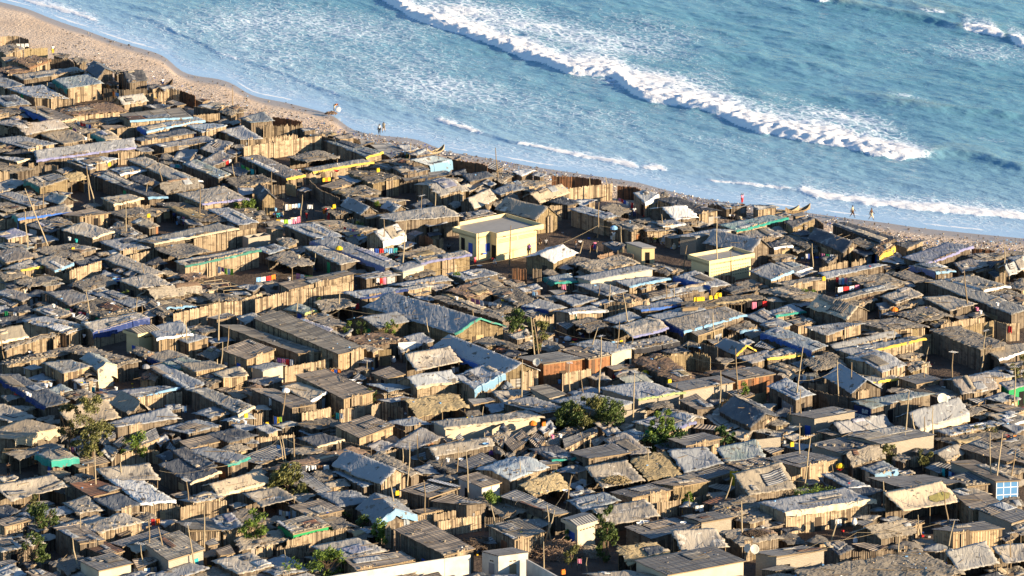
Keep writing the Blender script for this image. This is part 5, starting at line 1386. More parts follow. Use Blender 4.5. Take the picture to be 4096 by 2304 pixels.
_tr = random.Random(99)
PATCH = dict(t=['tarp_grey', 'tarp_tan', 'tarp_dark', 'tarp_cream', 'tarp_blue', 'tarp_brown', 'corr_grey', 'thatch_dark', 'tarp_white', 'tarp_grey', 'tarp_purple', 'corr_brown'], h=['tarp_grey', 'thatch_tan', 'tarp_dark', 'thatch_red', 'tarp_brown', 'corr_rust', 'tarp_tan', 'straw', 'tarp_cream'], c=['corr_rust', 'corr_pale', 'corr_grey', 'corr_dark', 'corr_brown', 'tarp_tan', 'tarp_grey'])
for s in SH: s.tw = _tr.uniform(-.2, .2); s.sag = _tr.uniform(-.05, .22)
for idx, s in enumerate(SH):
    nm, cat, grp = name_of(s)
    base = Vector((s.c.x, s.c.y, 0)); root = empty(nm, base, s.lab, cat, grp)
    r_ = roof_mesh(s, idx*3+1)
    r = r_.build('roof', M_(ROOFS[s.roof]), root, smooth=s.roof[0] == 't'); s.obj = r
    pr = random.Random(idx*13+1); P_ = s.P; nr_, nc_ = P_.shape[:2]
    plain = bool(s.lab) and any(w_ in s.lab for w_ in ('smooth', 'longest pale', 'tent', 'slope', 'straw mat', 'flat', 'clean', 'billboard', 'huge'))
    npz = 0 if (plain or s.wall == 'o' and pr.random() < .6) else pr.choice([0, 1, 1, 2, 2, 3]) if s.hl*s.hr > 9 else pr.choice([0, 0, 1])
    for q in range(npz):
        if nr_ < 5 or nc_ < 5: break
        jj, ii = pr.randint(2, max(2, min(nr_-2, int(nr_*.55)))), pr.randint(2, max(2, min(nc_-2, int(nc_*.5)))); j0 = pr.randint(0, nr_-1-jj); i0 = pr.randint(0, nc_-1-ii); sub = P_[j0:j0+jj+1, i0:i0+ii+1].copy()
        sub[..., 2] += .055+.03*q+RNG.uniform(0, .03, sub.shape[:2]); sub[..., :2] += RNG.uniform(-.05, .05, sub[..., :2].shape); n_ = sub.shape[0]*sub.shape[1]; w_ = sub.shape[1]; top = sub.reshape(-1, 3); bot = top-[0, 0, .02]; m = MB()
        fs_ = [(a*w_+b, a*w_+b+1, (a+1)*w_+b+1, (a+1)*w_+b) for a in range(sub.shape[0]-1) for b in range(w_-1)]; rg = [b for b in range(w_)]+[a*w_+w_-1 for a in range(1, sub.shape[0])]+[(sub.shape[0]-1)*w_+b for b in range(w_-2, -1, -1)]+[a*w_ for a in range(sub.shape[0]-2, 0, -1)]
        fs_ += [(rg[k], n_+rg[k], n_+rg[(k+1) % len(rg)], rg[(k+1) % len(rg)]) for k in range(len(rg))]; uv_ = [(b*.3+q, a*.3) for a in range(sub.shape[0]) for b in range(w_)]
        m.add(np.vstack([top, bot]), fs_, uv_*2); m.build('roof_patch', M_(pr.choice(PATCH[s.roof[0]])), root, smooth=True)
    inset = .18
    iu, iv = min(.2, inset/s.hr), min(.2, inset/s.hl)
    cs = [bil(s.F, s.R, s.L, u, v) for u, v in ((iu, iv), (1-iu, iv), (1-iu, 1-iv), (iu, 1-iv))]
    def ztop(c0, c1, a):
        def f(t):
            u = a[0][0]+(a[1][0]-a[0][0])*t; v = a[0][1]+(a[1][1]-a[0][1])*t
            return s.h + s.tilt*v + float(roof_z(s, np.array(u), np.array(v))) - (.10 if s.roof[0] != 'c' else .03)
        return f
    uvs_ = ((iu, iv), (1-iu, iv), (1-iu, 1-iv), (iu, 1-iv))
    s.cs = cs
    if s.wall == 'o':
        pm = MB(); k = max(2, int(s.hr/3.2)+1)
        for i in range(k):
            for v in (iv, 1-iv):
                u = iu+(1-2*iu)*i/(k-1); p = bil(s.F, s.R, s.L, u, v); zt = s.h+s.tilt*v+float(roof_z(s, np.array(u), np.array(v)))-.05
                pmb = MB(); pmb.tube([(p.x, p.y, 0), (p.x+RNG.uniform(-.06, .06), p.y, zt)], [.07, .05], 5); pmb.build('post', M_('wood'), root)
        bk = MB(); wall_strip(bk, cs[2], cs[3], ztop(0, 0, (uvs_[2], uvs_[3])), .24); wall_strip(bk, cs[1], cs[2], (lambda t: 1.3), .24, jag=.08); bk.build('shade_backing', M_('paling_dark'), root)  # backing walls added to keep the inside under the canopy dark
    else:
        solid = s.wall in ('b', 'm', 'w', 'n', 'v', 'g', 's'); mb = MB()
        for a, b in ((0, 1), (1, 2), (2, 3), (3, 0)):
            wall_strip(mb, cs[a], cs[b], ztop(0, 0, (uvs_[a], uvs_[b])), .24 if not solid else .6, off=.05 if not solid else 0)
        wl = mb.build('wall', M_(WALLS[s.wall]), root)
        pr = random.Random(idx*7+3)
        if s.wall in 'pqrk' and s.hr > 2.5:
            for q in range(pr.choice([0, 1, 1, 2])):      # boards, sheets and cloth nailed over the palings
                f0 = pr.uniform(.05, .75); w_ = min(pr.uniform(.6, 2.0)/s.hr, .95-f0); z0 = pr.uniform(0, .7); m = MB(); E_ = (cs[0], cs[1]) if pr.random() < .7 else (cs[3], cs[0])
                panel(m, *E_, f0, f0+w_, z0, min(s.h-.25, z0+pr.uniform(.6, 1.5)), .075+.012*q, .03); m.build('patch', M_(pr.choice(['reed', 'plank', 'rust_sheet', 'tarp_cream', 'paling_dark', 'tarp_grey', 'corr_grey', 'tarp_brown', 'tarp_blue', 'straw'])), root)
            if pr.random() < .45:                          # a run of palings standing above the roof edge
                m = MB(); f0 = pr.uniform(0, .5); f1 = f0+pr.uniform(.2, .5); a_, b_ = (cs[0], cs[1]); a2 = Vector(a_).lerp(Vector(b_), f0); b2 = Vector(a_).lerp(Vector(b_), f1); n_ = (b2-a2).normalized(); o_ = Vector((n_.y, -n_.x, 0))*.20
                wall_strip(m, a2+o_, b2+o_, lambda t: s.h+.12, .16, jag=.14); m.build('paling_screen', M_('paling' if s.wall != 'q' or pr.random() < .5 else 'paling_dark'), root)
    if s.e: trim_strip(s, 'e', s.e, s.E, root)
    if s.l: trim_strip(s, 'l', s.l, max(s.E, .7), root)
    A, B = cs[0], cs[1]
    def part(name, mat, f0, f1, z0, z1, proud=.06, par=None, E_=None):
        m = MB(); a_, b_ = E_ or (A, B); panel(m, a_, b_, f0, f1, z0, z1, proud); return m.build(name, M_(mat), par or root)
    rr = random.Random(idx)
    if s.wall != 'o' and 'o' not in s.fl:
        wA = (cs[3], cs[0])
        if 'd' in s.fl: fp = .35; part('door', 'opening_shade', fp, fp+.9/s.hr, 0, 1.8, .065)
        elif 'S' not in s.fl and 'W' not in s.fl and s.wall not in 'v' and rr.random() < .55 and s.hr > 3:
            fp = rr.uniform(.15, .7); d = part('door', rr.choice(['opening_shade', 'wood_dark', 'opening_shade', 'plank']), fp, fp+.85/s.hr, 0, 1.65, .065)
        if rr.random() < .4 and s.hl > 3.5: fp = rr.uniform(.2, .7); part('door', rr.choice(['opening_shade', 'wood_dark', 'cloth_'+rr.choice(['blue', 'cream', 'green', 'red'])]), fp, fp+.9/s.hl, 0, 1.65, .065, None, wA)
    if 'W' in s.fl:
        w_ = part('window', 'opening_shade', .19, .29, 1.5, 2.2, .03, None); m = MB(); [panel(m, A, B, .19+.1*i/6-.001, .19+.1*i/6+.003, 1.5, 2.2, .07, .02) for i in range(7)]; m.build('window_bars', M_('wire'), w_)
        part('door', 'opening_shade', .0, .02, 0, 1.2, .02)
    if 'S' in s.fl:
        f = part('shop_front', 'green_paint', .19, .36, 0, 2.4, .08); lettering('SHAMVAMU', A, B, .195, .355, 1.95, 2.2, M_('cloth_white'), f, .14); part('door', 'wood_dark', .21, .27, 0, 1.3, .12)
    if 'V' in s.fl: part('window_shutter', 'cloth_teal', .72, .84, 1.0, 2.0, .09)
    if s.wall == 'n':
        lettering('BAR', A, B, .0, .0, 0, 0, M_('cloth_white'), root) if False else None
    if s.wall == 'n': part('sign_wall', 'navy_paint', -.01, 1.0, 0, 2.35, .10, None, (cs[3], cs[0]))
    if s.wall == 'v':
        part('blue_front', 'sky_paint', 0, 1, 0, 2.6, .06)
        m = MB(); [panel(m, A, B, f, f+.03, .1, 2.6, .07, .03) for f in (.0, .32, .64, .95)]; [panel(m, A, B, 0, 1, z, z+.08, .085, .03) for z in (1.0, 1.9)]; m.build('white_bars', M_('cloth_white'), root)
    if 'w' in s.fl:
        m = MB(); q = [bil(s.F, s.R, s.L, u, v)+Vector((0, 0, .12)) for u, v in ((.0, .0), (.1, 0), (.1, 1), (0, 1))] if s.roof == 'cp' else [bil(s.F, s.R, s.L, u, v)+Vector((0, 0, .16)) for u, v in ((.86, .0), (1.02, 0), (1.02, 1), (.86, 1))]
        m.add(q+[p-Vector((0, 0, .06)) for p in q], [(0,1,2,3), (4,7,6,5), (0,4,5,1), (1,5,6,2), (2,6,7,3), (3,7,4,0)], [(0, 0), (.6, 0), (.6, 5), (0, 5)]*2); m.build('roof_sheet', M_('corr_white'), root)
    if s.roof[0] == 'c' and s.wall != 'o' and rr.random() < .8:   # fascia board
        m = MB(); panel(m, bil(s.F, s.R, s.L, 0, 0), bil(s.F, s.R, s.L, 1, 0), 0, 1, s.h-.16, s.h-.035, .06, .03); m.build('fascia', M_('wood'), root)
# blue bar wall on its shaded side with its white letters
for s in SH:
    if s.wall == 'n':
        A, B = s.cs[3], s.cs[0]
        lettering('BAR', A, B, .50, .86, 1.55, 2.05, M_('cloth_white'), s.obj.parent, .15); lettering('RESTSNUVNBC', A, B, .06, .98, .85, 1.3, M_('cloth_white'), s.obj.parent, .15)
    if 'O' in s.fl:   # faded oval printed on the canvas: thin cloth patch just above it
        mb = MB(); cu, cv = .78, .40; vs = []; n = 28
        def zz(u, v):
            P = s.P; j = min(P.shape[0]-1, max(0, int(round(v*(P.shape[0]-1))))); i = min(P.shape[1]-1, max(0, int(round(u*(P.shape[1]-1))))); return Vector(P[j, i])
        ring = [zz(cu+.17*math.cos(2*math.pi*k/n), cv+.20*math.sin(2*math.pi*k/n)) for k in range(n)]; cc = zz(cu, cv)+Vector((0, 0, .07))
        vs = [cc]+[p+Vector((0, 0, .07)) for p in ring]; mb.add(vs, [(0, 1+k, 1+(k+1) % n) for k in range(n)], [(p.x, p.y) for p in vs]); mb.build('printed_oval', M_('oval_print') if 'oval_print' in MATS else m_plain('oval_print', (.42, .36, .12), .8, .5, 3), s.obj.parent)

# ---------------------------------------------------------------- fences
FE = []
for line in FENCES.strip().split('\n'):
    a, _, lab = line.partition('|'); tk = a.split(); j = tk[-1] == 'J'
    if j: tk.pop()
    k = next(i for i, q in enumerate(tk[1:], 1) if not q.lstrip('-').replace('.', '').isdigit())
    co = list(map(float, tk[1:k])); f = Shack(); f.mat = tk[k]; f.h = float(tk[k+1]); f.j = j; f.lab = lab.strip(); f.t = tk[0]
    f.pts = [tat(f.t, co[i], co[i+1], f.h) for i in range(0, len(co), 2)]; f.px = tp(f.t, co[len(co)//4*2], co[len(co)//4*2+1]); f.roof = f.mat; FE.append(f)
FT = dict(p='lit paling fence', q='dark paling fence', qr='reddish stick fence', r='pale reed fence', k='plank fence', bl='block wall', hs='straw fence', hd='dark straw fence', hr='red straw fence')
used |= set(f.lab for f in FE if f.lab)
for f in FE:
    if not f.lab: f.lab = auto_label(f, [q for q in FE if q.mat == f.mat], FT[f.mat])
for i, f in enumerate(FE):
    c = sum(f.pts, Vector())/len(f.pts); c.z = 0
    mb = MB(); u0 = 0
    for a, b in zip(f.pts[:-1], f.pts[1:]):
        if f.mat == 'bl':
            d = (b-a); L = d.to_2d().length; mid = (a+b)/2; mid.z = f.h/2; mb.box(mid, (L, .2, f.h), math.atan2(d.y, d.x))
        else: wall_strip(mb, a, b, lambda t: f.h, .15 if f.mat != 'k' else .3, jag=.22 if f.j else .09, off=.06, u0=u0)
        u0 += (b-a).length
    o = mb.build('fence' if f.mat != 'bl' else 'garden_wall', M_(WALLS[f.mat]), None, org=c)
    tag(o, f.lab, 'fence' if f.mat != 'bl' else 'wall', 'fences between the yards')
# ---------------------------------------------------------------- masonry buildings
def prism(mb, poly, z0, z1):
    n = len(poly); vs = [(p.x, p.y, z0) for p in poly]+[(p.x, p.y, z1) for p in poly]
    uv = []; u = 0
    for i, p in enumerate(poly): uv.append((u, z0)); u += (poly[(i+1) % n]-p).length
    uv = uv+[(a, z1) for a, _ in uv]
    mb.add(vs, [(i, (i+1) % n, n+(i+1) % n, n+i) for i in range(n)]+[tuple(range(n))[::-1], tuple(range(n, 2*n))], uv)
def ring_wall(mb, poly, z0, z1, th):
    n = len(poly)
    for i in range(n):
        a, b = poly[i], poly[(i+1) % n]; d = b-a; d.z = 0; L = d.length; dn = d/L; inn = Vector((-dn.y, dn.x, 0)); c = (a+b)/2+inn*th/2; c.z = (z0+z1)/2
        mb.box(c, (L-.004*(i % 2), th, z1-z0+.003*(i % 3)), math.atan2(dn.y, dn.x))
def wpanel(par, name, mat, A, B, f0, f1, z0, z1, proud=.04, thick=.06):
    m = MB(); panel(m, A, B, f0, f1, z0, z1, proud, thick); return m.build(name, M_(mat), par)
# big yellow hall
H = 4.0
px = [(1810,908.5),(1906,935.5),(1959,925.5),(1987,933),(2175,896),(2023,852),(1836,888),(1836,902)]
rp = [at(x, y, H) for x, y in px]; ctr = sum(rp, Vector())/len(rp); ctr.z = 0
root = empty('yellow_hall', ctr, 'big flat-roofed yellow hall with blue shutters and a vent grille, facing the sandy square', 'building')
m = MB(); prism(m, rp, 3.28, 3.5); ring_wall(m, rp, 3.28, 4.0, .14); m.build('roof', [M_('yellow_paint')], root)
m = MB(); inn = [p+(ctr-p)*.028 for p in rp]; prism(m, inn, 3.5, 3.512); m.build('roof_deck', M_('slab'), root)
L0, F0, N1, N2, R0 = rp[:5]
wl = [L0+(F0-L0)*.27, F0, N1, N2, N2+(R0-N2)*.85]; back = [wl[4]+(rp[5]-rp[4])*.95, rp[6]+(rp[3]-rp[6])*.08, wl[0]+(rp[6]-rp[0])*.6]
sh = .03; fp = [Vector((p.x, p.y, 0)) for p in wl+back]; c2 = sum(fp, Vector())/len(fp); fp = [p+(c2-p).normalized()*.05 for p in fp]
m = MB(); prism(m, fp, 0, 3.279); wal = m.build('wall', M_('yellow_paint'), root)
wA, wF, w1, w2, wR = fp[:5]
wpanel(root, 'door', 'opening_shade', wA, wF, .11, .32, 1.2, 2.9); wpanel(root, 'window', 'blue_paint', wA, wF, .54, .77, 1.0, 2.45)
w = wpanel(root, 'window', 'blue_paint', wF, w1, .66, .99, 1.2, 2.35); wpanel(w, 'shutter', 'blue_paint', wF, w1, .36, .66, .98, 1.2, .35, .04)
wpanel(root, 'sign', 'cream_paint', wF, w1, .2, .52, 2.4, 2.95); wpanel(root, 'door', 'opening_shade', w1, w2, .30, .88, .05, 2.2)
q_ = None; g = MB(); NV = 34
for s0, s1 in ((.04, .515), (.55, .985)):
    for r_ in range(3):
        for k in range(NV//2):
            a = s0+(s1-s0)*(k+.25*(r_ % 2))/(NV/2); panel(g, w2, wR, a, a+(s1-s0)/NV*1.1, 2.5+r_*.2, 2.62+r_*.2, .02, .04)
g.build('vent_grille', M_('wood'), root)
for f in (.17, .97): 
    p, rz = onwall(w2, wR, f, 3.4, .02); mm = MB(); nn = Vector((math.sin(rz), -math.cos(rz), 0)); mm.tube([p, p+nn*.5], .06, 6); mm.build('drain_spout', M_('corr_rust'), root)
# smaller yellow hall
H = 3.3
px = [(2700+203/4.044, 960+233/4.044), (2700+555/4.044, 960+341/4.044), (2700+1292/4.044, 960+210/4.044), (2700+943/4.044, 960+103/4.044)]
rp = [at(x, y, H) for x, y in px]; ctr = sum(rp, Vector())/4; ctr.z = 0
root = empty('small_yellow_hall', ctr, 'smaller flat-roofed yellow hall whose long wall has rows of little vent slots', 'building')
m = MB(); prism(m, rp, 2.62, 2.85); ring_wall(m, rp, 2.62, 3.3, .14); m.build('roof', M_('yellow_paint'), root)
m = MB(); prism(m, [p+(ctr-p)*.03 for p in rp], 2.85, 2.862); m.build('roof_deck', M_('slab'), root)
q = [rp[0]+(rp[1]-rp[0])*.16, rp[1], rp[1]+(rp[2]-rp[1])*.92]; q.append(q[2]+(q[0]-q[1])); c2 = sum(q, Vector())/4; c2.z = 0
q = [Vector((p.x, p.y, 0)) for p in q]; q = [p+(c2-p).normalized()*.05 for p in q]
m = MB(); prism(m, q, 0, 2.619); m.build('wall', M_('yellow_paint'), root)
wpanel(root, 'door', 'opening_shade', q[0], q[1], .74, .95, 0, 1.7)
g = MB()
for r_ in range(4):
    for k in range(16): a = .045+.057*k+(.01 if k > 7 else 0); panel(g, q[1], q[2], a, a+.032, .75+r_*.42, .87+r_*.42, .015, .03)
g.build('vent_grille', M_('wood'), root)
# kiosk
def simple_house(name, label, cat, L, F, Rr, h, wall, roofm, over=.25, th=.16, lift=0, tilehint=None):
    l, f, r = at(*L, h), at(*F, h), at(*Rr, h); b = l+r-f; c = (l+r)/2; c.z = 0
    root = empty(name, c, label, cat); m = MB(); rp = [l, f, r, b]
    n = 4; vs = [(p.x, p.y, h-th+(lift if i in (0, 3) else 0)) for i, p in enumerate(rp)]+[(p.x, p.y, h+(lift if i in (0, 3) else 0)) for i, p in enumerate(rp)]
    lr, ll = (r-f).length, (l-f).length; uv = [(0, ll), (0, 0), (lr, 0), (lr, ll)]*2
    m.add(vs, [(i, (i+1) % n, n+(i+1) % n, n+i) for i in range(n)]+[(3,2,1,0), (4,5,6,7)], uv); m.build('roof', M_(roofm), root)
    q = [Vector((p.x, p.y, 0)) for p in rp]; q = [p+(c-p).normalized()*over for p in q]
    mb = MB(); prism(mb, q, 0, h-th+.001); mb.build('wall', M_(wall), root)
    return root, q
e = lambda x, y: tp('D', x, y)
root, q = simple_house('yellow_kiosk', 'little yellow kiosk with one dark doorway standing alone on the square', 'kiosk', e(1140,1027), e(1308,1082), e(1450,1078), 2.7, 'yellow_paint', 'slab')
wpanel(root, 'door', 'opening_shade', q[1], q[2], .28, .62, 0, 1.95)
# gatehouse with louvred slots
e = lambda x, y: tp('F', x, y)
def gable_house(name, label, cat, L, F, Rr, h, wall, roofm, over, slots, door, G=.55, dcol='blue_paint', win=None):
    l, f, r = at(*L, h), at(*F, h), at(*Rr, h); b = l+r-f; c = (l+r)/2; c.z = 0; root = empty(name, c, label, cat)
    rp = [l, f, r, b]; q = [Vector((p.x, p.y, 0)) for p in rp]; cc = c
    m = MB(); ring_wall(m, rp, h-.35, h+.02, .25); m.build('eaves_band', M_(wall), root)
    m = MB(); mid1, mid2 = (l+f)/2, (b+r)/2; e1 = Vector((0, 0, G)); z = Vector((0, 0, .03))
    up = Vector((0, 0, .09)); lr = (r-f).length; ll = (l-f).length
    m.add([l+z, mid1+e1, mid2+e1, b+z], [(0,1,2,3)], [(0, 0), (ll/2, 0), (ll/2, lr), (0, lr)]); m.add([mid1+e1, f+z, r+z, mid2+e1], [(0,1,2,3)], [(0, 0), (ll/2, 0), (ll/2, lr), (0, lr)])
    m.add([f+z, mid1+e1, l+z], [(0,1,2)]); m.add([r+z, mid2+e1, b+z], [(2,1,0)]); m.build('roof', M_(roofm), root)
    q = [p+(c-p).normalized()*over for p in q]; mb = MB(); prism(mb, q, 0, h-.33); mb.build('wall', M_(wall), root)
    g = MB(); [panel(g, q[1], q[2], a, a+.12, h-.75, h-.62, .02, .03) for a in slots]; g.build('vent_slots', M_('wood_dark'), root)
    wpanel(root, 'door', dcol, q[0], q[1], door[0], door[1], 0, door[2])
    return root, q
gable_house('gatehouse', 'small pale yellow gatehouse with a ribbed roof and dark blue base beside a slab roof', 'building', e(1232,462), e(1388,508), e(1615,462), 2.9, 'yellow_paint', 'corr_pale', .5, (.3, .45, .6, .75), (.45, .98, 1.1), .5)
e = lambda x, y: tp('L', x, y)
gable_house('cream_gatehouse', 'cream gatehouse with a blue door and a tin roof beside a thin leafy tree', 'building', e(492,872), e(655,952), e(880,888), 3.1, 'cream_paint', 'corr_grey', .5, (.12, .3, .48, .66, .82), (.32, .78, 2.0), .35)
# white house and its long walls
cpx = [(1880+160/3.64, 2180+88/3.64), (1880+408/3.64, 2180+158/3.64), (1880+862/3.64, 2180+100/3.64)]
root, q = simple_house('white_house', 'whitewashed house with a dark flat tin roof and a grey-blue shutter', 'house', cpx[0], cpx[1], cpx[2], 3.4, 'white_paint', 'corr_dark', .12, .08)
wpanel(root, 'shutter', 'cloth_grey', q[0], q[1], .42, .74, 1.0, 2.3); wpanel(root, 'door', 'wood', q[1], q[2], .37, .60, 0, 2.2)
g = MB(); [panel(g, q[1], q[2], a, a+.09, 2.5, 2.62, .02, .03) for a in (.37, .50)]; [panel(g, q[0], q[1], a, a+.1, 2.5, 2.65, .02, .03) for a in (.48, .6)]; g.build('vent_slots', M_('wood_dark'), root)
def wall_run(name, label, pts, h, mat, th=.2, cat='wall'):
    P = [at(x, y, h) for x, y in pts]; c = sum(P, Vector())/len(P); c.z = 0; mb = MB()
    for a, b in zip(P[:-1], P[1:]):
        d = b-a; mid = (a+b)/2; mid.z = h/2; L = d.to_2d().length; mb.box(mid, (L, th, h), math.atan2(d.y, d.x))
    o = mb.build(name, M_(mat), None, org=c); return tag(o, label, cat)
wall_run('white_wall', 'long high whitewashed wall glowing in the sun along the bottom edge', [tp('K', 700, 1460), tp('K', 845,1437), tp('K', 1500,1332), tp('K', 2155,1232)], 3.0, 'white_paint')
wall_run('white_wall', 'whitewashed wall in shade running down from the white house', [tp('L', 150,1280), tp('L', 320,1375), tp('L', 560,1510)], 2.8, 'white_paint')
wall_run('cement_wall', 'thin lit cement wall top behind the pale green awning', [tp('L', 2440,80), tp('L', 2700,50)], 2.4, 'block')
# roofless block room
l, f, r = tat('B', 2440, 965, 1.9), tat('B', 2500, 990, 1.9), tat('B', 2720, 955, 1.9); b = l+r-f; c = (l+r)/2; c.z = 0
root = empty('roofless_room', c, 'small roofless room of bare cement blocks in the yard by the tall golden fence', 'ruin'); m = MB(); ring_wall(m, [l, f, r, b], 0, 1.9, .15); m.build('wall', M_('block'), root)
m = MB(); a_, b_ = (f+r)/2, (l+b)/2; d = b_-a_; mid = (a_+b_)/2; mid.z = .92; m.box(mid, (d.length-.34, .14, 1.84), math.atan2(d.y, d.x)); m.build('partition_wall', M_('block'), root)
# bare timber frame
l, f, r = tat('F', 2110, 0, 1.8), tat('F', 2270, 60, 1.8), tat('F', 2500, 50, 1.8); l2 = tat('B', 1960, 1380, 1.8); c = (l2+r)/2; c.z = 0
root = empty('timber_frame', c, 'bare lattice of thin timber for an unbuilt shed in the dark yard', 'frame')
P4 = [tat('B', 1980, 1395, 1.8), tat('F', 2250, 65, 1.8), tat('F', 2480, 48, 1.8), tat('B', 2160, 1370, 1.8)]
m = MB()
for k in range(5):
    a, b = P4[0].lerp(P4[1], k/4), P4[3].lerp(P4[2], k/4); m.tube([a, b], .05, 4)
m.tube([P4[0], P4[1]], .06, 4); m.tube([P4[3], P4[2]], .06, 4); m.build('beams', M_('wood_pale'), root)
for k in range(5):
    for A_, B_ in ((P4[0], P4[1]), (P4[3], P4[2])):
        p = A_.lerp(B_, k/4); mm = MB(); mm.tube([(p.x, p.y, 0), p], .05, 4); mm.build('post', M_('wood'), root)

# ---------------------------------------------------------------- masts and poles
PO = []
for line in POLES.strip().split('\n'):
    tk = line.split(); p = Shack(); p.t = tk[0]; p.xy = list(map(float, tk[1:5])); p.k = tk[5] if len(tk) > 5 else ''
    fp = tat(p.t, p.xy[2], p.xy[3], 0.3); k_ = mpp(fp)/2.5156
    hgt = (p.xy[3]-p.xy[1])*k_/CD; dx = (p.xy[0]-p.xy[2])*k_
    p.foot = Vector((fp.x, fp.y, 0)); p.top = Vector((fp.x+dx, fp.y, hgt+.3)); p.h = hgt; p.px = tp(p.t, p.xy[2], p.xy[3]); p.roof = p.k; PO.append(p)
AREAS = LANDMARKS
for i, p in enumerate(PO):
    lean = abs(p.top.x-p.foot.x)/max(.1, p.h); kind = 'television antenna mast' if p.k == 'a' else ('thick post' if p.k in 'tT' and p.k else ('tall thin pole' if p.h > 5 else 'short stake'))
    if lean > .18: kind = 'leaning '+kind
    p.kind = kind
for i, p in enumerate(PO):
    lab = auto_label(p, [q for q in PO if q.kind == p.kind], p.kind)
    r = (.10 if p.h > 4 else .08) if p.k != 'T' else .18
    if p.k == 't': r = .12
    mb = MB(); bend = Vector((random.uniform(-.12, .12), 0, 0)); mb.tube([p.foot, p.foot.lerp(p.top, .35)+bend, p.foot.lerp(p.top, .7)-bend*.6, p.top], [r*1.2, r, r*.8, r*.5], 5)
    root = empty('antenna_mast' if p.k == 'a' else 'pole', p.foot, lab, 'mast' if p.k == 'a' else 'pole', 'antenna masts' if p.k == 'a' else 'poles and stakes')
    mb.build('shaft', M_('wood_pale' if (i % 3) else 'wood'), root)
    if p.k == 'a':
        m = MB(); d = Vector((math.cos(i*1.7), math.sin(i*1.7), .05)); n_ = Vector((-d.y, d.x, 0)); m.tube([p.top-d*.5, p.top+d*.6], .022, 4)
        for k in range(5): q = p.top-d*.45+d*k*.25; m.tube([q-n_*.38, q+n_*.38], .016, 4)
        m.build('antenna', M_('metal'), root)

# dishes
def dish(t, x, y, z, rad, label, az=-70):
    c = tat(t, x, y, z); root = empty('satellite_dish', (c.x, c.y, z-rad*1.1), label, 'satellite dish')
    from mathutils import Matrix
    dirv = Vector((math.cos(R(az)), math.sin(R(az)), .45)).normalized(); q = dirv.to_track_quat('Z', 'Y').to_matrix()
    m = MB(); prof = [(.001, 0)]+[(rad*k/6, .28*rad*(k/6)**2) for k in range(1, 7)]+[(rad*.98, .28*rad+.01)]+[(rad*k/6*.98, .28*rad*(k/6)**2+.02) for k in range(5, 0, -1)]+[(.001, .02)]
    m.lathe(c, prof, 20, tilt=q); m.build('reflector', M_('dish'), root, smooth=True)
    m = MB(); m.tube([c, c+dirv*rad*.9], .02, 4); m.build('feed_arm', M_('metal'), root)
    m = MB(); m.tube([(c.x, c.y, z-rad*1.1), (c.x, c.y, z)], .05, 6); m.build('stand', M_('metal'), root)
dish('I', 1752, 908, 3.9, .72, 'larger pale satellite dish on the roofs behind the crumpled grey tent'); dish('I', 1808, 905, 3.6, .42, 'small pale satellite dish just beside the larger one', -50)
dish('L', 2437, 1180, 3.5, .55, 'white satellite dish near the bottom edge on a dark roof'); dish('L', 2375, 1170, 3.4, .5, 'shaded satellite dish partly hidden behind the mast by the white dish', -140)
dish('H', 248, 787, 3.2, .5, 'pale satellite dish at the foot of the tall thin tree', -110)

# ---------------------------------------------------------------- trees
def tree(name, label, cat, t, x, y, zb, h, rad, leaf, nleaf, ls=.16, clumps=None, flat=1.0, group='trees and bushes', trunks=1, x0=None):
    c = tat(t, x, y, zb); base = Vector((c.x, c.y, 0)); rr = random.Random(int(x*7+y)); root = empty(name, base, label, cat, group)
    m = MB(); ends = []
    for k in range(trunks):
        off = Vector((rr.uniform(-.3, .3), rr.uniform(-.3, .3), 0))*(trunks > 1); top = base+off+Vector((rr.uniform(-.2, .2)*rad, rr.uniform(-.2, .2)*rad, h*.6))
        m.tube([base+off*.3, base+off+Vector((0, 0, h*.3)), top], [.05*h*.35+.04, .04*h*.3+.02, .03], 6); ends.append(top)
        for b in range(5):
            a = rr.uniform(0, 6.28); e_ = top+Vector((math.cos(a)*rad*.6, math.sin(a)*rad*.6, rr.uniform(0, .3)*h)); m.tube([base+off+Vector((0, 0, h*(.3+.06*b))), e_], [.05, .015], 4)
    m.build('trunk', M_('bark'), root)
    m = MB(); cl = []
    nc = clumps or max(6, int(rad*rad*5))
    for k in range(nc):
        a = rr.uniform(0, 6.28); q = math.sqrt(rr.random()); zz = rr.uniform(-1, 1); s_ = math.sqrt(max(0, 1-zz*zz*.7))
        cl.append((base+Vector((math.cos(a)*q*rad*s_*.85, math.sin(a)*q*rad*s_*.85, zb+(h-zb)*(.5+zz*.5*flat))), rr.uniform(.22, .42)*max(.7, rad**.6)))
    vs = []; fs = []; uv = []
    for k in range(nleaf):
        cc, cr = rr.choice(cl); d = Vector((rr.gauss(0, 1), rr.gauss(0, 1), rr.gauss(0, .8))); d = d.normalized()*cr*rr.random()**.4; p = cc+d
        n_ = Vector((rr.gauss(0, 1), rr.gauss(0, 1), rr.gauss(.6, 1))).normalized(); a_ = n_.orthogonal().normalized(); b_ = n_.cross(a_); L = ls*rr.uniform(.7, 1.5); W = L*.45
        i0 = len(vs); vs += [p-a_*L, p+b_*W, p+a_*L, p-b_*W]; uv += [(0, 0)]*4; fs.append((i0, i0+1, i0+2, i0+3))
    m.add(vs, fs, uv); m.build('crown', M_(leaf), root)
tree('leafy_tree', 'tallest feathery olive tree in front of the huge cream awning', 'tree', 'J', 930, 230, 2.0, 9.2, 2.6, 'leaf_olive', 4200, .15, 46, trunks=3)
tree('leafy_tree', 'thin-crowned tree leaning over the thatch just left of the tallest feathery tree', 'tree', 'J', 700, 200, 1.8, 7.6, 1.5, 'leaf_olive', 1500, .15, 18, trunks=2)
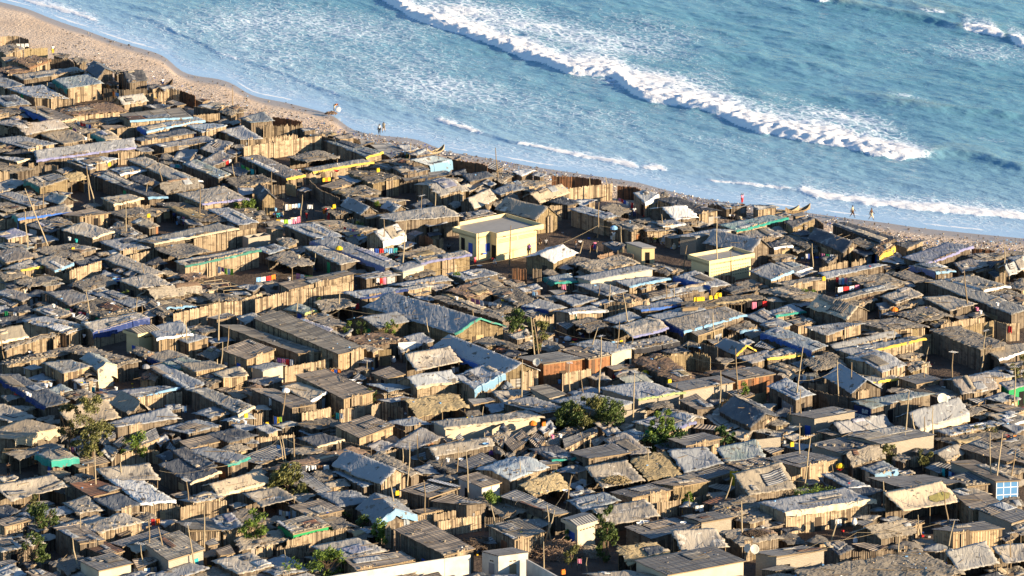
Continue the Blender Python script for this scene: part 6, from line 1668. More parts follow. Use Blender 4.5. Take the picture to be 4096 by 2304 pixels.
tree('bush', 'yellow-green bush growing over the patched roof with a small fence below', 'bush', 'J', 1360, 240, 1.2, 3.8, 2.0, 'leaf_bright', 1300, .15, 16)
tree('dense_tree', 'leftmost of the three dense round trees behind the block garden wall', 'tree', 'H', 590, 1455, .8, 4.4, 2.1, 'leaf_green', 3200, .15, 34)
tree('dense_tree', 'middle one of the three dense round trees, with the palest leaves', 'tree', 'H', 775, 1455, .9, 4.7, 2.1, 'leaf_olive', 3200, .15, 34)
tree('dense_tree', 'dark rightmost of the three dense round trees by the block garden wall', 'tree', 'H', 1000, 1440, .8, 4.2, 2.6, 'leaf_green', 3800, .15, 40)
tree('thin_tree', 'tall thin tree with bare lower stems beside the grey tin house', 'tree', 'H', 265, 650, 2.0, 5.6, 1.7, 'leaf_olive', 1300, .15, 16, trunks=4)
tree('leafy_tree', 'broad low tree beside the biggest ridge tent and the thin tall tree', 'tree', 'H', 50, 470, 1.8, 4.6, 1.9, 'leaf_green', 1500, .15, 18)
tree('mango_tree', 'two-tiered tree with drooping bright crown over a dark green base among tin roofs', 'tree', 'L', 1500, 190, .3, 5.2, 1.7, 'leaf_bright', 2200, .17, 22)
tree('dark_bush', 'wide dark bush in shade around the two-tiered tree', 'bush', 'L', 1540, 200, .2, 2.6, 3.2, 'leaf_shaded', 2600, .17, 30)
tree('umbrella_tree', 'small round green umbrella tree beside the violet-hemmed canvas roof', 'tree', 'B', 2480, 715, 1.1, 2.6, 2.0, 'leaf_bright', 1900, .13, 26, flat=.8)
tree('olive_bush', 'round olive bush on a heap of rubble beside the cream gable canvas', 'bush', 'E', 395, 1305, .4, 2.6, 1.4, 'leaf_bright', 1300, .12, 18)
tree('frangipani_tree', 'wide pale-leaved tree with drooping leaves beside the white sheets', 'tree', 'K', 320, 640, .6, 4.0, 2.9, 'leaf_olive', 2900, .19, 34)
tree('round_tree', 'bright small round tree between two lit fences beside the tall dark barn', 'tree', 'K', 1255, 1100, .6, 2.9, 1.35, 'leaf_bright', 1700, .14, 18)
tree('bush', 'green bush at the corner of the rusty patchwork roof', 'bush', 'K', 905, 860, .3, 2.2, 1.5, 'leaf_bright', 1000, .14, 14)
tree('bush', 'loose bush between the stone-dotted roof fence and the pearl-grey tent', 'bush', 'K', 1110, 1000, .4, 2.3, 1.3, 'leaf_green', 900, .14, 12)
tree('sapling', 'single round sapling against the dark plank barn wall', 'sapling', 'K', 1600, 1250, 1.2, 2.6, .62, 'leaf_bright', 420, .12, 7)
tree('sapling', 'tiny plant in front of the barn roof corner', 'sapling', 'K', 1853, 1220, 1.6, 2.4, .4, 'leaf_bright', 200, .12, 4)
tree('leafy_tree', 'tall open-crowned tree growing beside the cream gatehouse with a blue door', 'tree', 'L', 940, 1265, .6, 6.8, 1.5, 'leaf_green', 2300, .16, 26, trunks=3)
tree('bush', 'low bush beside the blue door of the cream gatehouse', 'bush', 'L', 560, 1130, .3, 1.9, .7, 'leaf_bright', 600, .12, 9)
tree('bush', 'leafy plants against the paling wall under the pale ribbed roof', 'bush', 'L', 105, 1180, .2, 2.1, 1.0, 'leaf_green', 700, .14, 10)
tree('bush', 'second clump of leafy plants beside the sticks pile', 'bush', 'L', 235, 1190, .2, 2.0, .9, 'leaf_green', 600, .14, 9)
tree('bush', 'scraggly bush growing out of the dry stick pile', 'bush', 'L', 600, 1340, .3, 2.6, 1.2, 'leaf_olive', 600, .13, 12)
tree('young_tree', 'tree with upright stems below the tyre roof', 'tree', 'J', 350, 1360, .6, 4.2, 1.7, 'leaf_green', 1300, .16, 18, trunks=3)
tree('leafy_tree', 'dark spreading tree above the orange earth wall beside the tyre roof', 'tree', 'J', 430, 980, 1.0, 3.6, 2.3, 'leaf_green', 1900, .17, 24, trunks=2)
tree('sapling', 'thin sapling under the wide sand-coloured awning edge', 'sapling', 'J', 320, 800, .8, 2.7, 1.0, 'leaf_olive', 600, .14, 8)
tree('bush', 'thick bush under the lower corner of the clean whitish roof', 'bush', 'J', 1470, 840, .2, 2.0, 1.8, 'leaf_green', 1900, .15, 22)
tree('round_bush', 'round bush at the end of the curved paling wall', 'bush', 'J', 2255, 770, .3, 2.5, .85, 'leaf_bright', 900, .12, 12)
tree('leafy_tree', 'bright tree beside the orange-edged roofs left of the stone-dotted roof', 'tree', 'K', -10, 1150, .6, 4.6, 1.8, 'leaf_bright', 1900, .16, 24, trunks=2)
tree('thorn_tree', 'spiky half-bare tree with fresh green tufts at the bottom edge', 'tree', 'K', 720, 1470, .6, 3.9, 2.4, 'leaf_bright', 1300, .17, 22, trunks=4)
tree('bush', 'sprawling plant at the bottom edge left of the spiky half-bare tree', 'bush', 'K', 380, 1460, .8, 2.6, 2.2, 'leaf_bright', 500, .17, 14)
tree('round_bush', 'olive round bush below the window of the largest cement-block house', 'bush', 'M', 1205, 335, .4, 2.9, 1.3, 'leaf_olive', 1300, .13, 16)
tree('bush', 'dark bush around the mast beside the largest cement-block house', 'bush', 'M', 1570, 385, .4, 3.0, 1.2, 'leaf_olive', 1100, .13, 14)
tree('creeper', 'flat bright green creeper spreading over a roof edge', 'creeper', 'M', 470, 665, 1.6, 2.5, 3.0, 'leaf_bright', 2300, .10, 40, flat=.5)
tree('bush', 'olive shrub beside the long low roof near the red and yellow tubs', 'bush', 'I', 2160, 1310, .6, 2.4, 1.8, 'leaf_olive', 1200, .13, 18)
tree('leafy_tree', 'olive tree at the frame edge beside the dark green walled hut', 'tree', 'I', 2530, 700, 1.0, 4.0, 1.3, 'leaf_olive', 1000, .14, 14)
tree('bush', 'bright bush in front of the cement wall with a square opening', 'bush', 'H', 2045, 1160, .5, 2.5, 1.2, 'leaf_bright', 1000, .14, 14)
tree('bush', 'bright shrub by the mast below the rust-red panel', 'bush', 'H', 2345, 1220, .4, 3.4, .9, 'leaf_bright', 800, .14, 12)
tree('round_bush', 'perfectly round bush beside the large brown tin roof', 'bush', 'G', 1120, 1210, .8, 2.8, 1.1, 'leaf_green', 1300, .12, 16)
tree('bush', 'small bright bush on the roofs near the rounded grey tent', 'bush', 'G', 915, 475, 1.4, 2.6, .65, 'leaf_bright', 420, .12, 7)
tree('bush', 'small dark-leaved bush next to the small bright one near the rounded grey tent', 'bush', 'G', 1062, 492, 1.2, 2.6, .8, 'leaf_green', 520, .12, 8)
tree('bush', 'sparse bush above the rag and board covered roof', 'bush', 'G', 1355, 510, 1.2, 3.2, 1.1, 'leaf_bright', 420, .13, 10)
tree('bush', 'little bush by the thatched shade beside the leaning thick post', 'bush', 'G', 625, 240, 1.2, 2.4, .55, 'leaf_bright', 300, .12, 6)
tree('bush', 'bush growing beside a canvas roof right of the roofs with metal bowls', 'bush', 'F', 1245, 115, 1.4, 2.4, .6, 'leaf_green', 300, .11, 6)
tree('bush', 'round bush on the roofs below the big yellow hall', 'bush', 'C', 2010, 1415, 1.2, 2.3, .75, 'leaf_bright', 380, .11, 8)
tree('bush', 'small bush beside the white heaped canvas hut and the wide plank house', 'bush', 'C', 1033, 882, 1.2, 2.2, .75, 'leaf_green', 340, .11, 8)
tree('bush', 'green pot plant between rag roofs left of the wide dark plank house', 'bush', 'C', 1228, 668, 1.4, 2.2, .55, 'leaf_bright', 240, .11, 6)
tree('bush', 'climbing plant on the lit fence behind the big beige canvas', 'bush', 'L', 1765, 728, .8, 2.7, .9, 'leaf_bright', 600, .14, 9)
tree('dark_bush', 'shaded bush between dark tin roofs beside the pale green awning', 'bush', 'L', 2135, 115, .6, 2.6, 1.5, 'leaf_shaded', 800, .15, 12)
tree('bush', 'garden plants behind the pointed fence near the bluish crumpled roof', 'bush', 'K', 2395, 820, .3, 2.6, 2.0, 'leaf_bright', 1200, .15, 16)

# ---------------------------------------------------------------- people
from mathutils import Matrix
def skin_mesh(name, nodes, edges, root_i, lv=1):
    me = bpy.data.meshes.new(name); me.from_pydata([n[:3] for n in nodes], edges, []); o = bpy.data.objects.new(name, me); COL.objects.link(o)
    md = o.modifiers.new('skin', 'SKIN'); sv = me.skin_vertices[0].data
    for i, n in enumerate(nodes): sv[i].radius = (n[3], n[4] if len(n) > 4 else n[3])
    sv[root_i].use_root = True
    s = o.modifiers.new('sub', 'SUBSURF'); s.levels = lv; s.render_levels = lv
    dg = bpy.context.evaluated_depsgraph_get(); m2 = bpy.data.meshes.new_from_object(o.evaluated_get(dg)); bpy.data.objects.remove(o); m2.name = name
    m2.polygons.foreach_set('use_smooth', [True]*len(m2.polygons)); return m2
def pose(kind):
    """joint positions in metres; the figure faces -Y"""
    J = dict(pel=(0,0,.93), wst=(0,0,1.08), chs=(0,0,1.34), nek=(0,0,1.47), hed=(0,-.02,1.60), top=(0,-.01,1.70))
    for sx, k in ((-1, 'l'), (1, 'r')):
        J.update({'sh'+k:(sx*.18,0,1.39), 'el'+k:(sx*.24,.03,1.12), 'wr'+k:(sx*.26,-.05,.88), 'ha'+k:(sx*.27,-.08,.79), 'hp'+k:(sx*.10,0,.90), 'kn'+k:(sx*.11,-.02,.50), 'an'+k:(sx*.11,.02,.09), 'ft'+k:(sx*.12,-.15,.04)})
    if kind == 'walk':
        J.update(knl=(-.10,-.22,.53), anl=(-.10,-.30,.12), ftl=(-.10,-.45,.09), knr=(.10,.12,.50), anr=(.10,.40,.16), ftr=(.10,.33,.05), ell=(-.24,.16,1.13), wrl=(-.25,.22,.90), hal=(-.25,.24,.82), elr=(.24,-.08,1.14), wrr=(.24,-.28,.98), har=(.24,-.34,.92))
    if kind == 'carry':
        for sx, k in ((-1, 'l'), (1, 'r')): J.update({'el'+k:(sx*.34,-.02,1.52), 'wr'+k:(sx*.18,-.03,1.74), 'ha'+k:(sx*.13,-.03,1.80)})
    if kind == 'bend':
        J.update(wst=(0,-.12,1.02), chs=(0,-.36,1.12), nek=(0,-.50,1.14), hed=(0,-.62,1.10), top=(0,-.70,1.06))
        for sx, k in ((-1, 'l'), (1, 'r')): J.update({'sh'+k:(sx*.17,-.40,1.12), 'el'+k:(sx*.20,-.52,.84), 'wr'+k:(sx*.14,-.66,.64), 'ha'+k:(sx*.12,-.70,.56)})
        J.update(knl=(-.11,-.05,.50), knr=(.12,.15,.52), anr=(.12,.30,.10), ftr=(.12,.18,.05))
    if kind == 'sit':
        J.update(pel=(0,.05,.22), wst=(0,.02,.38), chs=(0,-.04,.64), nek=(0,-.06,.77), hed=(0,-.09,.90), top=(0,-.09,1.0))
        for sx, k in ((-1, 'l'), (1, 'r')): J.update({'sh'+k:(sx*.18,-.04,.69), 'el'+k:(sx*.26,-.14,.46), 'wr'+k:(sx*.16,-.34,.46), 'ha'+k:(sx*.10,-.40,.46), 'hp'+k:(sx*.10,.03,.20), 'kn'+k:(sx*.18,-.36,.44), 'an'+k:(sx*.13,-.44,.09), 'ft'+k:(sx*.13,-.58,.05)})
    return J
PR = {}
def proto(kind):
    if kind in PR: return PR[kind]
    J = pose(kind); names = ['pel','wst','chs','nek','hed','top']+[a+k for k in 'lr' for a in ('sh','el','wr','ha','hp','kn','an','ft')]
    rad = dict(pel=.12, wst=.105, chs=.135, nek=.05, hed=.095, top=.07, sh=.062, el=.042, wr=.03, ha=.036, hp=.085, kn=.058, an=.038, ft=.036)
    ix = {n: i for i, n in enumerate(names)}; nd = [J[n]+(rad[n] if n in rad else rad[n[:2]],) for n in names]
    ed = [('pel','wst'),('wst','chs'),('chs','nek'),('nek','hed'),('hed','top')]
    for k in 'lr': ed += [('chs','sh'+k),('sh'+k,'el'+k),('el'+k,'wr'+k),('wr'+k,'ha'+k),('pel','hp'+k),('hp'+k,'kn'+k),('kn'+k,'an'+k),('an'+k,'ft'+k)]
    # five short fingers per hand
    for k in 'lr':
        h = Vector(J['ha'+k]); w = Vector(J['wr'+k]); d = (h-w).normalized(); s_ = d.orthogonal().normalized()
        for q in range(5):
            off = s_*(.026*(q-2)) if q else s_*-.055; a = h+off*.6+d*.02; b = h+off+d*(.075+.012*(2-abs(q-2))) if q else h+off+d*.03
            n1 = f'f{k}{q}'; names.append(n1); ix[n1] = len(names)-1; nd.append((b.x, b.y, b.z, .010)); ed.append(('ha'+k, n1))
    body = skin_mesh('body_'+kind, nd, [(ix[a], ix[b]) for a, b in ed], 0)
    def sub(nm, keys, es, grow, over={}):
        n2 = []; 
        for q in keys:
            p = Vector(over.get(q, J.get(q, (0, 0, 0)))); n2.append((p.x, p.y, p.z, grow.get(q[:2] if q not in grow else q, .1)))
        return skin_mesh(nm, n2, [(keys.index(a), keys.index(b)) for a, b in es], 0)
    mid = lambda a, b, f: tuple(Vector(J[a]).lerp(Vector(J[b]), f))
    ov = dict(nek=mid('chs','nek',.55)); ov['ell'] = mid('shl','ell',.75); ov['elr'] = mid('shr','elr',.75)
    shirt = sub('shirt_'+kind, ['pel','wst','chs','nek','shl','ell','shr','elr'], [('pel','wst'),('wst','chs'),('chs','nek'),('chs','shl'),('shl','ell'),('chs','shr'),('shr','elr')], dict(pel=.145, wst=.135, chs=.16, nek=.07, sh=.088, el=.068), ov)
    ov = dict(anl=mid('knl','anl',.55), anr=mid('knr','anr',.55)); tr = sub('trousers_'+kind, ['pel','hpl','knl','anl','hpr','knr','anr'], [('pel','hpl'),('hpl','knl'),('knl','anl'),('pel','hpr'),('hpr','knr'),('knr','anr')], dict(pel=.155, hp=.115, kn=.088, an=.078), ov)
    t_ = Vector(J['hed']).lerp(Vector(J['top']), .75); b_ = Vector(J['hed'])+Vector((0, .03, .03)); hair = skin_mesh('hair_'+kind, [(b_.x, b_.y+.02, b_.z, .098), (t_.x, t_.y+.02, t_.z+.01, .082)], [(0, 1)], 0)
    fm = MB(); hd = Vector(J['hed']); fw = Vector((0, -1, 0)) if kind != 'bend' else Vector((0, -.5, -.85)); up = Vector((0, 0, 1)) if kind != 'bend' else Vector((0, -.85, .5))
    for sx in (-1, 1): fm.box(hd+fw*.092+up*.02+Vector((sx*.032, 0, 0)), (.022, .012, .012), mi=0)
    fm.box(hd+fw*.098-up*.045, (.045, .012, .012), mi=1); fm.tube([hd+fw*.09+up*.01, hd+fw*.115-up*.02], [.008, .014], 5, mi=1)
    for sx in (-1, 1): fm.box(hd+Vector((sx*.095, .01, 0)), (.015, .04, .06), mi=1)
    fo = fm.build('face', [M_('cloth_white'), M_('skin')]); fme = fo.data; bpy.data.objects.remove(fo)
    PR[kind] = (body, shirt, tr, hair, fme); return PR[kind]
def colored(me, mat, name):
    key = (me.name, mat)
    m = CM.get(key)
    if m is None: m = me.copy(); m.name = name; m.materials.clear(); m.materials.append(M_(mat)); CM[key] = m
    return m
CM = {}
def person(t, x, y, kind, rz, top, low, label, z=0, sc=1.0, load=None):
    p = tat(t, x, y, z); root = empty('person', p, label, 'person', 'people of the settlement', R(rz)); root.scale = (sc, sc, sc)
    body, shirt, tr, hair, face = proto(kind)
    for nm, me, mt in (('body', body, 'skin'), ('shirt', shirt, 'cloth_'+top if top else None), ('trousers', tr, 'cloth_'+low), ('hair', hair, 'hair')):
        if mt is None: continue
        o = bpy.data.objects.new(nm, colored(me, mt, nm)); COL.objects.link(o); o.parent = root
    o = bpy.data.objects.new('face', face); COL.objects.link(o); o.parent = root
    return root
PEOPLE = [
 ('E',850,430,'walk',70,'cream','brown','person in a patterned shirt walking ahead along the wet sand',0,1.08), ('E',1040,456,'walk',70,'brown','cream','person in a brown top and pale trousers walking behind along the beach',0,1.08),
 ('X',1103,362,'bend',60,'orange','cream','person in orange bending to roll a big metal basin by the water'), ('X',1553,600,'stand',-20,'white','black','person in a white vest standing on the beach holding out an arm'), ('X',1597,581,'walk',160,'cream','beige','person in pale clothes beside the one in the white vest'),
 ('A',532,552,'stand',10,'white','yellow','person in white shirt and yellow shorts by the topmost shacks'), ('A',1637,885,'stand',200,'white','navy','person in a white shirt standing at the dark boat prow'),
 ('X',480,770,'stand',20,'black','black','person wrapped in black against the high yard fence'), ('X',697,760,'sit',0,'white','blue','person in white crouching by the bench in the walled yard'), ('X',910,900,'sit',30,'red','brown','seated person in dark red under the straw shade'),
 ('X',1673,870,'stand',90,'navy','navy','dark-clothed person standing beside the stranded boat'), ('X',1785,860,'stand',-60,'sky','black','person in light blue near the two yellow-shirted people'), ('X',1770,890,'stand',20,'yellow','grey','yellow-shirted person with a green load beside the blue-sheeted hut'),
 ('X',1830,885,'stand',120,'yellow','green','second yellow-shirted person, closest to the blue-sheeted hut'), ('X',1872,1182,'carry',0,'white','navy','person in a white shirt carrying a green tub on the head in a lane'),
 ('X',492,1438,'sit',40,'navy','black','seated person in dark clothes left of the hung bed sheet'), ('X',568,1430,'sit',-40,'white','sky','seated person in white beside one with a pink scarf'), ('X',535,1438,'sit',0,'teal','teal','seated person in teal with a pink scarf'),
 ('X',822,1460,'walk',30,'beige','red','person in red trousers walking past the hung washing'),
 ('D',1230,785,'stand',10,'white','navy','person in a white top and dark trousers in the yard of the longest washing line'), ('D',1022,1030,'carry',0,'white','cream','person in white carrying a shiny bundle of goods on the head'), ('D',1400,1045,'stand',200,'beige','brown','person in a beige shirt standing by the white chairs'),
 ('D',1440,1000,'stand',170,'navy','black','person in a striped dark shirt behind the table by the white chairs'), ('D',1462,1064,'bend',-80,'yellow','black','person in a bright yellow shirt bending by the white chairs'), ('D',340,1105,'walk',20,'grey','black','person in grey walking on the square near the big yellow hall'),
 ('D',283,1052,'sit',0,None,'beige','bare-chested person seated on the square beside the big yellow hall'), ('D',640,1098,'stand',60,'brown','grey','child in brown on the shaded side of the square',0,.8), ('D',685,1062,'sit',0,'white','black','person in white seated on the square with a dark skirt'),
 ('D',175,1160,'stand',180,'purple','black','person in purple standing against the lit long wall of the big yellow hall'), ('D',2315,645,'carry',40,'pink','red','child in pink and red on the litter bank with a load overhead',0,.9), ('D',2293,735,'stand',-30,'yellow','brown','child in yellow on the grey sand by the litter',0,.9),
 ('D',2343,768,'stand',20,'blue','navy','child in blue standing by the seated group near the beach',0,.8), ('D',2195,798,'sit',30,'white','black','seated person in white in the group near the beach'), ('D',2225,800,'sit',-30,'grey','black','seated person in grey in the group near the beach'), ('D',2155,740,'stand',100,'red','navy','person with a pink scarf beside the lit reed fence near the beach'),
 ('D',936,578,'stand',0,'blue','navy','person in blue against the tall golden fence'), ('D',805,1110,'sit',60,'red','brown','person in dark red seated near the rag hut on the square'), ('D',832,1120,'stand',0,'pink','blue','woman in pink beside the light blue cloth on the square',0,.9),
 ('C',2398,1268,'bend',-60,'red','white','person in a red shirt bending at the dark doorway of the big yellow hall'), ('C',2205,1262,'stand',20,'pink','red','child in pink at the foot of the big yellow hall',0,.8), ('C',1940,1105,'sit',0,'grey','black','person in grey seated beside the shaded wall of the big yellow hall'),
 ('C',1600,935,'stand',0,'beige','sky','person with a straw hat at the doorway of the wide dark plank house'), ('F',848,612,'stand',150,'white','black','person in white standing by the pile of logs in the dark yard'), ('F',300,728,'sit',30,'white','grey','person in white seated under the white cloth in the dark yard'),
 ('F',1548,400,'stand',100,'yellow','brown','person in yellow at the foot of the tall golden fence'), ('F',590,650,'sit',0,'black','brown','person in black sitting near a table in the dark yard'), ('G',247,225,'stand',10,'white','navy','person in white and navy walking the wide lane by the very long paling wall'),
 ('G',945,880,'stand',-20,'black','grey','person in black in the lane beside the grey shed wall'), ('G',1898,118,'stand',0,'white','blue','person in white by the shaggy brown thatch'), ('H',708,575,'bend',-60,'white','navy','person in white bending over washing bowls'),
 ('H',1330,900,'stand',60,'black','navy','person in black beside one in beige near the spiky palm leaf roof'), ('H',1303,905,'stand',-60,'beige','brown','person in beige beside the spiky palm leaf roof'), ('H',1895,730,'carry',30,'beige','orange','person carrying a bowl of goods on the head past the swept yard'),
 ('H',430,985,'stand',40,'red','black','person in red at the table of pots below the rust-red wall'), ('H',155,985,'stand',0,'cream','beige','person in cream by the lit straw gable'), ('J',85,445,'stand',10,'brown','black','person in dark clothes under the shade beside the green-skirted hut'),
 ('B',1852,870,'stand',-20,'pink','purple','person in pink in the crowded yard by the clutter-topped row hut'), ('B',1800,865,'stand',30,'white','grey','person in white among the buckets of the crowded yard'), ('B',1755,835,'stand',0,'navy','black','person in navy standing apart in the crowded yard'),
 ('X',40,600,'sit',0,'brown','red','person in brown patterned cloth seated by the lit fence end')]
for i, q in enumerate(PEOPLE): person(*q)

# ---------------------------------------------------------------- boats, basins, chairs, buckets, jerrycans, washing
def boat(label, t, x, y, L, W, rz, mat, z=0):
    p = tat(t, x, y, z); root = empty('wooden_boat', p, label, 'boat', 'boats on the beach', R(rz)); n = 12; m = MB(); vs = []; fs = []
    for s_ in (0, 1):
        for i in range(n+1):
            f = i/n*2-1; w = W/2*(1-abs(f)**2.4)*(1-.08*s_)+.02; sh_ = .55+.75*abs(f)**3; b = .10+.35*abs(f)**3+.05*s_
            for k in range(5):
                a = (k-2)/2; vs.append((p.x+0, 0, 0)); X_ = f*L/2; Y_ = a*w; Z_ = b+(sh_-b)*abs(a)**2.2
                c_, s2 = math.cos(R(rz)), math.sin(R(rz)); vs[-1] = (p.x+X_*c_-Y_*s2, p.y+X_*s2+Y_*c_, z+Z_)
    for s_ in (0, 1):
        o = s_*(n+1)*5
        for i in range(n):
            for k in range(4): a = o+i*5+k; fs.append((a, a+1, a+6, a+5) if s_ else (a, a+5, a+6, a+1))
    for i in range(n):
        for k in (0, 4): a = i*5+k; b = a+(n+1)*5; fs.append((a, a+5, b+5, b))
    m.add(vs, fs)
    # build in world coordinates, then undo the parent's rotation
    root.rotation_euler = (0, 0, 0); m.build('hull', M_(mat), root, smooth=False)
    for f in (-.5, -.17, .17, .5):
        mm = MB(); c_, s2 = math.cos(R(rz)), math.sin(R(rz)); mm.box((p.x+f*L/2*c_, p.y+f*L/2*s2, z+.5), (.22, W*.86, .05), R(rz)); mm.build('thwart', M_('wood'), root)
boat('dark long boat whose high prow stands behind the tallest beach fence', 'A', 1590, 925, 9, 1.5, 62, 'wood_dark')
boat('open wooden boat lying on litter behind the yellow-ended row hut', 'X', 1500, 745, 11, 1.7, -42, 'wood')
boat('white-bowed boat pulled up behind the blue-sheeted hut', 'X', 2120, 800, 4, 1.1, 50, 'wood_pale')
boat('tan boat beached beside the litter, with nets piled behind it', 'E', 130, 400, 5.5, 1.3, 15, 'wood_pale'); boat('orange-tan boat with raised bow near the lit reed hut', 'E', 300, 390, 4.5, 1.2, 35, 'wood')
boat('upturned-looking white and green boat at the end of the longest row hut', 'C', 1625, 1362, 3.4, 1.6, 10, 'cloth_white', .4)
def small(name, cat, group, label, t, x, y, z, build, mat, sc=1):
    p = tat(t, x, y, z); m = MB(); build(m, p, sc); o = m.build(name, M_(mat), None, org=p, smooth=False); return tag(o, label, cat, group)
def g_basin(m, p, s): m.lathe(p, [(.14*s, 0), (.32*s, .16*s), (.35*s, .17*s), (.31*s, .15*s), (.13*s, .02), (.01, .02)], 12)
def g_bucket(m, p, s): m.lathe(p, [(.13*s, 0), (.17*s, .34*s), (.185*s, .35*s), (.15*s, .33*s), (.12*s, .03), (.01, .03)], 10)
def g_can(m, p, s):
    m.box(p+Vector((0, 0, .18*s)), (.36*s, .22*s, .36*s), .4); m.box(p+Vector((-.04, 0, .39*s)), (.2*s, .14*s, .06*s), .4); m.tube([p+Vector((.12*s, .05, .36*s)), p+Vector((.12*s, .05, .46*s))], .04*s, 6)
def g_sack(m, p, s): m.lathe(p, [(.15*s, 0), (.26*s, .15*s), (.24*s, .45*s), (.10*s, .62*s), (.14*s, .72*s)], 9)
def g_bundle(m, p, s): m.lathe(p, [(.2*s, 0), (.45*s, .12*s), (.42*s, .35*s), (.18*s, .52*s), (.02, .55*s)], 9)
small('metal_basin', 'basin', None, 'big round metal basin standing on edge beside the person in orange', 'X', 1140, 374, 0, lambda m, p, s: m.lathe(p+Vector((0, 0, .42)), [(.01, .14), (.34, .1), (.42, 0), (.41, .02), (.33, .08), (.01, .11)], 18, tilt=Matrix.Rotation(R(75), 3, 'X')), 'metal')
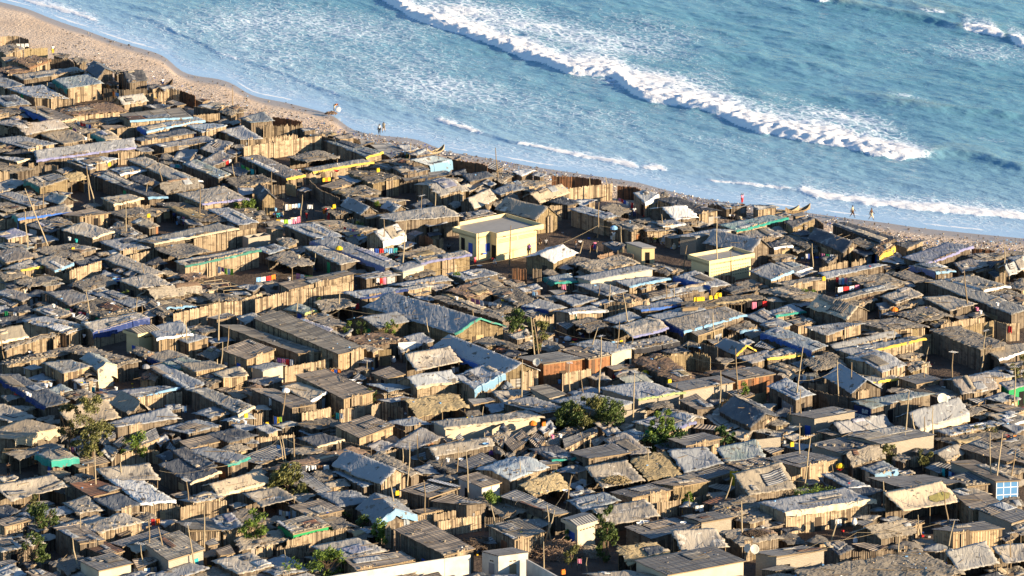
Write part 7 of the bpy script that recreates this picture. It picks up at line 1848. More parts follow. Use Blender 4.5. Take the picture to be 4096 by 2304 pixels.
SM = [ # tile, x, y, z, kind, colour, where
 ('H',1843,172,2.5,'can','yellow','lying singly at the left end of the jerrycan row'),('H',1870,172,2.5,'can','yellow','second from the left in the jerrycan row'),('H',1893,170,2.5,'can','yellow','third from the left in the jerrycan row'),('H',1918,168,2.5,'can','yellow','closing the first cluster of the jerrycan row'),
 ('H',1998,155,2.5,'can','yellow','alone between the two clusters of the jerrycan row'),('H',2050,148,2.5,'can','yellow','leaning in the middle of the second jerrycan cluster'),('H',2090,128,2.5,'can','yellow','at the seaward end of the jerrycan row'),('H',2062,128,2.5,'can','yellow','behind the middle of the second jerrycan cluster'),
 ('X',455,790,0,'can','yellow','by the black-clothed person in the walled yard'),('X',468,800,0,'can','yellow','in front of the black-clothed person in the walled yard'),('X',570,805,0,'can','yellow','alone on the walled yard floor'),('X',645,780,0,'can','yellow','against the walled yard fence near the bench'),('X',400,800,0,'can','yellow','at the corner of the walled yard'),
 ('X',840,585,0,'can','yellow','on the litter beside the tall yellow-lit fence'),('X',760,745,0,'bucket','yellow','on the bench in the walled yard'),('X',1540,975,2.9,'can','yellow','on top of the thatched hut with a blue window'),('X',995,1072,1.6,'can','yellow','left one of three on the low roof by the pointed fence'),('X',1020,1070,1.6,'can','orange','middle one of three on the low roof by the pointed fence'),('X',1045,1066,1.6,'can','yellow','right one of three on the low roof by the pointed fence'),
 ('X',1628,1195,0,'can','yellow','at the foot of the tall lit reed wall'),('X',1683,1185,0,'can','yellow','under the corner of the tall lit reed wall'),('X',1730,1180,0,'can','orange','past the end of the tall lit reed wall'),('X',455,1370,0,'basin','teal','in the group of tubs by the small dark ridge hut'),('X',480,1365,0,'bucket','yellow','in the group of tubs by the small dark ridge hut'),('X',508,1368,0,'bucket','sky','last in the group of tubs by the small dark ridge hut'),
 ('X',1125,975,2.0,'basin','red','high on a pole end near the ribbed thatched hut'),('X',185,618,0,'basin','grey','on the ground of the lit yard near the seated person in brown'),('X',1015,860,0,'bucket','blue','small blue one under the straw shade'),('X',1050,850,0,'basin','grey','pale one under the straw shade'),
 ('B',1082,240,2.4,'bucket','white','upright beside the pale blue roof'),('B',1100,262,2.4,'can','yellow','beside the white bucket by the pale blue roof'),('B',208,530,0,'can','yellow','tall one at the shaded doorway by the reed hut with green cloth'),('B',1495,778,2.3,'can','yellow','on the rags of the crowded yard'),
 ('B',1755,790,0,'bucket','white','in the crowded yard beside the person in navy'),('B',1785,850,0,'bucket','sky','blue one in the crowded yard'),('B',1815,845,0,'bucket','white','tall white one in the crowded yard'),('B',700,1008,2.3,'bucket','white','on the roof above the long dark lane left of the pointed fence'),('B',768,1028,2.3,'bucket','teal','small green-blue one near the roof white bucket'),
 ('B',735,1118,1.8,'can','yellow','hung on a shed side near the pointed fence'),('B',860,0,2.3,'bucket','white','tiny on the striped cloth roof'),('C',330,1278,1.0,'can','yellow','under the long low straw shade'),('C',432,1188,2.0,'bucket','cream','beside the row hut with a blue curtain'),('C',742,1320,0,'can','yellow','at the end of the row hut by the dark yard'),
 ('C',335,1412,0,'bucket','white','white one on the yard floor near the washing'),('C',1227,318,2.6,'can','yellow','on the ribbed thatched hut near the blue-sheeted hut'),('C',835,1110,2.3,'bundle','yellow','draped bag on the longest row hut'),('C',2250,1275,0,'basin','white','stack of white ones before the big yellow hall'),('C',785,685,2.2,'can','yellow','on the clutter-strewn roof with rags'),
 ('C',100,705,0,'sack','yellow','yellow one by the reed wall of the small dark ridge hut'),('D',1005,998,0,'bucket','white','big white one beside the person carrying a shiny bundle'),('D',1630,1100,0,'sack','cream','pale pointed one before the grey block-walled house'),('D',420,470,0,'bucket','white','white one in front of the dark rust-red fence'),
 ('D',460,465,0,'can','yellow','yellow one in front of the dark rust-red fence'),('D',668,605,0,'basin','lime','lime one at the foot of the tall golden fence'),('D',855,845,1.2,'bundle','grey','grey wrapped one hanging on the mast by the square'),('D',1310,655,0,'basin','green','green bowl beside the white-draped hut'),('D',1480,840,.6,'bundle','black','dark net sack beside the brown awning'),
 ('D',2260,800,0,'bundle','black','black heap with the seated group near the beach'),('D',2300,800,0,'bucket','cream','cream one with the seated group near the beach'),('D',2320,660,2.4,'basin','brown','carried over the head of the child in pink and red'),('D',1025,905,1.9,'bundle','sky','shiny bag load over the carrier in white'),
 ('E',560,1060,2.2,'can','yellow','draped at the corner of the tan bark-walled roof'),('E',370,520,2.0,'basin','white','white bowl leaning on the reed hut by the beach'),('E',640,590,.2,'basin','white','white bowl before the long black roof'),('E',2310,1315,2.6,'bucket','white','standing on the very long tan row roof'),('E',2140,1395,2.3,'bucket','white','on the black-draped box near the tan roofs'),('E',2105,1365,2.3,'bucket','pink','pinkish one on the black-draped box'),
 ('E',1270,1375,1.8,'bundle','orange','orange one by the dark straw shade'),('F',248,90,2.4,'bucket','cream','wooden tub on the brown canvas near the frame edge'),('F',345,950,0,'bucket','white','large round one behind the tan square hut'),('F',345,635,.8,'basin','white','white cloth-covered table in the dark yard'),('F',465,1040,2.2,'bucket','white','first of two on the grey-green lean-to'),('F',508,1028,2.2,'bucket','white','second of two on the grey-green lean-to'),
 ('F',273,1120,2.4,'bucket','white','upper of two on the very long blue-black roof'),('F',300,1135,2.4,'bucket','white','lower of two on the very long blue-black roof'),('F',1168,1070,.6,'bucket','white','beside the lane washing left of the grey-blue roof'),('F',1292,965,0,'sack','white','square white sack leaning in the lit yard'),('F',1468,855,2.2,'bundle','grey','big silvery pot on the stony roof corner'),
 ('F',540,235,2.2,'bucket','white','on the roofs near the red and white washing'),('F',738,330,2.2,'bucket','white','tall one before the red and white washing'),('F',1140,208,2.4,'basin','white','white tub above the litter-covered roof'),('F',1592,215,2.2,'bucket','white','white pail above the notched long golden fence'),('F',205,430,0,'bucket','grey','bucket in the shade under the stone-weighted roof'),
 ('F',1695,18,2.5,'basin','grey','first metal bowl on the smooth tan canvas roof'),('F',1745,28,2.5,'basin','grey','middle metal bowl on the smooth tan canvas roof'),('F',1795,25,2.5,'basin','grey','last metal bowl on the smooth tan canvas roof'),('F',1990,700,.4,'bucket','sky','blue tub at the green door of the plank hut'),('F',2140,650,1.0,'basin','white','white basin among the washing tubs'),('F',2065,680,.5,'bucket','lime','lime tub among the washing tubs'),
 ('F',2360,1390,2.4,'bucket','white','first white one on the roof before the cream sack flap'),('F',2400,1400,2.4,'bucket','white','second white one on the roof before the cream sack flap'),('F',2468,1410,2.4,'bucket','white','third white one on the roof before the cream sack flap'),('F',2475,1345,2.4,'can','yellow','beside the white pails before the cream sack flap'),
 ('G',940,980,1.6,'basin','white','white basin right of the brown tin roof of overlapping sheets'),('G',985,980,1.6,'basin','white','second white basin right of the brown tin roof of overlapping sheets'),('G',1040,1010,1.6,'basin','white','large pale basin beside the mast by the blue-dark roof'),('G',1128,975,1.2,'bucket','brown','round basket beside the small isolated ribbed roof'),('G',1172,968,1.2,'bucket','brown','low basket beside the small isolated ribbed roof'),
 ('G',65,1425,0,'bucket','white','white one in the yard of the white cloth on a stick'),('G',110,1432,0,'can','yellow','yellow one in the yard of the white cloth on a stick'),('G',1385,790,0,'sack','white','white bag dropped in the lane by the canopy'),('G',300,1095,2.6,'bundle','white','white ball on the mast by the cream canvas slope'),('G',2020,160,2.3,'bucket','white','white one behind the biggest ridge tent'),
 ('H',500,545,0,'basin','grey','grey washing bowl near the bending person in white'),('H',560,570,0,'bundle','white','heap of pale washing near the bending person in white'),('H',630,570,0,'basin','red','red bowl near the bending person in white'),('H',450,585,0,'bucket','white','white pail near the bending person in white'),('H',1900,655,1.9,'basin','sky','carried bowl over the person passing the swept yard'),
 ('H',1585,1000,2.3,'can','yellow','yellow one at the lower end of the spiky palm leaf roof'),('H',1340,915,.9,'bundle','yellow','bright yellow bag beside the person in black'),('H',478,1000,.4,'bucket','sky','pale bucket on the table of pots'),('H',1350,215,2.4,'bundle','beige','wrapped stone-like bundle on the blue-hemmed roof'),('H',320,1430,2.0,'can','orange','orange one beside the dense trees'),('H',210,1425,2.0,'bundle','orange','orange bundle beside the dense trees'),
 ('K',1420,635,2.3,'can','yellow','big yellow one on the thatch beside the pearl-grey tent'),('K',1930,300,2.4,'bucket','white','cooking pot on the clutter roof by the ribbed dark tin'),('K',1825,285,2.4,'bucket','white','white pot at the edge of the clutter roof'),('K',2312,130,2.6,'basin','sky','light blue bowl on the long tan roof'),('K',1835,740,1.4,'bucket','teal','turquoise box beside the lower brown tin roof'),
 ('K',2060,285,2.5,'basin','white','white bowl on the ribbed dark tin roof'),('L',488,55,2.4,'bucket','white','big white tub beside the mast near the dark tin roofs'),('L',408,65,2.4,'bucket','pink','pink-orange tub beside the big white one'),('L',1285,930,2.45,'basin','white','largest white plate on the dark tin roof'),('L',1320,915,2.45,'basin','white','middle white plate on the dark tin roof'),('L',1350,912,2.45,'basin','white','small white plate on the dark tin roof'),
 ('L',935,560,1.6,'bundle','white','white bag hung behind the orange plank shed'),('L',1018,40,2.3,'basin','black','old tyre-like ring on the dusty dark roof'),('L',680,590,1.2,'bundle','white','white basin heap under the leaning poles'),('L',540,600,2.0,'basin','white','pale bowl before the small golden straw shade'),('L',340,610,2.0,'basin','white','white bowl at the corner of the small golden straw shade'),
 ('L',515,1430,1.2,'can','orange','orange can by the bottom edge fence stakes'),('L',1725,925,2.5,'basin','white','pale pot on the dark tin roof beside the block house'),('L',1655,815,.2,'can','yellow','yellow one in the dark gap behind the blue ribbed roof'),('L',1735,820,.2,'can','yellow','second yellow one in the dark gap behind the blue ribbed roof'),
 ('M',240,145,2.5,'can','yellow','yellow one on the thatch beside the pale tall mast'),('M',555,785,2.2,'bundle','yellow','yellow cloth patch on the tall golden paling wall'),('M',2500,55,1.5,'basin','orange','orange tub at the frame edge'),('M',2405,50,1.5,'basin','red','red lid near the orange tub'),('M',870,935,1.8,'sack','white','white sack hung beside the layered thatch hump'),('M',880,1120,.8,'sack','white','tall pale sack in the dark yard below the layered thatch'),
 ('M',290,1295,1.6,'sack','white','white rag on the grey cement-block house'),('M',1335,410,1.9,'basin','grey','metal bowl beside the blue plastic hut'),('M',725,365,1.6,'bundle','yellow','yellow cloth on the small fence by the blue plastic hut'),('M',720,385,1.4,'basin','red','red rim by the yellow cloth on the small fence'),
 ('J',835,775,0,'basin','yellow','yellow bowl on the paved roof edge')]
seen_lab = set()
NM = dict(can='jerrycan', bucket='bucket', basin='basin', sack='sack', bundle='bundle'); GB = dict(can=g_can, bucket=g_bucket, basin=g_basin, sack=g_sack, bundle=g_bundle)
for t_, x, y, z, k, c_, w in SM:
    lab = f"{'pale blue' if c_ == 'sky' else c_} {NM[k]}, {w}" if c_ not in w.split()[0:1] else f"{w}"
    if lab in seen_lab: lab += ' too'
    seen_lab.add(lab); small(NM[k], NM[k], NM[k]+'s about the yards', lab, t_, x, y, z, GB[k], 'cloth_'+c_, 1.25 if k in ('can', 'bucket') else 1.15)

def chair(label, t, x, y, rz):
    p = tat(t, x, y, 0); root = empty('plastic_chair', p, label, 'chair', 'white plastic chairs', 0); c_, s_ = math.cos(R(rz)), math.sin(R(rz)); q = lambda a, b, z: Vector((p.x+a*c_-b*s_, p.y+a*s_+b*c_, z))
    m = MB(); m.box(q(0, 0, .45), (.5, .5, .05), R(rz)); m.build('seat', M_('cloth_white'), root); m = MB(); m.box(q(0, .25, .75), (.5, .05, .55), R(rz)); m.build('backrest', M_('cloth_white'), root)
    for a in (-.22, .22):
        for b in (-.22, .22): m = MB(); m.tube([q(a, b, 0), q(a, b, .45)], .03, 4); m.build('leg', M_('cloth_white'), root)
chair('white chair alone nearest the grey block-walled house', 'D', 1517, 1050, 200); chair('white chair on the left side of the group by the square', 'D', 1290, 1010, 30); chair('white chair second from the left in the group by the square', 'D', 1328, 1018, 10); chair('white chair partly hidden behind the table by the square', 'D', 1400, 985, 170)
def table(label, t, x, y, L, W, rz, mat='wood'):
    p = tat(t, x, y, 0); root = empty('table', p, label, 'table'); c_, s_ = math.cos(R(rz)), math.sin(R(rz)); q = lambda a, b, z: Vector((p.x+a*c_-b*s_, p.y+a*s_+b*c_, z))
    m = MB(); m.box(q(0, 0, .72), (L, W, .06), R(rz)); m.build('table_top', M_(mat), root)
    for a in (-L/2+.1, L/2-.1):
        for b in (-W/2+.1, W/2-.1): m = MB(); m.tube([q(a, b, 0), q(a, b, .7)], .04, 4); m.build('leg', M_('wood'), root)
table('low table beside the white chairs on the square', 'D', 1370, 1025, 1.8, .9, 35); table('bench with pots against the fence of the walled yard', 'X', 770, 755, 3.2, .5, 15); table('table of cooking pots below the rust-red wall', 'H', 440, 1000, 2.2, .8, 10, 'wood_dark'); table('table draped with a pale cloth in the dark yard', 'F', 310, 690, 2.0, 1.0, 5, 'cloth_sky')
# washing lines: tile, end points, height, garments as colours
WASH = [('A',160,435,290,435,1.9,'white white white','topmost shacks'),('A',640,1240,770,1300,1.9,'blue lime purple','brown canvas ridge roof'),('A',775,1215,920,1260,1.8,'white red red white blue','long brown tin-roofed shack'),('A',1060,890,1200,940,1.6,'white orange sky','yard of the grey-green hut'),('X',600,945,770,945,1.7,'white white pink white','yellow-hemmed long hut'),
 ('X',605,1300,760,1290,2.0,'white cream white white sky','open yard in the middle'),('X',828,1300,885,1300,1.8,'white','lone bed sheet mast'),('X',985,1340,1110,1330,2.0,'orange red white brown yellow black','clutter-strewn roof'),('X',1960,1020,2040,1030,1.7,'sky white white','ragged beach hut'),('X',660,1435,760,1420,1.7,'cream white pink','near side of the open yard'),
 ('B',2240,200,2330,190,1.9,'pink red white','sea-green crumpled roof'),('B',2420,240,2560,300,1.9,'green lime teal','tan row roof'),('B',1710,235,1810,250,1.8,'white teal','timber rack'),('B',140,1400,260,1410,1.9,'cream orange yellow','low thatch'),('B',1130,1385,1260,1380,1.9,'sky blue white','plank yard'),
 ('B',2190,1270,2350,1300,1.8,'white purple lime white lime','green-hemmed long hut'),('C',200,800,440,790,1.7,'yellow white lime white pink pink','wide yard'),('C',880,870,990,900,1.9,'red white sky pink','timber poles yard'),('C',940,960,1090,940,1.9,'yellow purple yellow white','cream-heaped hut'),('C',1140,1090,1430,1085,2.0,'white blue red sky sky teal','striped bed sheets'),
 ('C',400,1340,620,1370,1.9,'pink white green lime white','shaded long yard'),('C',0,1385,200,1350,2.0,'sky white red orange','frame yard'),('C',1210,1390,1310,1380,1.9,'white red pink','white board roof'),('D',1070,580,1250,640,2.1,'pink red blue white grey red beige','white-draped hut'),('D',1600,875,1710,870,1.9,'white sky','torn plastic roof'),
 ('D',530,1340,610,1335,1.6,'sky white','lit bark hut'),('E',380,790,420,790,1.9,'white blue','stacked clutter'),('E',530,785,710,800,1.8,'pink green white beige','washing behind the dark row'),('E',680,1025,800,1035,2.1,'red white sky pink','long grey roof'),('E',700,1130,930,1100,2.0,'white red white pink','open thatched yard'),('E',1130,980,1220,990,1.9,'navy white','hut before the blue curtain'),
 ('F',790,280,1020,290,2.0,'pink red white pink red white','litter-covered roof'),('F',40,270,170,280,1.9,'green beige white','lower straw hut'),('F',560,170,600,180,1.9,'grey sky','reddish rag roof'),('F',610,240,730,250,1.9,'black teal green pink','dark passage'),('F',235,835,410,840,1.6,'white white red','reed fence lane'),('F',740,985,900,975,1.5,'white yellow yellow sky beige','tan square hut yard'),('F',920,1035,1110,1060,1.5,'teal brown sky white purple','lane before the grey-blue roof'),
 ('F',1830,1220,1875,1225,1.7,'white sky','shaded passage'),('F',640,900,760,900,2.0,'black','plank side'),('G',2160,140,2430,190,2.1,'pink pink white grey white white','shaggy brown thatch'),('G',2465,150,2500,150,2.0,'yellow','end of the grey washing'),('G',210,740,380,760,1.8,'purple pink red white','two long tin roofs'),('G',735,700,820,715,2.0,'red blue white red','tin gable corner'),
 ('G',960,195,1040,190,2.3,'white red','thatched shade post'),('G',640,850,860,860,1.7,'yellow yellow red orange blue orange','lane fence'),('G',130,1140,155,1140,2.6,'white','stick above the fence'),('G',180,1330,260,1335,1.8,'blue yellow lime','leaning mast yard'),('G',700,340,750,340,2.0,'teal','dark doorway'),('G',1240,530,1340,540,2.4,'teal sky','rag and board roof'),('G',800,1290,880,1300,1.7,'teal white','shaded end of the lane'),('G',1970,830,2040,835,1.7,'white grey','canopy edge'),
 ('H',200,70,265,75,1.8,'sky white','wide dark lane'),('H',500,0,545,0,2.3,'pink','paling corner'),('H',1395,500,1440,500,1.7,'black white','square tan canopy'),('H',1015,905,1090,880,1.5,'red white sky','green tent'),('H',2010,1300,2090,1295,1.7,'white white','lone tin-roofed hut'),('H',2360,180,2570,170,1.9,'black pink black red','long dark thatch end'),('H',1000,575,1120,560,1.5,'sky white yellow','mast of the tan canopy'),
 ('I',1465,110,1520,130,1.8,'white sky','low dark roof'),('I',350,660,460,680,1.9,'white beige white','plank lane'),('I',2410,165,2460,170,2.2,'red','straw screen'),('I',1740,770,1790,775,1.7,'white','brown hipped roof'),('I',2110,925,2190,925,1.7,'white grey','porch right of the dishes'),('I',1280,40,1340,60,1.7,'orange red blue','straw shade edge'),
 ('J',1515,870,1610,870,2.1,'red orange','pointed lit palings'),('J',1345,1375,1580,1355,1.6,'white white red white sky beige grey','grey boxy block house'),('J',680,130,740,150,1.8,'white pink','tree shade'),('J',1060,770,1130,775,1.7,'sky','curtained doorway'),('K',480,330,740,330,2.4,'white white brown white','white sheets by the frangipani'),('K',0,460,130,450,2.0,'pink white white','cream flap'),
 ('K',205,120,245,130,1.9,'sky','rags hut'),('K',2180,195,2440,180,1.8,'blue sky white purple sky','long tan roof shadow'),('K',230,780,360,800,1.6,'white cream white sky','black opening'),('K',1370,560,1410,560,1.7,'white','tent corner'),('K',2490,750,2510,755,1.6,'white','shrub garden'),('L',400,395,540,355,1.8,'white green blue green red','small straw shade'),('L',1845,740,1930,730,1.9,'white white','climbing plant'),
 ('L',660,1270,700,1270,1.6,'pink','stick pile'),('L',2550,590,2600,590,1.8,'white','thatch gable'),('M',675,870,745,870,2.0,'white','fence of tan cloth'),('M',1750,360,1880,410,2.0,'teal black sky navy','gap by the small tin roofs'),('M',425,568,460,570,1.6,'sky','creeper'),('M',160,80,175,80,1.8,'white','rag lane')]
ORDL = ['first', 'second', 'third', 'fourth', 'fifth', 'sixth', 'seventh', 'eighth']
gused = set()
for t_, x0, y0, x1, y1, z, cols, near in WASH:
    cols = cols.split(); a, b = tat(t_, x0, y0, z), tat(t_, x1, y1, z); 
    if (b-a).length > 12: b = a+(b-a).normalized()*12
    m = MB(); d = b-a; m.tube([a-d*.08, a, (a+b)/2-Vector((0, 0, .08)), b, b+d*.08], .018, 4)
    for e_ in (a-d*.08, b+d*.08): m.tube([(e_.x, e_.y, 0), (e_.x, e_.y, e_.z+.1)], .035, 5)
    o = m.build('clothes_line', M_('wire') , None, org=Vector(((a.x+b.x)/2, (a.y+b.y)/2, 0))); tag(o, f"clothes line with washing near the {near}", 'clothes line', 'clothes lines')
    n = len(cols); cnt = {}
    for k, c_ in enumerate(cols):
        f = (k+.5)/n; w = min(1.0, (b-a).length/n*.82); hh = RNG.uniform(.5, .95); p = a.lerp(b, f)-Vector((0, 0, .08*math.sin(math.pi*f))); mb = MB(); dn = d.normalized(); nn = Vector((-dn.y, dn.x, 0)); nx = 6; vs = []; fs = []; uv = []
        w = max(w, .3)
        for j in range(5):
            for i in range(nx+1): q = p+dn*((i/nx-.5)*w*(1+.1*j/4))+nn*(.05*math.sin(i*2.1+k)*(.3+j/4))-Vector((0, 0, hh*j/4+(.06*math.sin(i*1.3) if j == 4 else 0))); vs.append(q+nn*.012); uv.append((i, j))
        m0 = len(vs); vs += [v-nn*.03 for v in vs]; uv += uv
        for j in range(4):
            for i in range(nx): q = j*(nx+1)+i; fs.append((q, q+1, q+nx+2, q+nx+1)); fs.append((m0+q, m0+q+nx+1, m0+q+nx+2, m0+q+1))
        mb.add(vs, fs, uv); o = mb.build('washing_cloth', M_('cloth_'+c_), None, org=p); cnt[c_] = cnt.get(c_, 0)+1
        lab = f"{'pale blue' if c_ == 'sky' else c_} cloth, {ORDL[k]} from the left on the line near the {near}"
        if len(lab.split()) > 16: lab = lab.replace(' from the left on the line near the', ' from the left, near the')
        tag(o, lab, 'cloth', 'washing hung out to dry')

# tyres on the beige roof, straw heap, yellow cloth, carved chest, log pile, heaps
def ring(m, c, r0, r1, z):
    vs = []; fs = []
    for k in range(16):
        a = k*math.pi/8
        for q in range(6): b = q*math.pi/3; vs.append((c.x+math.cos(a)*(r0+r1*math.cos(b)), c.y+math.sin(a)*(r0+r1*math.cos(b)), z+r1*math.sin(b)))
    for k in range(16):
        for q in range(6): fs.append((k*6+q, ((k+1) % 16)*6+q, ((k+1) % 16)*6+(q+1) % 6, k*6+(q+1) % 6))
    m.add(vs, fs)
for x, y, w in ((170, 1080, 'leftmost'), (262, 1060, 'upper right'), (218, 1112, 'lowest')):
    c = tat('J', x, y, 2.62); m = MB(); ring(m, c, .36, .10, 2.66); tag(m.build('tyre', M_('tyre'), None, org=c), f"{w} of the three old tyres on the beige roof", 'tyre', 'tyres on the beige roof')
def heap(name, label, cat, t, x, y, z, rx, ry, h, mat, n=300, ln=.6, r=.03, kind=None, seed=1, up=0.35):
    c = tat(t, x, y, z); rr = random.Random(seed); m = MB()
    for k in range(n):
        a = rr.uniform(0, 6.28); q = math.sqrt(rr.random()); px_, py_ = math.cos(a)*q*rx, math.sin(a)*q*ry; hh = h*(1-q*q)*rr.uniform(.5, 1); d = Vector((rr.uniform(-1, 1), rr.uniform(-1, 1), rr.uniform(-up, up))).normalized()*ln*rr.uniform(.5, 1)/2
        p = c+Vector((px_, py_, hh)); m.tube([p-d, p+d], r, 3)
    m.lathe(c, [(min(rx, ry)*.9, 0), (min(rx, ry)*.6, h*.55), (.02, h*.8)], 9)
    o = m.build(name, M_(mat), None, org=c); return tag(o, label, cat, None, kind)
heap('straw_heap', 'golden heap of straw lying on the lower half of the beige canopy', 'straw heap', 'L', 1040, 500, 2.55, 1.7, 1.0, .8, 'straw', 500, .9, .03)
heap('stick_pile', 'big tangled pile of dry reddish sticks behind the white house', 'stick pile', 'L', 470, 1230, 0, 3.4, 3.0, 1.6, 'thatch_red', 900, 1.6, .035)
heap('log_pile', 'stack of leaning logs beside the person in white in the dark yard', 'log pile', 'F', 930, 560, 0, 1.3, 1.2, 1.2, 'wood', 70, 1.8, .09, up=1.0)
heap('straw_mound', 'dry straw mound beside the stick pile', 'straw heap', 'L', 790, 1240, 0, 1.5, 1.5, 1.3, 'thatch_tan', 300, .8, .03)
heap('rubble_heap', 'heap of blackened sticks and rubble beside the tall dark barn roof', 'rubble heap', 'K', 2230, 1130, 1.0, 2.2, 2.0, .8, 'wood_dark', 300, .7, .04)
heap('stick_pile', 'dark sticks drying on the cream thatch with loose boards', 'stick pile', 'L', 2440, 1020, 2.5, 1.5, 1.2, .25, 'wood_dark', 260, .6, .04, up=.05)
heap('net_heap', 'brown fishing net heap at the water edge beside the person in orange', 'net', 'X', 1065, 390, .1, .9, .6, .45, 'thatch_red', 160, .5, .05)
heap('straw_bundle', 'loose straw bundle lying on the dark canopy left of the vertical straw bundles', 'straw heap', 'X', 1400, 1010, 2.4, .8, .6, .4, 'straw', 120, .6, .03)
for x, w in ((20, 'outer'), (42, 'inner')):
    m = MB(); a = tat('J', x, 310, 0); k_ = mpp(a)/2.5156; m.tube([a, a+Vector((.5, 0, 150*k_))], .28, 9); tag(m.build('reed_roll', M_('reed'), None, org=a), f"{w} orange-lit reed roll leaning under the sand-coloured tent", 'reed roll', 'reed rolls')
c = tat('H', 1785, 265, 2.6); m = MB(); m.box(c+Vector((0, 0, .2)), (2.2, .7, .35), .35); m.box(c+Vector((.1, 0, .42)), (2.3, .75, .07), .35); tag(m.build('wooden_chest', M_('wood'), None, org=c), 'broken wooden chest lying on a grey roof behind the widest tan roof', 'chest')
c = tat('G', 1520, 690, 1.0); m = MB(); m.box(c+Vector((0, 0, .6)), (2.3, .07, 1.6), .25); tag(m.build('white_board', M_('cloth_white'), None, org=c), 'big white board propped upright beside the sagging canopy', 'board')
c = tat('H', 155, 660, .1); m = MB(); m.box(c+Vector((0, 0, .7)), (1.4, .06, 1.2), .1); m.box(c+Vector((0, -.05, .7)), (1.1, .03, .9), .1); tag(m.build('white_crate', M_('cloth_white'), None, org=c), 'white panelled crate front in the shade beside the tall thin tree', 'crate')
c = tat('L', 2240, 600, .2); m = MB()
vs = []; 
for j in range(5):
    for i in range(9): vs.append((c.x-.6+i*.16+j*.02, c.y+.12*math.sin(i*1.7), 2.7-j*.6))
m.add(vs, [(j*9+i, j*9+i+1, j*9+i+10, j*9+i+9) for j in range(4) for i in range(8)], [(i*.2, j*.3) for j in range(5) for i in range(9)]); m.add([(v[0], v[1]+.03, v[2]) for v in vs], [(j*9+i, j*9+i+9, j*9+i+10, j*9+i+1) for j in range(4) for i in range(8)], [(0, 0)]*45)
tag(m.build('gable_curtain', M_('cloth_yellow'), None, org=c), 'yellow and dark curtain hanging in the gable of the steep cream canvas', 'curtain')

# ---------------------------------------------------------------- stones, sticks and litter nobody could count
def scatter_boxes(name, label, pts, mats, kind='stuff'):
    m = MB(); rr = random.Random(3)
    for p, s_, mi, rz in pts: m.box(p, (s_*rr.uniform(.8, 1.5), s_*rr.uniform(.6, 1), s_*rr.uniform(.35, .7)), rz, mi=mi)
    o = m.build(name, [M_(q) for q in mats], None, org=(0, 0, 0)); return tag(o, label, None, None, kind)
pts = []; sticks = MB(); rr = random.Random(11)
LM = ['stone', 'stone', 'wood_dark', 'cloth_grey', 'cloth_beige', 'cloth_white', 'cloth_sky', 'cloth_red', 'cloth_yellow', 'cloth_blue']
for s in SH:
    P = s.P; nr, nc = P.shape[:2]; area = s.hl*s.hr
    n = int(area*(.10 if s.roof[0] != 'h' else .3))
    for k in range(n):
        j, i = rr.randrange(nr), rr.randrange(nc); p = Vector(P[j, i]); mi = rr.choice([0, 0, 0, 1, 2, 2, 3, 4, 4, 5, 6, 3]) if rr.random() < .95 else rr.randrange(10); pts.append((p+Vector((0, 0, .06)), rr.uniform(.08, .22), mi, rr.uniform(0, 3)))
    if s.st:
        for k in range(s.st):
            j = int((k*.37 % 1)*nr); i = int((k*.618 % 1)*nc); p = Vector(P[j, i]); pts.append((p+Vector((0, 0, .08)), .32, 0, rr.uniform(0, 3)))
        for k in range(s.st): u = k/s.st; i = int(u*(nc-1)); pts.append((Vector(P[1, i])+Vector((0, 0, .08)), .30, 0, rr.uniform(0, 3)))
    for k in range(int(area*(.05 if s.roof[0] != 'h' else .22))):
        j, i = rr.randrange(nr), rr.randrange(nc); p = Vector(P[j, i])+Vector((0, 0, .12)); a = rr.uniform(0, 3.14); d = Vector((math.cos(a), math.sin(a), rr.uniform(-.04, .08)))*rr.uniform(.4, 1.6); sticks.tube([p-d, p+d], rr.uniform(.02, .05), 3)
scatter_boxes('roof_rubble', 'stones, scraps and rags weighing down the roofs', pts, LM)
o = sticks.build('roof_sticks', M_('wood'), None, org=(0, 0, 0)); tag(o, 'loose sticks and branches lying on the roofs', None, None, 'stuff')
pts = []
def gz(x, y):
    t_ = shore_t(x, y); return 0.0 if t_ < -9 else SEA*(1-min(1, max(0, -t_/9)))
for k in range(6500):
    x = rr.uniform(-72, 78); dB_ = abs(rr.gauss(0, 3.2))-.8; y = float(ext(BX, BY, np.array([x]))[0])+dB_/CT
    if shore_t(x, y) > -1.5: continue
    dens = .25+.75*(1/(1+math.exp(-(x+28)/6)))*(.35+.65*float(smooth(.40, .62, fbm(np.array([x*.12]), np.array([y*.12]), 3, 77))[0]))
    if rr.random() > dens: continue
    pts.append((Vector((x, y, gz(x, y)+.10)), rr.uniform(.07, .2), rr.choice([0, 2, 2, 3, 3, 5, 5, 4, 2, 2, 2, 0, 4, 3, 5, 2, 6, 9]), rr.uniform(0, 3)))
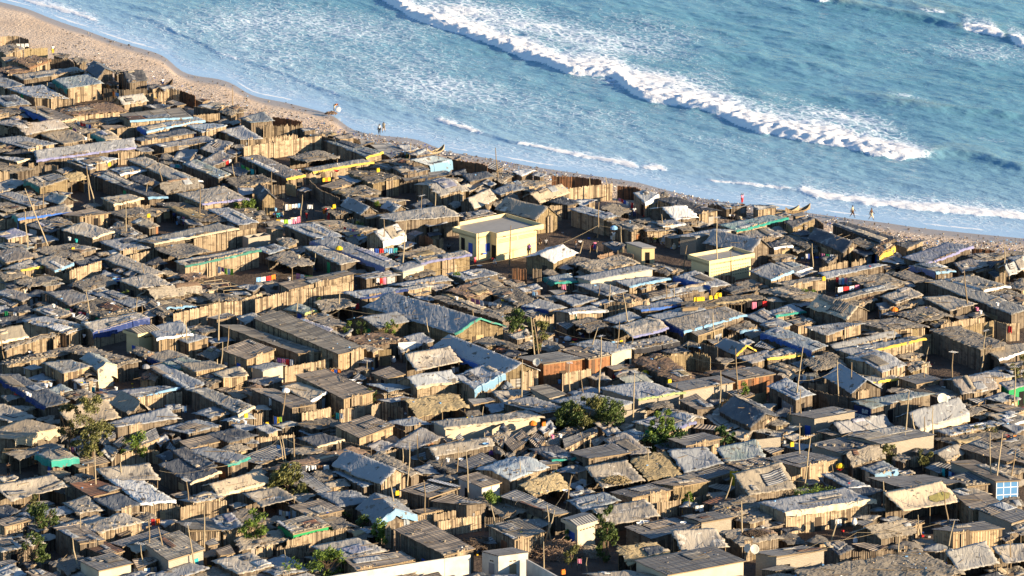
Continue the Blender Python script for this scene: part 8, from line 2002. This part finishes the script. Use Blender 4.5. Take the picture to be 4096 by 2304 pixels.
for k in range(900):
    x = rr.uniform(-75, 80); y = float(ysh(np.array([x]))[0])-rr.uniform(3, 26)
    if y < float(ext(BX, BY, np.array([x]))[0]): continue
    pts.append((Vector((x, y, gz(x, y)+.1)), rr.uniform(.08, .25), rr.choice([0, 2, 2, 2, 3]), rr.uniform(0, 3)))
scatter_boxes('beach_litter', 'litter, shells and driftwood spread over the beach', pts, LM)
pts = []   # yard clutter on the ground between the shacks
for k in range(2600):
    s = rr.choice(SH); a = rr.uniform(0, 6.28); d = max(s.hl, s.hr)*.5+rr.uniform(0, 2.0); x, y = s.c.x+math.cos(a)*d, s.c.y+math.sin(a)*d
    if shore_t(x, y) > -8: continue
    pts.append((Vector((x, y, .1)), rr.uniform(.12, .4), rr.choice([0, 2, 3, 4, 5, 6, 7, 8, 9, 2]), rr.uniform(0, 3)))
scatter_boxes('yard_litter', 'scraps and rubbish on the ground of the yards', pts, LM)
# overhead cables
CAB = [('D',0,1210,870,860,1005,930),('D',860,860,1600,870,2060,800),('G',420,390,860,250,1700,300),('K',0,200,250,40,640,140),('L',330,870,620,430,1000,700),('M',0,1250,520,1110,1500,880),('M',160,1290,900,1010,1800,900),('H',430,465,900,540,1600,610),('C',100,1330,1000,1350,2560,1200),('H',1560,620,2100,800,2560,690),('I',300,720,700,600,1500,700),('F',1100,330,1700,180,2200,180),('J',1600,390,2100,360,2576,200)]
for i, (t_, *q) in enumerate(CAB):
    a, b, c = tat(t_, q[0], q[1], 3.2), tat(t_, q[2], q[3], 3.6), tat(t_, q[4], q[5], 3.2); m = MB(); pl = []
    for A_, B_ in ((a, b), (b, c)):
        for k in range(7): f = k/7; pp = A_.lerp(B_, f); pp.z -= .5*math.sin(math.pi*f); pl.append(pp)
    pl.append(c); m.tube(pl, .022, 3)
    class _S: pass
    lm = min(LANDMARKS, key=lambda w: math.hypot(w[0]-tp(t_, q[2], q[3])[0], w[1]-tp(t_, q[2], q[3])[1])); lab = f"thin overhead cable sagging over the roofs near {lm[2]}"
    if lab in used: lab = f"second thin cable close to {lm[2]}"
    used.add(lab); tag(m.build('overhead_cable', M_('wood_pale'), None, org=Vector((b.x, b.y, 0))), lab, 'cable', 'overhead cables')
